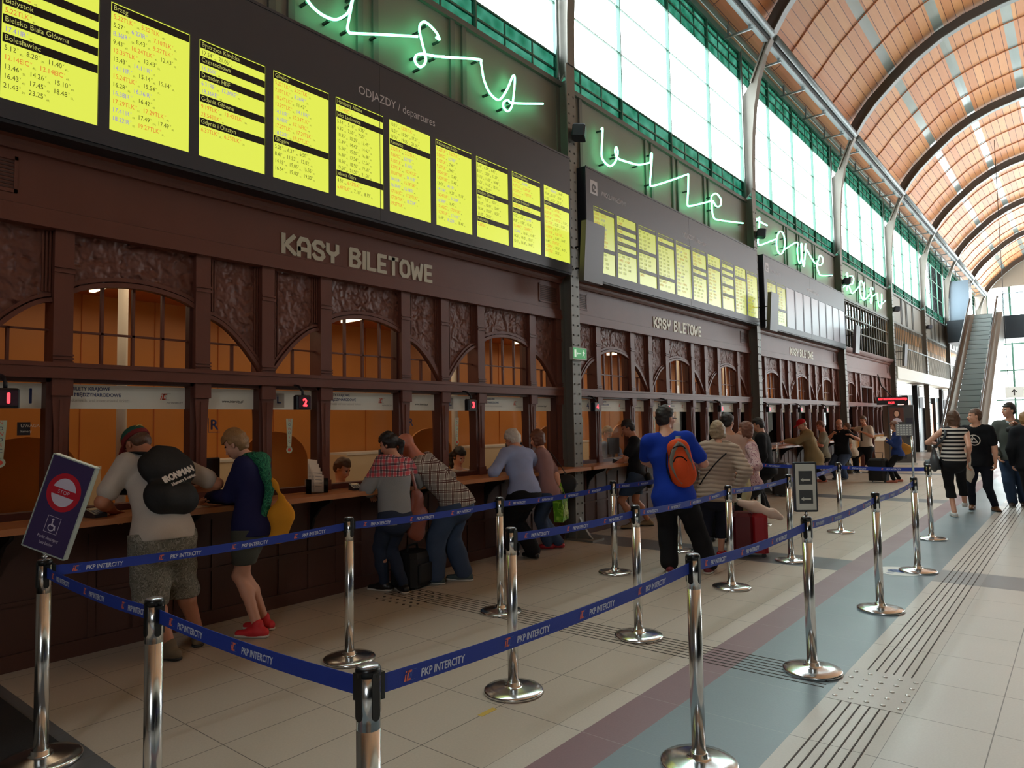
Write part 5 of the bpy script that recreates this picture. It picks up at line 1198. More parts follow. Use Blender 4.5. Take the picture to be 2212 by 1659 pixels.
# ------------------------------------------------------------------ cloth patterns
def cloth(name, c, rough=0.85, vary=0.10): return M(name, c, rough, spec=0.2, vary=(9, vary), bump=(240, 0.25))
def patt(name, fn, rough=0.85):
    if name in MATS: return MATS[name]
    m, t = new_mat(name); v, x, y, z = t.coord(); t.link(fn(t, v, x, y, z), t.b.inputs['Base Color']); t.b.inputs['Roughness'].default_value = rough
    t.b.inputs['Specular IOR Level'].default_value = 0.2; t.bump(t.noise(v, 240, 2), 0.25); return m
def stripes_fn(c1, c2, per, duty, axis=2):
    def fn(t, v, x, y, z):
        q = (x, y, z)[axis]; return t.mix(t.math('LESS_THAN', t.math('FRACT', t.math('DIVIDE', q, per)), duty), s2l(c1), s2l(c2))
    return fn
def plaid_fn(base, ca, cb, per, rot=0.0):
    def fn(t, v, x, y, z):
        if rot:
            mp = t.new('ShaderNodeMapping'); mp.inputs['Rotation'].default_value = (rot, 0, 0) if rot < 5 else (0, rot - 10, 0); t.link(v, mp.inputs[0]); sp = t.new('ShaderNodeSeparateXYZ'); t.link(mp.outputs[0], sp.inputs[0]); x, y, z = sp.outputs
        h = t.math('ADD', x, t.math('MULTIPLY', y, 0.8))
        f1 = t.math('FRACT', t.math('DIVIDE', h, per)); f2 = t.math('FRACT', t.math('DIVIDE', z, per))
        c = t.mix(t.math('MULTIPLY', t.math('LESS_THAN', f1, 0.42), 0.7), s2l(base), s2l(ca)); c = t.mix(t.math('MULTIPLY', t.math('LESS_THAN', f2, 0.42), 0.6), c, s2l(ca))
        l = t.math('MAXIMUM', t.math('LESS_THAN', t.math('ABSOLUTE', t.math('SUBTRACT', f1, .62)), .05), t.math('LESS_THAN', t.math('ABSOLUTE', t.math('SUBTRACT', f2, .62)), .05))
        l2 = t.math('MAXIMUM', t.math('LESS_THAN', t.math('ABSOLUTE', t.math('SUBTRACT', f1, .80)), .04), t.math('LESS_THAN', t.math('ABSOLUTE', t.math('SUBTRACT', f2, .80)), .04))
        return t.mix(t.math('MAXIMUM', l, l2), c, s2l(cb))
    return fn
def blotch_fn(cols, sc):
    def fn(t, v, x, y, z):
        n = t.noise(v, sc, 2, 1.0); r = t.new('ShaderNodeValToRGB'); r.color_ramp.interpolation = 'CONSTANT'; e = r.color_ramp.elements
        while len(e) < len(cols): e.new(0.5)
        for i, c in enumerate(cols): e[i].position = 0 if i == 0 else 0.36 + 0.28 * i / len(cols); e[i].color = (*s2l(c), 1)
        t.link(n, r.inputs[0]); return r.outputs[0]
    return fn
def hair_mat(name, c):
    if name in MATS: return MATS[name]
    m, t = new_mat(name); v = t.coord()[0]; mp = t.new('ShaderNodeMapping'); mp.inputs['Scale'].default_value = (1, 1, 0.14); t.link(v, mp.inputs[0])
    n = t.noise(mp.outputs[0], 170, 3, .4); col = s2l(c); t.link(t.mix(n, tuple(k * .55 for k in col), tuple(min(1, k * 1.5) for k in col)), t.b.inputs['Base Color']); t.b.inputs['Roughness'].default_value = 0.5
    t.bump(n, 0.7, 0.006); return m
SKIN = M('skin_fair', (214, 158, 132), 0.5, vary=(14, 0.06)); SKIN2 = M('skin_tanned', (190, 128, 98), 0.5, vary=(14, 0.06))
lipm = M('lips', (176, 92, 84), 0.45); eyew = M('eye_white', (222, 216, 210), 0.3); eyed = M('iris_dark', (44, 32, 26), 0.25)

def basis(yaw, pitch=0.0, roll=0.0):
    """rows: right, forward, up.  yaw 0 looks along +Y, positive turns left; pitch positive looks down"""
    f = V(-math.sin(yaw) * math.cos(pitch), math.cos(yaw) * math.cos(pitch), -math.sin(pitch)); r = V(math.cos(yaw), math.sin(yaw), 0); u = np.cross(r, f)
    r2 = r * math.cos(roll) + u * math.sin(roll); u2 = u * math.cos(roll) - r * math.sin(roll)
    return np.array([r2, f, u2])
def ik(a, b, l1, l2, pole):
    d = b - a; L = np.linalg.norm(d); mx = (l1 + l2) * 0.995
    if L > mx: b = a + d / L * mx; L = mx; d = b - a
    x = (l1 * l1 - l2 * l2 + L * L) / (2 * L); h = math.sqrt(max(0, l1 * l1 - x * x)); n = nrm(d); p = pole - n * (pole @ n)
    return a + n * x + nrm(p) * h, b

def hand_field(f, w, fwd, pal, side, s=1.0, curl=0.5):
    """palm and five fingers; fwd: knuckle direction, pal: palm normal, side: towards the thumb"""
    fwd = nrm(fwd); side = nrm(side - fwd * (side @ fwd)); pal = nrm(pal - fwd * (pal @ fwd) - side * (pal @ side))
    f.cap(w, w + fwd * .045 * s, .023 * s, .026 * s, (pal, .6), .012)
    f.cap(w + fwd * .045 * s - side * .018 * s, w + fwd * .078 * s - side * .024 * s, .015 * s, .0125 * s, None, .012); f.cap(w + fwd * .045 * s + side * .014 * s, w + fwd * .082 * s + side * .022 * s, .016 * s, .013 * s, None, .012)
    for i, (o, L) in enumerate(((.026, .072), (.009, .080), (-.009, .075), (-.026, .060))):
        k = w + fwd * (.084 - .004 * abs(i - 1)) * s + side * o * s; c = curl * (1 + .12 * i)
        d1 = nrm(fwd * math.cos(c * .6) + pal * math.sin(c * .6) + side * o * 2); d2 = nrm(fwd * math.cos(c * 1.3) + pal * math.sin(c * 1.3)); d3 = nrm(fwd * math.cos(c * 1.9) + pal * math.sin(c * 1.9))
        a = k + d1 * L * .45 * s; b = a + d2 * L * .32 * s; e = b + d3 * L * .23 * s
        f.cap(k, a, .0095 * s, .0085 * s, None, .004); f.cap(a, b, .0085 * s, .0078 * s, None, .004); f.cap(b, e, .0078 * s, .0065 * s, None, .004)
    t0 = w + fwd * .025 * s + side * .022 * s; t1 = t0 + nrm(side * .75 + fwd * .7 + pal * .25) * .036 * s; t2 = t1 + nrm(fwd * .85 + side * .3 + pal * .4) * .030 * s
    f.cap(t0, t1, .0125 * s, .0105 * s, None, .008); f.cap(t1, t2, .0105 * s, .008 * s, None, .004)

def person(name, lab, base, yaw, H=1.72, build=1.0, neck=None, pelvis=None, head=None, hyaw=0.0, hpitch=0.0, hroll=0.0, feet=None, foot_yaw=None, hands=None, hand_curl=(0.5, 0.5), elbows=(None, None), knees=None,
           top=None, sleeve='long', hem=0.10, bottom=None, leg='long', hair=('short', None), skin=SKIN, shoes=None, vox=0.0105, female=False, jacket=False, puff=0.0, tee_open=False, wob=0.004, flare=1.0, belly=0.0, sh_yaw=None, collar=None, seated=False):
    """all positions in hall coordinates; returns the thing and its joints in local coordinates"""
    base = V(*base); t = empty('person', tuple(base), 0, lab, 'person'); L = lambda p: np.array(p, float) - base
    s = H / 1.75; up = V(0, 0, 1); PBx = basis(yaw); right, fwd = PBx[0], PBx[1]
    bw = build * (0.93 if female else 1.0)
    feet = [L(p) for p in feet] if feet is not None else [right * -.11 * s, right * .11 * s]
    pelvis = L(pelvis) if pelvis is not None else V(0, 0, .93 * s); neck = L(neck) if neck is not None else pelvis + up * .52 * s
    d = neck - pelvis; neck = pelvis + nrm(d) * min(max(np.linalg.norm(d), .46 * s), .56 * s)
    SB = basis(sh_yaw if sh_yaw is not None else yaw); sr, sf = SB[0], SB[1]; spine = nrm(neck - pelvis); sr = nrm(sr - spine * (sr @ spine)); sf = nrm(np.cross(spine, sr))
    head = L(head) if head is not None else neck + spine * .06 * s + up * .12 * s
    hd = head - neck; head = neck + nrm(hd) * min(max(np.linalg.norm(hd), .15 * s), .185 * s)
    HB = basis(yaw + hyaw, hpitch, hroll); hr, hf, hu = HB
    shw = (.185 if not female else .165) * s * (0.6 + .4 * build); sh = [neck - spine * .055 * s - sr * shw, neck - spine * .055 * s + sr * shw]
    hipw = .088 * s; hp = [pelvis - right * hipw - up * .02, pelvis + right * hipw - up * .02]
    dl = max(np.linalg.norm(hp[i] - (feet[i] + up * .085 * s)) for i in (0, 1)); lf = 1.0 if seated else min(1.0, max(.84, dl / (.972 * .86 * s))); l1, l2 = .43 * s * lf, .43 * s * lf; a1, a2 = .295 * s, .255 * s
    ank = [p + up * .085 * s for p in feet]; kn = []
    for i in (0, 1):
        pole = fwd if knees is None or knees[i] is None else V(*knees[i]); k_, e_ = ik(hp[i], ank[i], l1, l2, pole); kn.append(k_); ank[i] = e_ if np.linalg.norm(e_ - ank[i]) > .05 else ank[i]
    wr = []; el = []
    for i in (0, 1):
        sg = -1 if i == 0 else 1; h = L(hands[i]) if hands is not None and hands[i] is not None else sh[i] + sr * sg * .05 * s - up * .52 * s + sf * .04
        pole = V(*elbows[i]) if elbows[i] is not None else (-sf * .8 + sr * sg * .5 - up * .6); e_, w_ = ik(sh[i], h, a1, a2, pole); el.append(e_); wr.append(w_)
    hs = .98 * s if not female else .93 * s
    # body
    def headf(f):
        R = HB; c = head
        f.ell(c + hu * .028 * hs - hf * .012 * hs, V(.074, .092, .088) * hs, R, .02); f.ell(c - hu * .045 * hs + hf * .030 * hs, V(.053, .058, .062) * hs, R, .03)
        f.ell(c - hu * .088 * hs + hf * .062 * hs, V(.026, .022, .020) * hs, R, .02)                                   # chin
        f.ell(c + hu * .012 * hs + hf * .074 * hs, V(.050, .014, .012) * hs, R, .015)                                 # brow
        f.cap(c - hu * .002 * hs + hf * .082 * hs, c - hu * .034 * hs + hf * .104 * hs, .0085 * hs, .0125 * hs, None, .010); f.ell(c - hu * .040 * hs + hf * .090 * hs, V(.017, .012, .009) * hs, R, .008)
        for sg in (-1, 1):
            f.ell(c - hu * .008 * hs + hf * .094 * hs + hr * sg * .032 * hs, V(.017, .014, .011) * hs, R, .012, sub=True); f.ell(c - hu * .010 * hs + hf * .074 * hs + hr * sg * .031 * hs, V(.0125, .0125, .0125) * hs, R, .004)
            f.ell(c - hu * .030 * hs + hf * .060 * hs + hr * sg * .038 * hs, V(.020, .020, .018) * hs, R, .02)        # cheek
            f.ell(c - hu * .012 * hs - hf * .006 * hs + hr * sg * .077 * hs, V(.009, .019, .031) * hs, R, .006); f.ell(c - hu * .012 * hs + hf * .002 * hs + hr * sg * .086 * hs, V(.006, .009, .015) * hs, R, .004, sub=True)
        f.ell(c - hu * .062 * hs + hf * .088 * hs, V(.023, .010, .0055) * hs, R, .006); f.ell(c - hu * .071 * hs + hf * .087 * hs, V(.019, .009, .0055) * hs, R, .006)
    nk = head - hu * .07 * hs - hf * .018 * hs
    B = Field(); headf(B)
    B.cap(neck - spine * .03 * s, nk, .058 * s * (bw if not female else .85), .052 * s * (1 if not female else .85), None, .03)
    def torso(f, g=0.0, lowr=1.0):
        ab = pelvis + spine * .20 * s; ch = pelvis + spine * .36 * s; fl = (sf, .64)
        f.cap(pelvis - up * .03 * s, pelvis + spine * .06 * s, .158 * s * bw * (1.04 if female else 1) * lowr + g, .150 * s * bw + g, (fwd, .72), .05)
        f.cap(pelvis + spine * .08 * s, ab, .140 * s * bw + g, .133 * s * bw * (.93 if female else 1) + g, (sf, .70), .06); f.cap(ab, ch, .137 * s * bw * (.93 if female else 1) + g, .160 * s * bw + g, fl, .06)
        f.cap(ch, neck - spine * .11 * s, .162 * s * bw + g, .128 * s * bw + g, fl, .06)
        f.cap(sh[0] + sr * .03, sh[1] - sr * .03, .056 * s * bw + g, .056 * s * bw + g, None, .06); f.cap(neck - spine * .075 * s, neck - spine * .015 * s, .095 * s * bw + g, .055 * s + g, (sf, .7), .04)
        f.ell(pelvis - fwd * .055 * s - up * .05 * s, V(.145, .095, .10) * s * bw + g, PBx, .05)
        if belly and g > 0: f.ell(pelvis + spine * .14 * s + sf * .09 * s, V(.13, .06 + belly, .13) * s, SB, .06)
        if female:
            for sg in (-1, 1): f.ell(ch + sf * .095 * s + sr * sg * .07 * s - spine * .02 * s, V(.055, .045, .055) * s, SB, .05)
    torso(B)
    lg = .80 if bottom is not None and leg in ('slim', 'long', 'wide', 'crop') else 1.0
    for i in (0, 1):
        B.cap(hp[i], kn[i], .086 * s * bw * lg, .056 * s * bw * lg, None, .02); m = kn[i] + (ank[i] - kn[i]) * .35 - fwd * .018 * lg
        B.cap(kn[i], m, .050 * s * bw * lg, .055 * s * bw * lg, None, .02); B.cap(m, ank[i], .053 * s * bw * lg, .036 * s, None, .02)
        B.cap(sh[i], el[i], .052 * s * bw, .040 * s * bw, None, .025); m = el[i] + (wr[i] - el[i]) * .3; B.cap(el[i], m, .039 * s * bw, .041 * s * bw, None, .015); B.cap(m, wr[i], .041 * s * bw, .026 * s, (np.cross(nrm(wr[i] - el[i]), sr), .85), .015)
    body = [B.mesh(vox)]
    for i in (0, 1):
        sg = -1 if i == 0 else 1; fd = nrm(wr[i] - el[i]); HFd = Field(); HFd.cap(wr[i] - fd * .03, wr[i], .028 * s, .0245 * s, None, .01)
        dn = -up if abs(fd[2]) < .75 else -sr * sg
        sd = np.cross(dn, fd) * (-1 if i == 0 else 1) if abs(fd[2]) < .75 else sf
        sd = (sr * -sg if abs(fd[2]) < .75 else sf)
        hand_field(HFd, wr[i], fd * .9 + (sf * .35 - up * .15 if abs(fd[2]) > .75 else V(0, 0, -.1)), dn, sd, s * (1.02 if not female else .92), hand_curl[i]); body.append(HFd.mesh(min(vox, .0062)))
    hx = head
    def face_mat(c, m):
        q = c - hx; r_, f_, u_ = q @ hr, q @ hf, q @ hu
        lip = (np.abs(r_) < .022 * hs) & (u_ < -.054 * hs) & (u_ > -.077 * hs) & (f_ > .082 * hs); m = np.where(lip, 1, m)
        for sg in (-1, 1):
            e = np.hypot(r_ - sg * .031 * hs, (u_ + .009 * hs)); on = (f_ > .076 * hs); m = np.where(on & (e < .0115 * hs), 2, m); m = np.where(on & (e < .0058 * hs), 3, m)
        br = (np.abs(np.abs(r_) - .032 * hs) < .020 * hs) & (np.abs(u_ - .014 * hs) < .005 * hs) & (f_ > .06 * hs); return np.where(br, 3, m)
    mesh_obj('body', body, [skin, lipm, eyew, eyed], t, face_mat)
    # trousers, shorts
    if bottom is not None:
        T = Field(); g = .016 if leg == 'slim' else .026
        T.cap(pelvis - up * .03 * s, pelvis + spine * .05 * s, .158 * s * bw * (1.04 if female else 1) + g, .150 * s * bw + g * .7, (fwd, .74), .05); T.ell(pelvis - fwd * .055 * s - up * .05 * s, V(.145, .095, .10) * s * bw + g, PBx, .05)
        cl = [(pelvis + spine * .085 * s, spine)] if (top is None or hem < .05) else [(pelvis - up * (hem - .055) * s, nrm(up * .7 + spine * .3))]
        for i in (0, 1):
            if leg in ('shorts', 'baggy'):
                gg = .03 if leg == 'shorts' else .045; e = kn[i] + (ank[i] - kn[i]) * (.14 if leg == 'baggy' else -.02) if leg == 'baggy' else hp[i] + (kn[i] - hp[i]) * .72
                T.cap(hp[i], hp[i] + (kn[i] - hp[i]) * .7, .088 * s * bw + gg, .068 * s * bw + gg, None, .03)
                if leg == 'baggy': T.cap(hp[i] + (kn[i] - hp[i]) * .7, e, .068 * s * bw + gg, .066 * s * bw + gg, None, .03)
            else:
                ww = {'slim': .010, 'long': .024, 'wide': .036, 'crop': .016}[leg]; e = ank[i] + (kn[i] - ank[i]) * (.30 if leg == 'crop' else .02)
                T.cap(hp[i], kn[i], .088 * s * bw + ww, .058 * s * bw + ww, None, .03); T.cap(kn[i], kn[i] + (e - kn[i]) * .5, .058 * s * bw + ww, .052 * s * bw + ww * 1.1, None, .02); T.cap(kn[i] + (e - kn[i]) * .5, e, .052 * s * bw + ww * 1.1, .040 * s * (1.05 if leg != 'slim' else .9) + ww * 1.25, None, .02)
        zc = None
        if leg in ('shorts', 'baggy', 'crop'):
            zc = (kn[0][2] + kn[1][2]) / 2 + {'shorts': .09, 'baggy': -.10, 'crop': -.22}[leg] * s
        else: zc = .035
        cl.append((V(0, 0, zc), V(0, 0, -1)))
        mesh_obj('shorts' if leg in ('shorts', 'baggy') else 'trousers', [T.mesh(vox, cl, folds(wob, 3 + len(lab), 1.2))], bottom, t)
    # top
    if top is not None:
        T = Field(); g = .014 + (.016 if jacket else 0) + puff; torso(T, g, flare)
        T.cap(pelvis - up * .03 * s, pelvis - up * (hem) * s, .160 * s * bw * (1.04 if female else 1) * flare + g + .012, .158 * s * bw * flare + g + .016, (fwd, .80), .04); T.ell(pelvis - fwd * .055 * s - up * .05 * s, V(.15, .105, .11) * s * bw + g + .006, PBx, .05)
        cl = [(pelvis - up * (hem + .0) * s, -nrm(up * .7 + spine * .3))]; hl = head - hu * .085 * hs
        cl.append(lambda X, Y, Z: -(np.sqrt((X - neck[0]) ** 2 + (Y - neck[1]) ** 2 + (Z - neck[2] - .035) ** 2) - (.088 if tee_open else .070) * s))
        sl = {'long': 1.0, 'short': .0, 'none': -1, 'rolled': .45}[sleeve]
        if sleeve != 'none':
            for i in (0, 1):
                ea = el[i] if sl > 0 else sh[i] + (el[i] - sh[i]) * .72; w_ = .018 + (.008 if jacket else 0) + puff * .6
                T.cap(sh[i], ea, .054 * s * bw + w_ * .8, (.043 if sl > 0 else .048) * s * bw + w_ * 1.15, None, .04)
                if sl > 0: wq = el[i] + (wr[i] - el[i]) * (.93 if sl == 1.0 else .35); T.cap(el[i], wq, .043 * s * bw + w_, .030 * s + w_ * .9, None, .02)
        fo = folds(wob, 11 + len(lab))
        if puff:
            def wb(X, Y, Z): return fo(X, Y, Z) * .4 - puff * .55 * np.abs(np.sin((Z + .12 * np.abs(X * sr[0] + Y * sr[1])) * math.pi / .048)).astype(np.float32) + puff * .3
        else: wb = fo
        nm = 'jacket' if jacket or puff else ('shirt' if sleeve in ('long', 'rolled') else 'tee_shirt')
        mesh_obj(nm, [T.mesh(vox * (.85 if puff else 1), cl, wb)], top, t)
    # hair
    kind, hm = hair[0], hair[1]
    if kind != 'bald' and hm is not None:
        Hf = Field(); c = head; R = HB; e = .013 if kind == 'short' else (.007 if kind == 'crop' else (.002 if kind == 'cap' else .020))
        Hf.ell(c + hu * (.036) * hs - hf * .016 * hs, V(.078 + e * .7, .094 + e * .7, .088 + e) * hs, R, .02)
        cl = []
        def faceclip(X, Y, Z, lo_=-.03, fr=.02):
            q = [X - c[0], Y - c[1], Z - c[2]]; f_ = q[0] * hf[0] + q[1] * hf[1] + q[2] * hf[2]; u_ = q[0] * hu[0] + q[1] * hu[1] + q[2] * hu[2]
            return np.maximum(-1.0, np.minimum(f_ * .9 - (u_ * .9 - .045 * hs) - .055 * hs + 0 * f_, .08) if True else f_).astype(np.float32)
        def hairline(X, Y, Z):
            f_ = (X - c[0]) * hf[0] + (Y - c[1]) * hf[1] + (Z - c[2]) * hf[2]; u_ = (X - c[0]) * hu[0] + (Y - c[1]) * hu[1] + (Z - c[2]) * hu[2]; r_ = np.abs((X - c[0]) * hr[0] + (Y - c[1]) * hr[1] + (Z - c[2]) * hr[2])
            front = np.minimum(f_ - .018 * hs, (.052 * hs - u_))                 # forehead and face stay clear
            earz = np.minimum(np.minimum(f_ + .028 * hs, (.004 * hs - u_)), r_ - .05 * hs) if kind in ('short', 'crop', 'cap', 'fringe', 'bun', 'thin') else np.full_like(f_, -1.0)
            return np.maximum(front, earz).astype(np.float32)
        cl.append(hairline)
        if kind in ('short', 'crop', 'fringe', 'cap', 'thin'):
            Hf.ell(c - hu * .018 * hs - hf * .045 * hs, V(.070, .056, .062) * hs + e * .5, R, .03); cl.append((c - hu * .085 * hs, -hu))
            if kind == 'cap': cl.append((c + hu * .04 * hs, hu))
            if kind == 'fringe': Hf.cap(c + hu * .075 * hs + hf * .055 * hs, c + hu * .035 * hs + hf * .098 * hs - hr * .02 * hs, .038 * hs, .014 * hs, (hr, 1.0), .02)
        elif kind == 'bob':
            Hf.ell(c - hu * .035 * hs - hf * .030 * hs, V(.094, .082, .088) * hs, R, .03)
            for sg in (-1, 1): Hf.cap(c + hr * sg * .072 * hs + hu * .02 * hs + hf * .02 * hs, c + hr * sg * .078 * hs - hu * .075 * hs + hf * .022 * hs, .026 * hs, .022 * hs, None, .02)
            cl = [lambda X, Y, Z: np.minimum(np.minimum((X - c[0]) * hf[0] + (Y - c[1]) * hf[1] + (Z - c[2]) * hf[2] - .035 * hs, .055 * hs - ((X - c[0]) * hu[0] + (Y - c[1]) * hu[1] + (Z - c[2]) * hu[2])), .075 * hs - np.abs((X - c[0]) * hr[0] + (Y - c[1]) * hr[1] + (Z - c[2]) * hr[2])).astype(np.float32)]
        elif kind == 'long':
            Hf.ell(c - hu * .03 * hs - hf * .045 * hs, V(.088, .062, .09) * hs, R, .03); Hf.cap(c - hu * .05 * hs - hf * .055 * hs, c - up * .24 * hs - hf * .085 * hs, .078 * hs, .062 * hs, (hf, .55), .04)
            for sg in (-1, 1): Hf.cap(c + hr * sg * .070 * hs + hu * .03 * hs, c + hr * sg * .080 * hs - up * .20 * hs - hf * .03 * hs, .026 * hs, .022 * hs, None, .03)
            Hf.cap(c - up * .24 * hs - hf * .085 * hs - hr * .03, c - up * .31 * hs - hf * .08 * hs + hr * .01, .035 * hs, .012 * hs, None, .02); Hf.cap(c - up * .24 * hs - hf * .085 * hs + hr * .03, c - up * .30 * hs - hf * .08 * hs + hr * .035, .035 * hs, .012 * hs, None, .02)
        elif kind == 'ponytail':
            Hf.ell(c - hu * .01 * hs - hf * .045 * hs, V(.074, .060, .066) * hs, R, .03); p0 = c + hu * .02 * hs - hf * .100 * hs + hr * .02; p1 = c - hu * .05 * hs - hf * .135 * hs + hr * .045 * hs; p2 = c - up * .17 * hs - hf * .12 * hs + hr * .055 * hs; p3 = c - up * .28 * hs - hf * .10 * hs + hr * .06 * hs
            Hf.cap(p0, p1, .022 * hs, .030 * hs, None, .02); Hf.cap(p1, p2, .030 * hs, .030 * hs, None, .02); Hf.cap(p2, p3, .028 * hs, .010 * hs, None, .02)
        elif kind == 'bun':
            Hf.ell(c - hu * .01 * hs - hf * .045 * hs, V(.074, .060, .066) * hs, R, .03); Hf.ell(c + hu * .075 * hs - hf * .085 * hs, V(.042, .040, .036) * hs, R, .01)
        hw = folds(.0045, 5, 2.0); hw2 = folds(.002, 9, 6.0); mesh_obj('hair', [Hf.mesh(.0065 if vox < .0105 else .009, cl, lambda X, Y, Z: hw(X * 2, Y * 2, Z * 2) * (.6 if kind != 'crop' else .2) + hw2(X * 3, Y * 3, Z))], hm, t)
    # shoes
    if shoes is not None:
        for i in (0, 1):
            fy = foot_yaw[i] if foot_yaw is not None else yaw; fb_ = basis(fy); ff, fr = fb_[1], fb_[0]; a = ank[i]; z0 = a[2] - .085 * s; lift = 0
            tip = V(a[0], a[1], 0) + ff * .155 * s; heel = V(a[0], a[1], 0) - ff * .055 * s; zz = V(0, 0, max(0.0, z0))
            S_ = Field(); S_.cap(heel + zz + up * .038, heel + zz + ff * .11 * s + up * .042, .038 * s, .043 * s, None, .02); S_.cap(heel + zz + ff * .10 * s + up * .036, tip + zz + up * .028, .043 * s, .033 * s, (up, .75), .02)
            if shoes[0] != 'pump': S_.cap(a - up * .03, a + up * .015, .046 * s, .044 * s, None, .025)
            cls = [(zz + up * .004, -up)]
            if shoes[0] == 'pump': cls.append((zz + up * .062, up))
            so = mesh_obj('shoe', [S_.mesh(.0075, cls)], shoes[1], t)
            if shoes[2] is not None:
                s2 = Field(); s2.cap(heel + zz + up * .012, tip + zz + up * .012, .041 * s, .039 * s, (up, .5), .01); mesh_obj('sole', [s2.mesh(.0075, [(zz + up * .022, up), (zz + up * .002, -up)])], shoes[2], so)
    J = dict(pelvis=pelvis, neck=neck, head=head, sh=sh, el=el, wr=wr, spine=spine, sr=sr, sf=sf, fwd=fwd, right=right, hr=hr, hf=hf, hu=hu, s=s, hs=hs, kn=kn, ank=ank, bw=bw, base=base)
    return t, J
def strap(name, P, w, th, mat, parent, nvec=None):
    """a flat strap along P, w wide"""
    P = [Vector(p) for p in P]; P = smooth_path(P, 5); b = MB(); vs = []; fs = []
    for i, p in enumerate(P):
        d = (P[min(i + 1, len(P) - 1)] - P[max(i - 1, 0)]).normalized(); n = Vector(nvec[i * len(nvec) // len(P)]) if nvec is not None else Vector((0, 0, 1)); n = (n - d * n.dot(d)).normalized(); a = d.cross(n)
        for sx, sn in ((-1, 0), (1, 0), (1, 1), (-1, 1)): vs.append(p + a * (sx * w / 2) + n * (sn * th))
    for i in range(len(P) - 1):
        o = 4 * i
        for k in range(4): l = (k + 1) % 4; fs.append((o + k, o + l, o + 4 + l, o + 4 + k))
    n = len(P); fs += [(3, 2, 1, 0), (4 * n - 4, 4 * n - 3, 4 * n - 2, 4 * n - 1)]
    b.add(vs, fs, 0, True); return b.build(name, mat, parent)
def blob(name, prims, mat, parent, vox=.009, clips=(), wob=.003, label=None, cat=None, base=None):
    """soft thing from distance shapes: prims = list of ('c', a, b, ra, rb, flat) or ('e', c, rad, R)"""
    f = Field()
    for p in prims:
        if p[0] == 'c': f.cap(p[1], p[2], p[3], p[4], p[5] if len(p) > 5 else None, p[6] if len(p) > 6 else .03)
        else: f.ell(p[1], p[2], p[3] if len(p) > 3 else None, p[4] if len(p) > 4 else .03)
    o = mesh_obj(name, [f.mesh(vox, clips, folds(wob, len(name)))], mat, parent)
    if label: tag(o, label, cat)
    return o
# ------------------------------------------------------------------ the people
R_ = math.radians
def ax(u, v, x): return np.array(on_x(u, v, x))
def fa(u, v): return np.array(floor_at(u, v))
def thing_blob(name, label, cat, J, prims, mat, vox=.009, clips=(), wob=.003):
    o = blob(name, prims, mat, None, vox, clips, wob, label, cat); o.location = tuple(J['base']); return o
def back_frame(J, up_=.30, out=.17):
    s = J['s']; c = J['pelvis'] + J['spine'] * up_ * s - J['sf'] * out * s
    return c, J['sr'], J['spine'], -J['sf']
def loc_text(o, J, txt, c, U, Vv, size, mat, **kw):
    b = MB(); text(b, txt, tuple(c), size, tuple(U), tuple(Vv), 0, **kw); return b.build('printing', mat, o)
denim = cloth('denim_blue', (62, 76, 100)); denimd = cloth('denim_dark', (46, 54, 72)); blackc = cloth('black_cloth', (26, 25, 28)); whitec = cloth('white_cotton', (206, 200, 192)); greyc = cloth('grey_melange', (136, 134, 134))
rubber = M('sole_white', (200, 196, 186), 0.6); soled = M('sole_dark', (40, 38, 36), 0.6); leather = M('brown_leather', (120, 78, 48), 0.5); blacks = M('black_leather', (24, 22, 22), 0.4)
brown_h = hair_mat('hair_brown', (92, 62, 44)); dark_h = hair_mat('hair_dark', (34, 26, 24)); blond_h = hair_mat('hair_blond', (150, 112, 72)); white_h = hair_mat('hair_white', (206, 196, 184)); grey_h = hair_mat('hair_ash', (160, 136, 108)); red_h = hair_mat('hair_chestnut', (112, 66, 46))

# 1 man in cap with black backpack
f1, f2 = fa(352, 1418), fa(428, 1392)
t, J = person('p', 'person in green and red cap and camouflage shorts bent over the first ticket window', (f1 + f2) / 2, R_(97), 1.78, 1.10, neck=ax(330, 985, -5.28), pelvis=ax(352, 1150, -5.02), head=ax(296, 958, -5.40), hpitch=.75, hyaw=.15, feet=[f1 + V(0.1, 0, 0), f2], foot_yaw=(R_(110), R_(60)),
    hands=[ax(245, 1105, -5.40), ax(398, 1062, -5.38)], elbows=[(.5, -.8, -.5), (.3, .9, -.5)], top=cloth('tee_offwhite', (196, 186, 176)), sleeve='short', hem=.05, bottom=patt('camo_cloth', blotch_fn([(136, 132, 120), (108, 104, 94), (158, 152, 140), (120, 116, 104)], 24)), leg='baggy', hair=('cap', brown_h), skin=SKIN2, shoes=('trainer', M('trainer_beige', (112, 98, 78), .7), soled), vox=.009, flare=1.06, wob=.006)
c, r, u, o_ = back_frame(J, .31, .16)
bp = thing_blob('backpack', 'big black backpack with white lettering on the back of the man in the cap', 'backpack', J, [('c', c - u * .12 - r * .07, c - u * .12 + r * .07, .125, .125, (o_, .62)), ('c', c + u * .10 - r * .08, c + u * .10 + r * .08, .125, .125, (o_, .60)), ('c', c - u * .13 + o_ * .05 - r * .05, c - u * .13 + o_ * .05 + r * .05, .10, .10, (o_, .6)), ('c', c + u * .2 - r * .05, c + u * .2 + r * .05, .07, .07, (o_, .6))], M('backpack_black', (20, 19, 20), .75, bump=(60, .15)))
tilt = nrm(r * .90 + u * .42); tv = nrm(u * .9 - r * .42)
loc_text(bp, J, 'IRONMAN', c - tilt * .13 + tv * -.02 + o_ * .125, tilt, tv, .062, M('print_white', (226, 214, 204), .6), bold=.004, width=.25)
loc_text(bp, J, 'kilometry & maniac', c - tilt * .10 + tv * -.062 + o_ * .137, tilt, tv, .032, MATS['print_white'], bold=.001, width=.20)
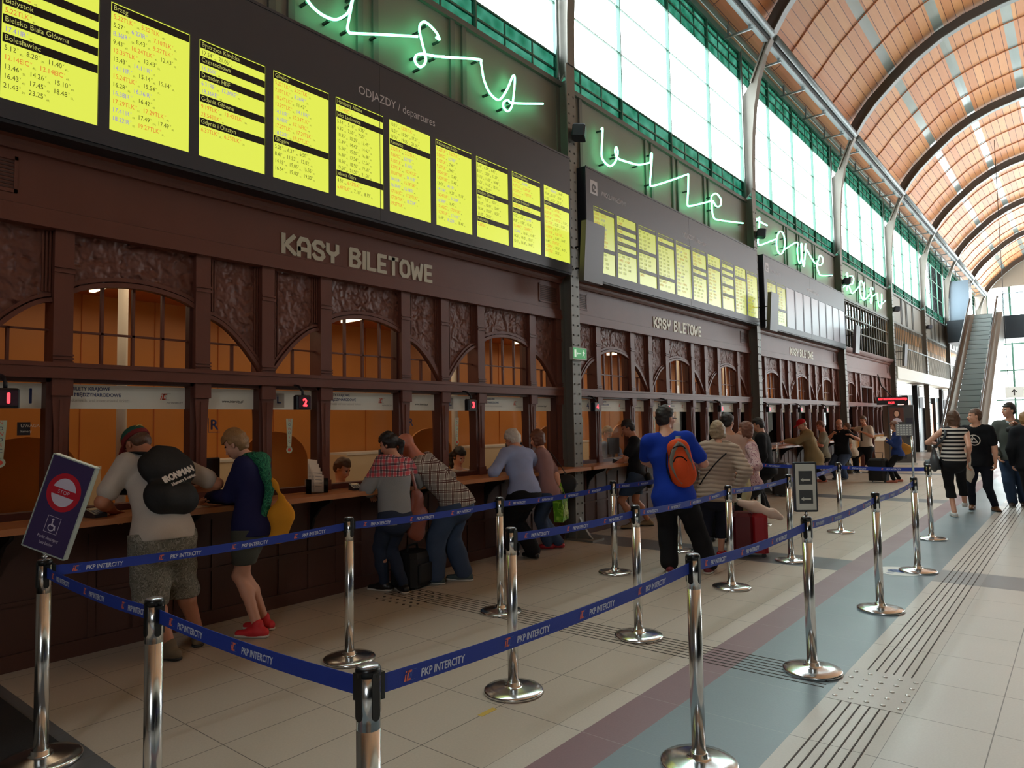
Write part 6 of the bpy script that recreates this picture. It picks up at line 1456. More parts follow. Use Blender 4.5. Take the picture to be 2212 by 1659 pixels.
strap('strap', [c + u * .2 + r * .09, J['sh'][1] + u * .065, J['sh'][1] + J['sf'] * .085, J['sh'][1] + J['sf'] * .07 - u * .2], .055, .012, MATS['backpack_black'], bp, [tuple(u), tuple(J['sf']), tuple(J['sf'])]); strap('strap', [c + u * .2 - r * .09, J['sh'][0] + u * .065, J['sh'][0] + J['sf'] * .085, J['sh'][0] + J['sf'] * .07 - u * .2], .055, .012, MATS['backpack_black'], bp, [tuple(u), tuple(J['sf']), tuple(J['sf'])])
def cap_on(J, t, crown, brim, label, split=None):
    c, hs, hr, hf, hu = J['head'], J['hs'], J['hr'], J['hf'], J['hu']; R = np.array([hr, hf, hu])
    F1 = Field(); F1.ell(c + hu * .035 * hs - hf * .010 * hs, V(.094, .108, .098) * hs, R, .02)
    v = F1.mesh(.007, [(c + hu * .018 * hs, -hu)]); mats = [crown, brim]
    o = mesh_obj('cap', [v], mats, None, (lambda cc, m: np.where((cc - c) @ hu < .052 * hs, 1, m)) if split else None); tag(o, label, 'cap'); o.location = tuple(J['base'])
    F2 = Field(); F2.cap(c + hu * .035 * hs + hf * .07 * hs, c + hu * .022 * hs + hf * .135 * hs, .072 * hs, .060 * hs, (hu, .16), .01); mesh_obj('brim', [F2.mesh(.006)], brim, o); return o
co = cap_on(J, t, cloth('cap_green', (40, 84, 70)), cloth('cap_maroon', (120, 44, 44)), 'green baseball cap with maroon band on the man bending at window 1', True)
b = MB(); c, hs, hr, hf, hu = J['head'], J['hs'], J['hr'], J['hf'], J['hu']; b.tube([tuple(c - hf * (.113 * math.cos(a)) * hs + hr * .06 * a * hs + hu * (.085 - .03 * a * a) * hs) for a in (-.7, -.35, 0, .35, .7)], .003, 5); b.build('embroidery', M('thread_gold', (190, 170, 90), .6), co)

# 2 woman in navy with yellow bag
f1, f2 = V(-5.06, 3.06, 0), V(-4.92, 2.92, 0)
t, J = person('p', 'person with short fair hair, navy sweater, grey shorts and red trainers at the worktop', (f1 + f2) / 2, R_(122), 1.68, .98, neck=ax(545, 992, -5.02), pelvis=ax(543, 1128, -4.98), head=ax(508, 960, -5.10), hpitch=.55, hyaw=.1, feet=[f1, f2], foot_yaw=(R_(118), R_(122)), knees=[None, None],
    hands=[ax(452, 1075, -5.34), ax(468, 1078, -5.28)], elbows=[(0, 0, -1), (.3, .4, -1)], hand_curl=(.3, .35), top=cloth('navy_knit', (34, 34, 74)), sleeve='long', hem=.10, bottom=cloth('shorts_grey', (78, 78, 70)), leg='shorts', hair=('fringe', blond_h), shoes=('trainer', M('trainer_red', (214, 48, 56), .6), rubber), vox=.0085, female=True)
sc_ = J['neck']; scf = patt('scarf_green', blotch_fn([(26, 84, 62), (34, 104, 78), (60, 130, 90), (20, 66, 54)], 38))
so = thing_blob('scarf', 'green patterned scarf hanging down the back of the woman in navy', 'scarf', J, [('c', sc_ + J['sr'] * .09 - J['sf'] * .04, sc_ - J['sr'] * .08 - J['sf'] * .06, .06, .06, None, .04), ('c', sc_ + J['sf'] * .07 - J['spine'] * .02, sc_ + J['sr'] * .08, .035, .045, None, .04), ('c', sc_ + J['sf'] * .07 - J['spine'] * .02, sc_ - J['sr'] * .08, .035, .045, None, .04), ('c', sc_ - J['sf'] * .09 - J['spine'] * .02, sc_ - J['sf'] * .14 - J['spine'] * .22 , .075, .055, (J['sf'], .5), .04), ('c', sc_ - J['sf'] * .14 - J['spine'] * .22, sc_ - J['sf'] * .12 - J['spine'] * .42 - J['sr'] * .02, .055, .045, (J['sf'], .5), .03)], scf, wob=.007)
p = J['pelvis'] - J['sf'] * .24 + J['spine'] * .02; ub = V(0, 0, 1)
yb = thing_blob('shoulder_bag', 'yellow fabric bag hanging behind the woman in navy', 'bag', J, [('c', p + ub * .16, p + ub * .02, .035, .085, (J['sr'], .5)), ('c', p + ub * .02, p - ub * .12 + J['sf'] * .03, .10, .075, (J['sr'], .5)), ('c', p + ub * .16, p + ub * .30 + J['sf'] * .07, .03, .012, (J['sr'], .5))], cloth('bag_yellow', (218, 146, 40), .8), wob=.006)
strap('strap', [p + ub * .29 + J['sf'] * .07, J['sh'][1] - J['sf'] * .07 - ub * .1, J['sh'][1] + ub * .07, J['sh'][1] + J['sf'] * .08 - ub * .08], .018, .006, blackc, yb, [tuple(-J['sf']), tuple(ub), tuple(J['sf'])]); strap('zip', [p + ub * .10 + J['sr'] * .045, p + ub * .09 + J['sr'] * .052 - J['sf'] * .04, p + ub * .085 + J['sr'] * .045 - J['sf'] * .08], .02, .004, blackc, yb, [tuple(J['sr'])])

# 3 woman with ponytail
f1, f2 = fa(830, 1276), fa(872, 1280)
t, J = person('p', 'person with dark ponytail, grey shirt with red plaid yoke and jeans at window 2', (f1 + f2) / 2, R_(92), 1.66, 1.08, neck=ax(853, 990, -5.12), pelvis=ax(852, 1112, -5.06), head=ax(838, 958, -5.24), hpitch=.45, hyaw=.35, feet=[f1, f2], foot_yaw=(R_(110), R_(70)), hands=[ax(802, 1068, -5.33), ax(880, 1070, -5.38)], elbows=[(.2, -1, -.6), (.3, .9, -.6)],
    top=None, bottom=denimd, leg='slim', hair=('ponytail', dark_h), shoes=('trainer', blacks, rubber), vox=.009, female=True)
sp, nk = J['spine'], J['neck']
def yoke(t_, v, x, y, z):
    pl = plaid_fn((206, 176, 176), (196, 50, 66), (34, 30, 50), .062)(t_, v, x, y, z); return t_.mix(t_.math('GREATER_THAN', z, float(nk[2] - .165)), s2l((140, 140, 142)), pl)
person_top = patt('grey_shirt_plaid_yoke', yoke)
def dress_top(J, t, mat, name, g=.014, hem=.10, sleeve=1.0, vox=.009, wob=.005, w=.020, flare=1.0, female=True, seed=7, belly=0):
    s, bw, T = J['s'], J['bw'], Field(); pelvis, spine, sf, fwd, sh, neck, up = J['pelvis'], J['spine'], J['sf'], J['fwd'], J['sh'], J['neck'], V(0, 0, 1); ab = pelvis + spine * .20 * s; ch = pelvis + spine * .36 * s
    T.cap(pelvis - up * hem * s, pelvis + spine * .06 * s, .160 * s * bw * flare + g, .152 * s * bw * flare + g, (fwd, .75), .05); T.cap(pelvis + spine * .08 * s, ab, .145 * s * bw * flare + g, .135 * s * bw + g, (sf, .72), .06); T.cap(ab, ch, .138 * s * bw + g, .160 * s * bw + g, (sf, .66), .06); T.cap(ch, neck - spine * .11 * s, .162 * s * bw + g, .128 * s * bw + g, (sf, .66), .06)
    T.cap(sh[0] + J['sr'] * .03, sh[1] - J['sr'] * .03, .056 * s * bw + g, .056 * s * bw + g, None, .06); T.cap(neck - spine * .075 * s, neck + spine * .005 * s, .095 * s * bw + g, .060 * s + g, (sf, .75), .04); T.ell(pelvis - fwd * .055 * s - up * .05 * s, V(.145, .095, .10) * s * bw + g, np.array([J['right'], fwd, up]), .05)
    for i in (0, 1):
        T.cap(sh[i], J['el'][i], .054 * s * bw + w, .043 * s * bw + w * 1.1, None, .04)
        if sleeve > .05: T.cap(J['el'][i], J['el'][i] + (J['wr'][i] - J['el'][i]) * sleeve, .043 * s * bw + w, .032 * s + w, None, .02)
    cl = [(pelvis - up * hem * s, -nrm(up * .7 + spine * .3)), lambda X, Y, Z: -(np.sqrt((X - neck[0]) ** 2 + (Y - neck[1]) ** 2 + (Z - neck[2] - .04) ** 2) - .068 * s)]
    return mesh_obj(name, [T.mesh(vox, cl, folds(wob, seed))], mat, t)
dress_top(J, t, person_top, 'shirt', hem=.09, sleeve=.62)
p = J['pelvis'] + J['sr'] * .24 - J['sf'] * .05 - V(0, 0, .0)
hb = thing_blob('shoulder_bag', 'rust brown leather bag hanging right of the woman with the ponytail', 'bag', J, [('c', p + V(0, 0, .18), p + V(0, 0, -.02), .075, .125, (J['sf'], .45)), ('c', p + V(0, 0, -.02), p - V(0, 0, .14), .125, .11, (J['sf'], .45))], M('rust_leather', (126, 60, 42), .5, bump=(30, .2)), wob=.006)
strap('strap', [p + V(0, 0, .22), p + V(0, 0, .30) - J['sr'] * .03, J['sh'][1] + V(0, 0, .075), J['sh'][1] + J['sf'] * .09], .035, .006, MATS['rust_leather'], hb, [tuple(-J['sf']), tuple(V(0, 0, 1)), tuple(J['sf'])])

# 4 bald man in plaid shirt, bent over
f1, f2 = fa(942, 1262), fa(1003, 1254)
t, J = person('p', 'bald person in plaid shirt and jeans bending far over the worktop beside the ponytail', (f1 + f2) / 2, R_(112), 1.80, 1.06, neck=ax(903, 992, -5.26), pelvis=ax(985, 1082, -4.98), head=ax(876, 960, -5.36), hpitch=.8, hyaw=.1, hroll=-.2, feet=[f1, f2], foot_yaw=(R_(120), R_(115)), hands=[ax(858, 1040, -5.46), ax(925, 1035, -5.45)], elbows=[(.2, -.8, -.6), (.6, .6, -.5)],
    top=patt('plaid_brown_white', plaid_fn((196, 188, 178), (132, 122, 116), (84, 48, 44), .095)), sleeve='long', hem=.06, bottom=denim, leg='wide', hair=('bald', None), skin=M('skin_flushed', (206, 128, 104), .5), shoes=('trainer', M('trainer_teal', (70, 84, 84), .7), rubber), vox=.009, wob=.005)
cpos = fa(905, 1262)
cs = empty('travel_bag', (-5.22, 4.78, 0), 0.2, 'black travel bag standing on the floor between the ponytail woman and the bald man', 'bag')
b = MB(); b.bbox(-0.16, 0.16, -0.20, 0.18, 0.02, 0.34, 0.05); b.build('body', M('bag_black', (20, 19, 20), .7), cs); b = MB(); b.tube([(0, -.1, .33), (0, -.08, .40), (0, .06, .40), (0, .08, .33)], .012, 6); b.build('handle', MATS['bag_black'], cs); b = MB(); b.bbox(.16, .19, -.15, .13, .06, .24, .01); b.build('pocket', MATS['bag_black'], cs)

# 5 white haired man in pale blue shirt
f1, f2 = fa(1108, 1200), fa(1152, 1206)
t, J = person('p', 'person with white hair, pale blue shirt and black trousers at window 3', (f1 + f2) / 2, R_(88), 1.74, 1.12, neck=ax(1115, 972, -5.20), pelvis=ax(1132, 1062, -5.06), head=ax(1106, 948, -5.33), hpitch=.5, feet=[f1, f2], foot_yaw=(R_(100), R_(80)), hands=[ax(1064, 1024, -5.36), ax(1165, 1015, -5.42)], elbows=[(.3, -1, -.5), (.3, 1, -.5)],
    top=cloth('shirt_pale_blue', (150, 160, 196)), sleeve='long', hem=.02, bottom=blackc, leg='wide', hair=('thin', white_h), skin=SKIN, shoes=('dress', blacks, None), vox=.0095, wob=.006, flare=1.03)
# 6 woman with black bag and green carrier
f1, f2 = fa(1184, 1186), fa(1206, 1184)
t, J = person('p', 'person with brown bob and dusty pink top holding a green carrier bag', (f1 + f2) / 2, R_(115), 1.62, 1.02, neck=ax(1172, 975, -5.22), pelvis=ax(1183, 1060, -5.10), head=ax(1160, 948, -5.30), hpitch=.3, feet=[f1, f2], hands=[ax(1150, 1035, -5.38), ax(1211, 1062, -4.98)], elbows=[None, (.6, .3, -.5)], hand_curl=(.4, 1.2),
    top=cloth('top_dusty_pink', (150, 112, 108)), sleeve='short', hem=.08, bottom=denim, leg='long', hair=('bob', red_h), shoes=('pump', M('shoe_red', (170, 34, 44), .4), None), vox=.0095, female=True)
p = J['pelvis'] + J['sr'] * .20 - J['sf'] * .12 + V(0, 0, .10)
hb = thing_blob('handbag', 'black handbag on the shoulder of the woman in the dusty pink top', 'bag', J, [('c', p - J['sf'] * .10, p + J['sf'] * .10, .10, .10, (J['sr'], .5)), ('c', p - J['sf'] * .09 - V(0, 0, .05), p + J['sf'] * .09 - V(0, 0, .05), .10, .10, (J['sr'], .5))], M('bag_black', (20, 19, 20)), vox=.01)
strap('strap', [p - J['sf'] * .08 + V(0, 0, .08), J['sh'][1] + V(0, 0, .06) - J['sf'] * .05, J['sh'][1] + V(0, 0, .04) + J['sf'] * .06, p + J['sf'] * .08 + V(0, 0, .08)], .025, .008, MATS['bag_black'], hb, [tuple(-J['sf']), tuple(V(0, 0, 1)), tuple(J['sf'])])
b = MB(); b.bbox(-.02, .02, -.012, .012, 0, .02, .004)
bc = J['wr'][1] + J['base']; gx, gy = float(bc[0]), float(bc[1]); gt = empty('carrier_bag', (gx, gy, .50), R_(25), 'bright green carrier bag printed with citrus slices', 'bag')
green = patt('bag_green_print', blotch_fn([(86, 140, 24), (112, 168, 36), (140, 186, 60), (78, 124, 20)], 9), .5)
b = MB(); n = 7; w = .19; hgt = .27
vs = []; fs = []
for i in range(n + 1):
    for j in range(5):
        z = -.10 + hgt * j / 4; xx = -w + 2 * w * i / n; vs.append((.055 + .006 * math.sin(i * 2.1 + j), xx * (1 - .06 * math.sin(j)), z)); vs.append((-.055 + .006 * math.cos(i * 1.7 + j), xx * (1 - .06 * math.sin(j)), z))
for i in range(n):
    for j in range(4): a = (i * 5 + j) * 2; c2 = ((i + 1) * 5 + j) * 2; fs += [(a, c2, c2 + 2, a + 2), (a + 1, a + 3, c2 + 3, c2 + 1)]
for j in range(4): a = j * 2; e = (n * 5 + j) * 2; fs += [(a, a + 2, a + 3, a + 1), (e, e + 1, e + 3, e + 2)]
for i in range(n): a = (i * 5) * 2; c2 = ((i + 1) * 5) * 2; fs.append((a, a + 1, c2 + 1, c2))
b.add(vs, fs, 0); b.build('pouch', green, gt)
for sx in (-.05, .05): strap('handle', [(sx, -.09, hgt - .11), (sx * .5, -.055, .24), (0, -.02, .33), (0, .02, .33), (sx * .5, .055, .24), (sx, .09, hgt - .11)], .03, .003, cloth('handle_green', (120, 170, 40)), gt, [(1, 0, 0)])
b = MB()
for cy2, cz, rr in ((.0, .05, .085), (-.12, .0, .05), (.11, -.03, .055)):
    b.add([(.063, cy2 + rr * math.cos(q * math.pi / 12), cz + rr * math.sin(q * math.pi / 12)) for q in range(24)], [tuple(range(24))], 0); b.add([(.0635, cy2 + rr * .82 * math.cos(q * math.pi / 12), cz + rr * .82 * math.sin(q * math.pi / 12)) for q in range(24)], [tuple(range(24))], 1)
    for k_ in range(6): a = k_ * math.pi / 3; b.add([(.064, cy2 + math.cos(a) * rr * .1, cz + math.sin(a) * rr * .1), (.064, cy2 + math.cos(a + .35) * rr * .7, cz + math.sin(a + .35) * rr * .7), (.064, cy2 + math.cos(a - .35) * rr * .7, cz + math.sin(a - .35) * rr * .7)], [(0, 2, 1)], 0)
b.build('citrus_print', [M('citrus_pale', (190, 206, 110), .5), M('citrus_green', (128, 158, 40), .5)], gt)

# 7 young man in black T-shirt with waist bag
f1, f2 = fa(1368, 1142), fa(1400, 1136)
t, J = person('p', 'person in black T-shirt and denim shorts leaning on the second front worktop', (f1 + f2) / 2, R_(118), 1.74, .98, neck=ax(1370, 942, -5.14), pelvis=ax(1374, 1030, -5.08), head=ax(1350, 915, -5.26), hpitch=.45, feet=[f1, f2], foot_yaw=(R_(130), R_(120)), hands=[ax(1322, 1008, -5.36), ax(1335, 1000, -5.40)], elbows=[(.3, -.5, -.8), (.4, .3, -.8)],
    top=blackc, sleeve='short', hem=.03, bottom=cloth('denim_shorts', (58, 72, 92)), leg='shorts', hair=('short', dark_h), skin=SKIN2, shoes=('trainer', M('shoe_sand', (150, 128, 98), .7), soled), vox=.010)
p = J['pelvis'] + J['sr'] * .05 - J['sf'] * .18 - V(0, 0, .02)
hb = thing_blob('waist_bag', 'black waist bag with pale stripes on the man in the black T-shirt', 'bag', J, [('c', p - J['sr'] * .15, p + J['sr'] * .15, .075, .075, (J['sf'], .7)), ('c', p - J['sr'] * .12 - V(0, 0, .06), p + J['sr'] * .12 - V(0, 0, .06), .08, .08, (J['sf'], .7))], M('bag_black', (20, 19, 20)), vox=.01)
for q in range(2): strap('stripe', [p + J['sr'] * (.05 + q * .03) - J['sf'] * .078 - V(0, 0, .07), p + J['sr'] * (.10 + q * .03) - J['sf'] * .070 + V(0, 0, .01)], .008, .003, whitec, hb, [tuple(-J['sf'])])
strap('strap', [p + J['sr'] * .10, J['pelvis'] + J['spine'] * .35 - J['sf'] * .15 + J['sr'] * .05, J['sh'][0] + V(0, 0, .06), J['sh'][0] + J['sf'] * .09], .022, .005, M('bag_black', (20, 19, 20)), hb, [tuple(-J['sf']), tuple(V(0, 0, 1))])

# 8 tall man with orange backpack
f1, f2 = fa(1447, 1236), fa(1532, 1237)
t, J = person('p', 'tall person in bright blue T-shirt and black trousers seen from behind', (f1 + f2) / 2, R_(26), 1.88, 1.06, neck=np.array(on_y(1440, 935, 6.80)), pelvis=np.array(on_y(1455, 1062, 6.82)), head=np.array(on_y(1438, 893, 6.90)), hyaw=-.75, feet=[f1, f2], foot_yaw=(R_(30), R_(10)), hands=[np.array(on_y(1428, 1010, 7.15)), np.array(on_y(1490, 1005, 7.15))], elbows=[(-1, -.3, -.6), (1, -.2, -.5)],
    top=cloth('tee_royal_blue', (28, 62, 176)), sleeve='short', hem=.15, bottom=blackc, leg='wide', hair=('short', dark_h), skin=SKIN, shoes=('trainer', M('trainer_red_black', (112, 30, 40), .6), rubber), vox=.009, flare=1.08, wob=.006)
strap('glasses', [J['head'] + J['hr'] * .078 * J['hs'] + J['hf'] * .01, J['head'] + J['hr'] * .074 * J['hs'] + J['hf'] * .07 + J['hu'] * -.004, J['head'] + J['hr'] * .06 * J['hs'] + J['hf'] * .10 - J['hu'] * .008], .010, .004, M('frame_black', (20, 20, 22), .3), t, [tuple(J['hr'])])
c, r, u, o_ = back_frame(J, .30, .155); c = c + r * .10
org = cloth('backpack_orange', (222, 84, 40), .7, .06); gry = cloth('backpack_grey', (132, 128, 120)); blk = cloth('backpack_trim', (26, 24, 28))
bp = thing_blob('backpack', 'orange and grey backpack worn on one shoulder of the man in blue', 'backpack', J, [('c', c - u * .14 + r * .02, c + u * .12, .135, .115, (o_, .62)), ('e', c - u * .06 + o_ * .05, V(.115, .07, .15), np.array([r, -o_, u]))], org, wob=.003)
g2 = blob('pocket', [('e', c - u * .07 + o_ * .075 + r * .01, V(.082, .058, .12), np.array([r, -o_, u]))], org, bp)
strap('grey_band', [c + u * .19 + o_ * .065 + r * .02, c + u * .12 - r * .045 + o_ * .10, c - r * .082 + o_ * .098, c - u * .12 - r * .05 + o_ * .10, c - u * .22 + r * .01 + o_ * .06], .040, .006, gry, bp, [tuple(o_)])
strap('grey_band', [c + u * .19 + o_ * .065 + r * .02, c + u * .13 + r * .07 + o_ * .09, c + u * .02 + r * .105 + o_ * .07, c - u * .10 + r * .12 + o_ * .05], .028, .006, gry, bp, [tuple(o_)])
strap('zip', [c - r * .062 + u * .0 + o_ * .118, c - r * .03 + u * .045 + o_ * .128, c + r * .03 + u * .045 + o_ * .128, c + r * .072 + u * .0 + o_ * .116], .012, .005, blk, bp, [tuple(o_)])
strap('zip', [c - r * .10 + u * .04 + o_ * .07, c - r * .05 + u * .14 + o_ * .10, c + r * .05 + u * .15 + o_ * .10, c + r * .10 + u * .06 + o_ * .07], .010, .005, blk, bp, [tuple(o_)])
strap('side_panel', [c + u * .10 - r * .115 + o_ * .01, c - u * .05 - r * .13 + o_ * .01, c - u * .2 - r * .10 + o_ * .01], .06, .01, blk, bp, [tuple(-r)])
strap('strap', [c + u * .20 + r * .0, J['neck'] + J['sr'] * .115 - J['sf'] * .07 - u * .03, J['neck'] + J['sr'] * .12 + u * .005, J['sh'][1] - J['sr'] * .06 + J['sf'] * .10 - u * .08], .055, .010, gry, bp, [tuple(o_), tuple(u), tuple(J['sf'])])

# 9 woman in quilted jacket
f1, f2 = fa(1521, 1204), fa(1558, 1202)
t, J = person('p', 'person with ash blond hair in beige quilted jacket and red shoes seen from behind', (f1 + f2) / 2, R_(24), 1.66, 1.14, neck=np.array(on_y(1553, 962, 7.75)), pelvis=np.array(on_y(1547, 1062, 7.74)), head=np.array(on_y(1550, 930, 7.80)), hyaw=-.25, feet=[f1, f2], foot_yaw=(R_(40), R_(5)), hands=[np.array(on_y(1508, 1052, 7.75)), np.array(on_y(1592, 1058, 7.75))], elbows=[(-1, -.4, -.2), (1, -.4, -.2)],
    top=cloth('quilted_beige', (172, 150, 132), .7), sleeve='long', hem=.10, bottom=cloth('trousers_navy', (34, 34, 46)), leg='crop', hair=('bob', grey_h), shoes=('pump', M('shoe_red_gloss', (184, 22, 36), .2), None), vox=.0085, female=True, puff=.022, wob=.003)
strap('strap', [J['sh'][1] + V(0, 0, .05) - J['sf'] * .05, J['neck'] - J['spine'] * .16 - J['sf'] * .165, J['pelvis'] + J['spine'] * .2 - J['sf'] * .155 - J['sr'] * .12, J['pelvis'] - J['sr'] * .19 + J['spine'] * .06 - J['sf'] * .06], .014, .005, blk, t, [tuple(-J['sf'])])
# 10 woman in pink blouse with coat over her arm
b10 = V(-3.42, 8.85, 0)
t, J = person('p', 'person with chestnut bob and pink patterned blouse facing left behind the red suitcase', b10, R_(112), 1.66, 1.0, neck=np.array(on_y(1622, 958, 8.85)), pelvis=np.array(on_y(1620, 1042, 8.87)), head=np.array(on_y(1608, 928, 8.82)), feet=[b10 + V(-.1, -.05, 0), b10 + V(.05, .08, 0)], hands=[np.array(on_y(1600, 1018, 8.6)), np.array(on_y(1622, 1012, 8.55))], elbows=[(.3, -.5, -.8), (.6, .6, -.4)],
    top=patt('blouse_pink_print', blotch_fn([(206, 168, 168), (190, 146, 150), (214, 190, 186), (150, 104, 116)], 30)), sleeve='long', hem=.06, bottom=cloth('trousers_black', (30, 28, 30)), leg='long', hair=('bob', red_h), shoes=('pump', blacks, None), vox=.0095, female=True)
p = (J['wr'][0] + J['wr'][1]) / 2 - V(0, 0, .03)
thing_blob('coat', 'cream coat draped over the forearm of the woman in the pink blouse', 'coat', J, [('c', p - J['sr'] * .12, p + J['sr'] * .14, .065, .07, None, .05), ('c', p - J['sr'] * .05, p - V(0, 0, .42) - J['sr'] * .02, .075, .11, (J['sf'], .5), .05), ('c', p + J['sr'] * .06, p - V(0, 0, .50) + J['sr'] * .06, .075, .07, (J['sf'], .6), .05)], cloth('coat_cream', (188, 172, 132)), wob=.014)
# 11 dark haired person hidden behind
b11 = V(-3.95, 8.75, 0)
person('p', 'person with black topknot and peach top mostly hidden behind the quilted jacket', b11, R_(20), 1.70, .95, head=np.array(on_y(1572, 912, 8.75)), neck=np.array(on_y(1578, 940, 8.74)), hyaw=-.5, pelvis=np.array(on_y(1578, 1030, 8.75)), top=cloth('top_peach', (190, 152, 136)), sleeve='long', bottom=blackc, hair=('bun', dark_h), shoes=('pump', blacks, None), vox=.013, female=True)
# 12 person in black behind
b12 = fa(1652, 1108)
person('p', 'person in black jacket and trousers standing behind the woman in the pink blouse', b12, R_(100), 1.72, 1.05, neck=np.array(on_y(1645, 925, b12[1])), pelvis=np.array(on_y(1652, 1010, b12[1])), head=np.array(on_y(1632, 905, b12[1])), hpitch=.4, top=cloth('jacket_black', (24, 24, 28)), sleeve='long', jacket=True, hem=.12, bottom=blackc, hair=('short', dark_h), shoes=('dress', blacks, None), vox=.014)
# red suitcase and bouquet
cx, cy2 = -3.10, 8.12
cs = empty('suitcase', (cx, cy2, 0), R_(20), 'red upright suitcase with a wrapped bouquet lying on top', 'suitcase')
b = MB(); b.bbox(-.19, .05, -.14, .14, .05, .50, .04); b.build('side_shell', M('case_dark_red', (96, 12, 22), .5), cs); b = MB(); b.bbox(.02, .20, -.14, .14, .05, .50, .04); b.build('front_shell', M('case_red', (160, 14, 30), .5, bump=(80, .1)), cs)
for x, y in ((-.15, -.1), (.15, -.1), (-.15, .1), (.15, .1)): b = MB(); b.tube([(x, y - .012, .025), (x, y + .012, .025)], .025, 12); b.build('wheel', blackp, cs)
b = MB(); b.tube([(-.17, -.05, .49), (-.17, -.05, .80), (-.17, .05, .80), (-.17, .05, .49)], .008, 6); b.build('pull_handle', chrome, cs)
bq = empty('bouquet', (cx + .05, cy2 - .02, .56), R_(15), 'bouquet wrapped in cream paper lying on the red suitcase', 'bouquet')
f = Field(); f.cap(V(-.14, 0, .05), V(.02, 0, .01), .045, .066, None, .04); f.cap(V(.02, 0, .01), V(.20, 0, -.07), .066, .048, None, .04); f.cap(V(.22, 0, -.06), V(.30, 0, -.11), .055, .035, None, .03); mesh_obj('paper_wrap', [f.mesh(.009, (), folds(.005, 3))], cloth('wrap_paper', (224, 196, 178), .6), bq)
b = MB(); rr = random.Random(2)
for i in range(14):
    a = Vector((-.15, rr.uniform(-.03, .03), .06 + rr.uniform(-.03, .03))); d = Vector((-.08 - rr.random() * .05, rr.uniform(-.07, .07), rr.uniform(-.04, .08))); n_ = d.cross(Vector((0, 0, 1))).normalized() * .016; b.add([a, a + d * .5 + n_, a + d, a + d * .5 - n_], [(0, 1, 2, 3)], 0)
b.build('leaves', M('leaf_green', (70, 128, 44), .5), bq)
for i in range(4):
    b = MB(); b.lathe([(.001, -.018), (.018, -.008), (.024, .008), (.012, .018), (.001, .020)], (-.19 + .015 * i, -.04 + .03 * i, .07 + .012 * (i % 2)), 8); b.build('flower', M('flower_white', (230, 224, 206), .6), bq)

# 13 man in red cap and beige jacket
b13 = fa(1752, 1058)
t, J = person('p', 'person in red cap and beige jacket leaning on the third front worktop', b13, R_(122), 1.76, 1.15, neck=np.array(on_y(1741, 932, b13[1])), pelvis=np.array(on_y(1757, 985, b13[1] + .1)), head=np.array(on_y(1728, 912, b13[1] - .05)), hpitch=.5, hands=[np.array(on_x(1697, 953, -5.25)), np.array(on_x(1712, 950, -5.3))], elbows=[(.3, -.5, -1), (.3, .2, -1)], top=cloth('jacket_beige', (152, 132, 98)), sleeve='long', jacket=True, hem=.20, flare=1.08, bottom=blackc, hair=('cap', grey_h), shoes=('dress', blacks, None), vox=.0125)
cap_on(J, t, cloth('cap_red', (170, 26, 34)), MATS['cap_red'], 'red baseball cap on the man in the beige jacket')
cs = empty('suitcase', (-4.93, 14.75, 0), R_(10), 'dark upright suitcase with raised pull handle beside the arrow sign', 'suitcase')
b = MB(); b.bbox(-.16, .16, -.22, .22, .04, .68, .05); b.build('shell', M('case_charcoal', (44, 40, 38), .6, bump=(60, .2)), cs); b = MB(); b.tube([(-.05, -.09, .67), (-.05, -.09, 1.08), (-.05, .09, 1.08), (-.05, .09, .67)], .009, 6); b.build('pull_handle', chrome, cs); b = MB(); b.bbox(.16, .20, -.17, .17, .1, .42, .02); b.build('pocket', MATS['case_charcoal'], cs)
for y in (-.15, .15): b = MB(); b.tube([(0, y - .015, .03), (0, y + .015, .03)], .03, 10); b.build('wheel', blackp, cs)
# 14 person in grey T-shirt behind
b14 = fa(1778, 1041)
person('p', 'person in grey T-shirt and black trousers right behind the beige jacket', b14, R_(110), 1.72, 1.0, neck=np.array(on_y(1779, 928, b14[1])), pelvis=np.array(on_y(1778, 982, b14[1])), head=np.array(on_y(1767, 910, b14[1])), hpitch=.5, hands=[np.array(on_x(1752, 958, -5.3)), np.array(on_x(1768, 962, -5.3))], top=cloth('tee_grey', (134, 128, 112)), sleeve='short', hem=.08, bottom=blackc, hair=('short', red_h), skin=M('skin_flushed', (206, 128, 104)), shoes=('pump', M('shoe_salmon', (190, 110, 90), .5), None), vox=.0135)
# 15 bald man in black polo
b15 = fa(1817, 1036)
t, J = person('p', 'bald person in black polo shirt and jeans turned towards the camera', b15, R_(158), 1.76, 1.12, neck=np.array(on_y(1815, 922, b15[1])), pelvis=np.array(on_y(1820, 978, b15[1])), head=np.array(on_y(1810, 904, b15[1] - .06)), hpitch=.35, hyaw=.2, hands=[np.array(on_y(1838, 940, b15[1] - .25)), np.array(on_y(1800, 936, b15[1] - .35))], elbows=[(.8, .2, -.6), (-.8, .3, -.8)], top=cloth('polo_black', (22, 22, 26)), sleeve='short', hem=.08, flare=1.06, bottom=denim, leg='wide', hair=('bald', None), skin=SKIN2, shoes=('dress', blacks, None), vox=.0125, belly=.05)
strap('watch', [J['wr'][1] + V(-.03, 0, .0), J['wr'][1] + V(0, -.03, .015), J['wr'][1] + V(.03, 0, 0)], .02, .005, chrome, t, [(0, -1, 0)])
# 16 person in pale shirt behind
b16 = fa(1838, 1024)
person('p', 'person in pale shirt and olive trousers half hidden behind the black polo shirt', b16, R_(95), 1.70, .95, neck=np.array(on_y(1836, 935, b16[1])), pelvis=np.array(on_y(1840, 975, b16[1])), head=np.array(on_y(1826, 918, b16[1])), top=cloth('shirt_pale', (186, 170, 150)), sleeve='short', hem=.14, bottom=cloth('trousers_olive', (84, 78, 62)), hair=('short', brown_h), shoes=('trainer', blacks, rubber), vox=.015)
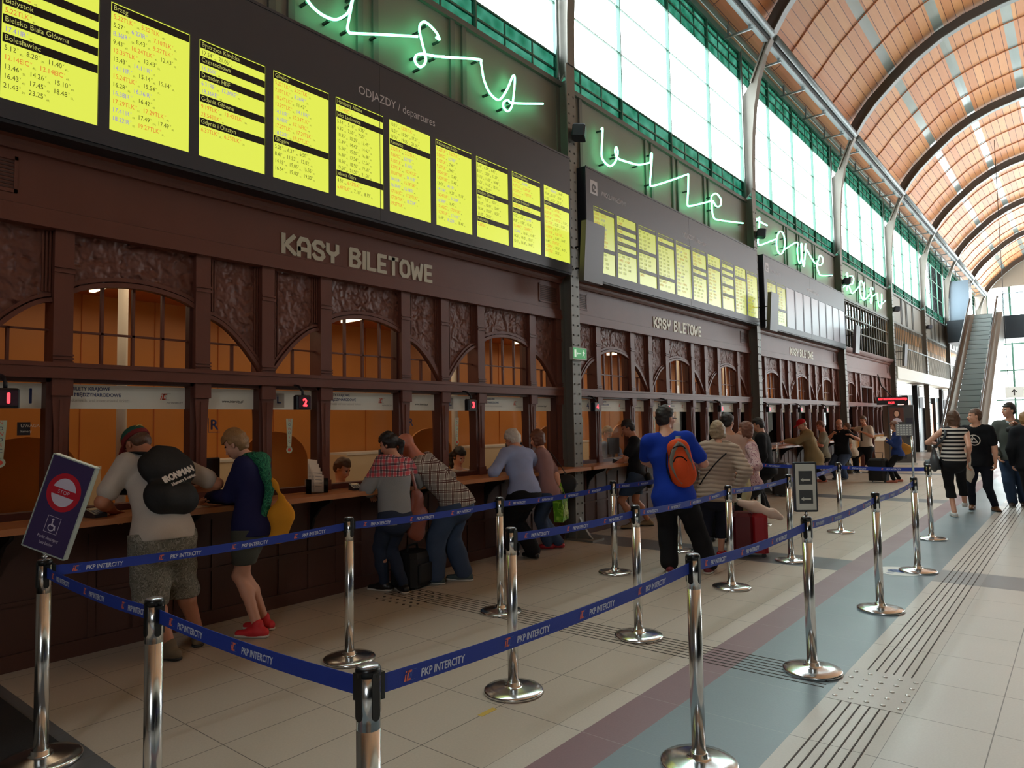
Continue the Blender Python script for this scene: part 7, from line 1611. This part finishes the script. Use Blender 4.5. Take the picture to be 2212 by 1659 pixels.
# 17 man in white shirt and tie
f1, f2 = fa(1851, 1022), fa(1886, 1021)
t, J = person('p', 'person in white short-sleeved shirt and dark tie beside the door of the fourth front', (f1 + f2) / 2, R_(148), 1.78, 1.05, neck=np.array(on_y(1868, 918, 21.8)), pelvis=np.array(on_y(1871, 965, 21.8)), head=np.array(on_y(1862, 901, 21.75)), hyaw=.4, hpitch=.2, feet=[f2, f1], hands=[np.array(on_y(1864, 934, 21.45)), np.array(on_x(1836, 924, -5.45))], elbows=[(.9, .2, -.6), (-.2, .3, -.7)], top=cloth('shirt_white', (206, 192, 176)), sleeve='short', hem=.0, bottom=blackc, hair=('short', brown_h), skin=SKIN2, shoes=('dress', blacks, None), vox=.0125)
strap('tie', [J['neck'] + J['sf'] * .085 - J['spine'] * .02, J['neck'] + J['sf'] * .145 - J['spine'] * .18, J['neck'] + J['sf'] * .14 - J['spine'] * .40], .055, .006, cloth('tie_dark', (30, 30, 40)), t, [tuple(J['sf'])])
# 18 woman in blue with mustard bag and case
f1, f2 = fa(1931, 1043), fa(1943, 1041)
t, J = person('p', 'person with long brown hair and blue jacket reading a paper in the far queue', (f1 + f2) / 2, R_(112), 1.66, .95, neck=np.array(on_y(1937, 934, 19.1)), pelvis=np.array(on_y(1938, 980, 19.1)), head=np.array(on_y(1931, 920, 19.1)), hpitch=.35, feet=[f1, f2], hands=[np.array(on_y(1913, 949, 18.95)), np.array(on_y(1916, 952, 18.9))], elbows=[(0, 0, -1), (.4, .4, -1)], top=cloth('jacket_blue', (40, 58, 112)), sleeve='long', hem=.06, bottom=blackc, leg='slim', hair=('long', red_h), shoes=('pump', M('shoe_salmon', (190, 110, 90)), None), vox=.0125, female=True)
p = J['pelvis'] + J['sr'] * .14 - J['sf'] * .12 + V(0, 0, .10)
hb = thing_blob('handbag', 'mustard yellow handbag on the shoulder of the woman in blue', 'bag', J, [('c', p - J['sf'] * .12, p + J['sf'] * .10, .12, .12, (J['sr'], .55)), ('c', p - J['sf'] * .08 + V(0, 0, .08), p + J['sf'] * .06 + V(0, 0, .08), .07, .07, (J['sr'], .5))], cloth('bag_mustard', (196, 138, 62)), vox=.012)
strap('strap', [p - J['sf'] * .06 + V(0, 0, .13), J['sh'][1] + V(0, 0, .05) - J['sf'] * .05, J['sh'][1] + V(0, 0, .04) + J['sf'] * .06, p + J['sf'] * .06 + V(0, 0, .13)], .03, .008, MATS['bag_mustard'], hb, [tuple(J['sr'])])
q = (J['wr'][0] + J['wr'][1]) / 2 + J['base'] + J['sf'] * .12; b = MB(); b.T = Matrix.Rotation(.3, 4, 'X'); b.box(-.11, .11, -.15, .15, 0, .004); o = b.build('paper_sheet', M('paper_white', (226, 214, 200)), label='white sheet in the hands of the woman in blue', cat='paper'); o.location = tuple(q + V(0, 0, .03))
cs = empty('suitcase', (-3.98, 18.95, 0), R_(-10), 'black wheeled suitcase beside the woman in blue', 'suitcase')
b = MB(); b.bbox(-.20, .20, -.16, .16, .04, .58, .05); b.build('shell', M('bag_black', (20, 19, 20)), cs); b = MB(); b.tube([(.08, .05, .57), (.10, .05, .72), (-.10, .05, .72), (-.08, .05, .57)], .009, 6); b.build('pull_handle', blackp, cs)
for x in (-.14, .14): b = MB(); b.tube([(x - .012, 0, .028), (x + .012, 0, .028)], .028, 10); b.build('wheel', blackp, cs)

# 19 woman in striped top
f1, f2 = fa(2062, 1116), fa(2083, 1109)
strp = patt('stripes_black_white', stripes_fn((26, 24, 28), (214, 204, 196), .062, .5))
t, J = person('p', 'person with long brown hair in sleeveless striped top walking away down the hall', (f1 + f2) / 2, R_(12), 1.72, 1.0, neck=np.array(on_y(2061, 925, 13.1)), pelvis=np.array(on_y(2058, 995, 13.08)), head=np.array(on_y(2059, 903, 13.15)), hyaw=.15, feet=[f1, f2 + V(0, .15, .05)], foot_yaw=(R_(20), R_(5)), hands=[np.array(on_y(2020, 958, 13.2)), np.array(on_y(2092, 985, 13.15))], elbows=[(-1, -.6, -.9), (.25, -1, -.3)], top=strp, sleeve='none', hem=.0, bottom=blackc, leg='crop', hair=('long', brown_h), shoes=('pump', M('shoe_white', (220, 220, 220), .5), rubber), vox=.0105, female=True)
p = J['pelvis'] - J['sr'] * .25 + V(0, 0, .03) + J['sf'] * .02
hb = thing_blob('handbag', 'large charcoal tote under the arm of the woman in stripes', 'bag', J, [('c', p - J['sf'] * .10 - V(0, 0, .08), p + J['sf'] * .12 - V(0, 0, .08), .13, .12, (J['sr'], .5)), ('c', p + V(0, 0, .12), p - V(0, 0, .02), .05, .11, (J['sr'], .5)), ('c', p - J['sr'] * .08 - V(0, 0, .12), p + J['sr'] * .06 - V(0, 0, .12), .08, .08, None)], M('bag_charcoal', (62, 64, 70), .5), vox=.011, wob=.006)
strap('strap', [p + V(0, 0, .15), J['sh'][0] - J['sf'] * .10 - V(0, 0, .08) + J['sr'] * .03, J['sh'][0] + V(0, 0, .065) + J['sr'] * .03, J['sh'][0] + J['sf'] * .08 + J['sr'] * .03], .035, .008, MATS['bag_charcoal'], hb, [tuple(-J['sf']), tuple(V(0, 0, 1))])
# 20 young man in black band T-shirt
f1, f2 = fa(2101, 1100), fa(2150, 1104)
t, J = person('p', 'person with cropped hair in black T-shirt with a white ring emblem walking towards the camera', (f1 + f2) / 2, R_(168), 1.76, 1.0, neck=np.array(on_y(2108, 920, 13.75)), pelvis=np.array(on_y(2117, 993, 13.85)), head=np.array(on_y(2105, 899, 13.70)), hyaw=-.95, feet=[f2, f1], foot_yaw=(R_(205), R_(180)), hands=[np.array(on_y(2151, 1002, 13.8)), np.array(on_y(2090, 1000, 13.75))], elbows=[(.9, .5, 0), (-.9, .5, 0)], hand_curl=(.9, .6), top=cloth('tee_black', (20, 20, 24)), sleeve='short', hem=.10, bottom=cloth('jeans_black', (26, 28, 38)), leg='slim', hair=('crop', brown_h), skin=SKIN, shoes=('boot', leather, soled), vox=.0095, tee_open=True)
c = J['neck'] - J['spine'] * .20 + J['sf'] * .158; U, Vv, N_ = -J['sr'], J['spine'], J['sf']; U = -U if U @ V(1, 0, 0) < 0 else U
b = MB(); n = 28; Pts = []
def q3(x, y, e=.0): return tuple(c + U * x + Vv * y + N_ * (e - .55 * x * x))
vs = [q3(math.cos(a * 2 * math.pi / n) * r, math.sin(a * 2 * math.pi / n) * r) for r in (.078, .092) for a in range(n)]; b.add(vs, [(a, (a + 1) % n, n + (a + 1) % n, n + a) for a in range(n) if a not in (14, 15, 16)], 0)
for (x0, y0_), (x1, y1_) in (((-.085, -.07), (.0, .085)), ((-.045, -.035), (.0, .045)), ((.0, .045), (.05, -.035)), ((.05, -.035), (-.045, -.035))):
    d = nrm(V(x1 - x0, y1_ - y0_, 0)); nn = V(-d[1], d[0], 0) * .0065; b.add([q3(x0 + nn[0], y0_ + nn[1], .0015), q3(x1 + nn[0], y1_ + nn[1], .0015), q3(x1 - nn[0], y1_ - nn[1], .0015), q3(x0 - nn[0], y0_ - nn[1], .0015)], [(0, 1, 2, 3)], 0)
b.build('emblem', M('print_white', (226, 214, 204)), t)
pb = J['wr'][1] + J['base']; g = empty('tote_bag', tuple(pb), R_(10), 'long cream cloth bag hanging between the striped woman and the man in black', 'bag')
f = Field(); f.cap(V(0, 0, .14), V(0, 0, -.16), .055, .085, (V(0, 1, 0), .35), .03); f.cap(V(0, 0, -.16), V(.03, 0, -.32), .08, .03, (V(0, 1, 0), .35), .03); mesh_obj('pouch', [f.mesh(.010, (), folds(.006, 4))], cloth('tote_cream', (206, 194, 178)), g); strap('handle', [(-.03, 0, .17), (-.01, 0, .28), (.03, .0, .17)], .018, .004, MATS['tote_cream'], g, [(0, 1, 0)])
# 21 man in grey sweater
f1, f2 = fa(2188, 1095), fa(2206, 1094)
t, J = person('p', 'person in grey sweater and blue jeans holding a black camera bag near the right edge', (f1 + f2) / 2, R_(178), 1.86, 1.05, neck=np.array(on_y(2183, 902, 14.7)), pelvis=np.array(on_y(2188, 985, 14.75)), head=np.array(on_y(2177, 880, 14.65)), hyaw=-.8, feet=[f2 + V(.05, 0, 0), f1], hands=[np.array(on_y(2200, 918, 14.35)), np.array(on_y(2157, 985, 14.6))], elbows=[(.9, .1, -.8), (-.8, .5, 0)], hand_curl=(.9, .6), top=cloth('sweater_grey', (86, 90, 86)), sleeve='long', hem=.06, flare=1.04, bottom=cloth('jeans_mid', (50, 66, 92)), leg='long', hair=('short', dark_h), skin=SKIN, shoes=('boot', M('shoe_dark_brown', (62, 44, 34), .5), rubber), vox=.0095)
strap('collar', [J['neck'] + J['sf'] * .075 + J['sr'] * .05 + J['spine'] * .01, J['neck'] + J['sf'] * .095 - J['spine'] * .035, J['neck'] + J['sf'] * .075 - J['sr'] * .05 + J['spine'] * .01], .03, .006, cloth('collar_white', (206, 214, 220)), t, [tuple(J['sf'])])
p = J['wr'][0] - V(.02, .06, .05); thing_blob('camera_bag', 'black camera bag held up in front of the grey sweater', 'camera bag', J, [('c', p - V(.10, 0, .03), p + V(.06, 0, .0), .055, .07, None), ('c', p - V(.02, 0, .02), p - V(.01, 0, .20), .05, .035, None)], M('bag_black', (20, 19, 20)), vox=.011)
# 22 person in black at the right edge
b22 = V(-.62, 14.1, 0)
person('p', 'person in black jacket cut off by the right edge of the picture', b22, R_(5), 1.74, 1.05, neck=np.array(on_y(2222, 925, 14.1)), head=np.array(on_y(2214, 906, 14.1)), pelvis=np.array(on_y(2228, 1000, 14.1)), top=cloth('jacket_black', (24, 24, 28)), sleeve='long', jacket=True, hem=.1, bottom=blackc, hair=('short', blond_h), shoes=('dress', blacks, None), vox=.014)
# clerks behind the glass
for (u, v, x, lab, hm, tc, yw) in ((740, 1012, -6.0, 'clerk with short brown hair seated behind ticket window 2', brown_h, 'clerk_white', -70), (992, 986, -6.05, 'clerk with dark tied hair and white blouse behind ticket window 3', dark_h, 'clerk_white', -100), (1312, 935, -6.3, 'clerk in pale blue shirt standing behind the second ticket front', grey_h, 'clerk_blue', -90), (1335, 945, -6.6, 'fair haired clerk in light blue behind the second ticket front', blond_h, 'clerk_blue', -60)):
    h = ax(u, v, x); b0 = V(h[0], h[1], 0); z = h[2]; hh = 1.66; pz = z - .70
    person('p', lab.replace('clerk', 'person', 1), b0, R_(yw), hh, .95, head=h, neck=h - V(0.02, 0, .17), pelvis=h - V(.06, 0, .68), feet=[b0 + V(.25, -.1, 0), b0 + V(.25, .1, 0)] if pz < .7 else None, hpitch=.5 if pz < .7 else .2, hands=[b0 + V(.20, -.15, .97), b0 + V(.20, .15, .97)] if pz < .7 else None, top=cloth(tc, (214, 200, 190) if 'white' in tc else (150, 170, 206)), sleeve='short', bottom=blackc, hair=('ponytail' if 'tied' in lab else 'short', hm), shoes=('dress', blacks, None), vox=.013, female=True)
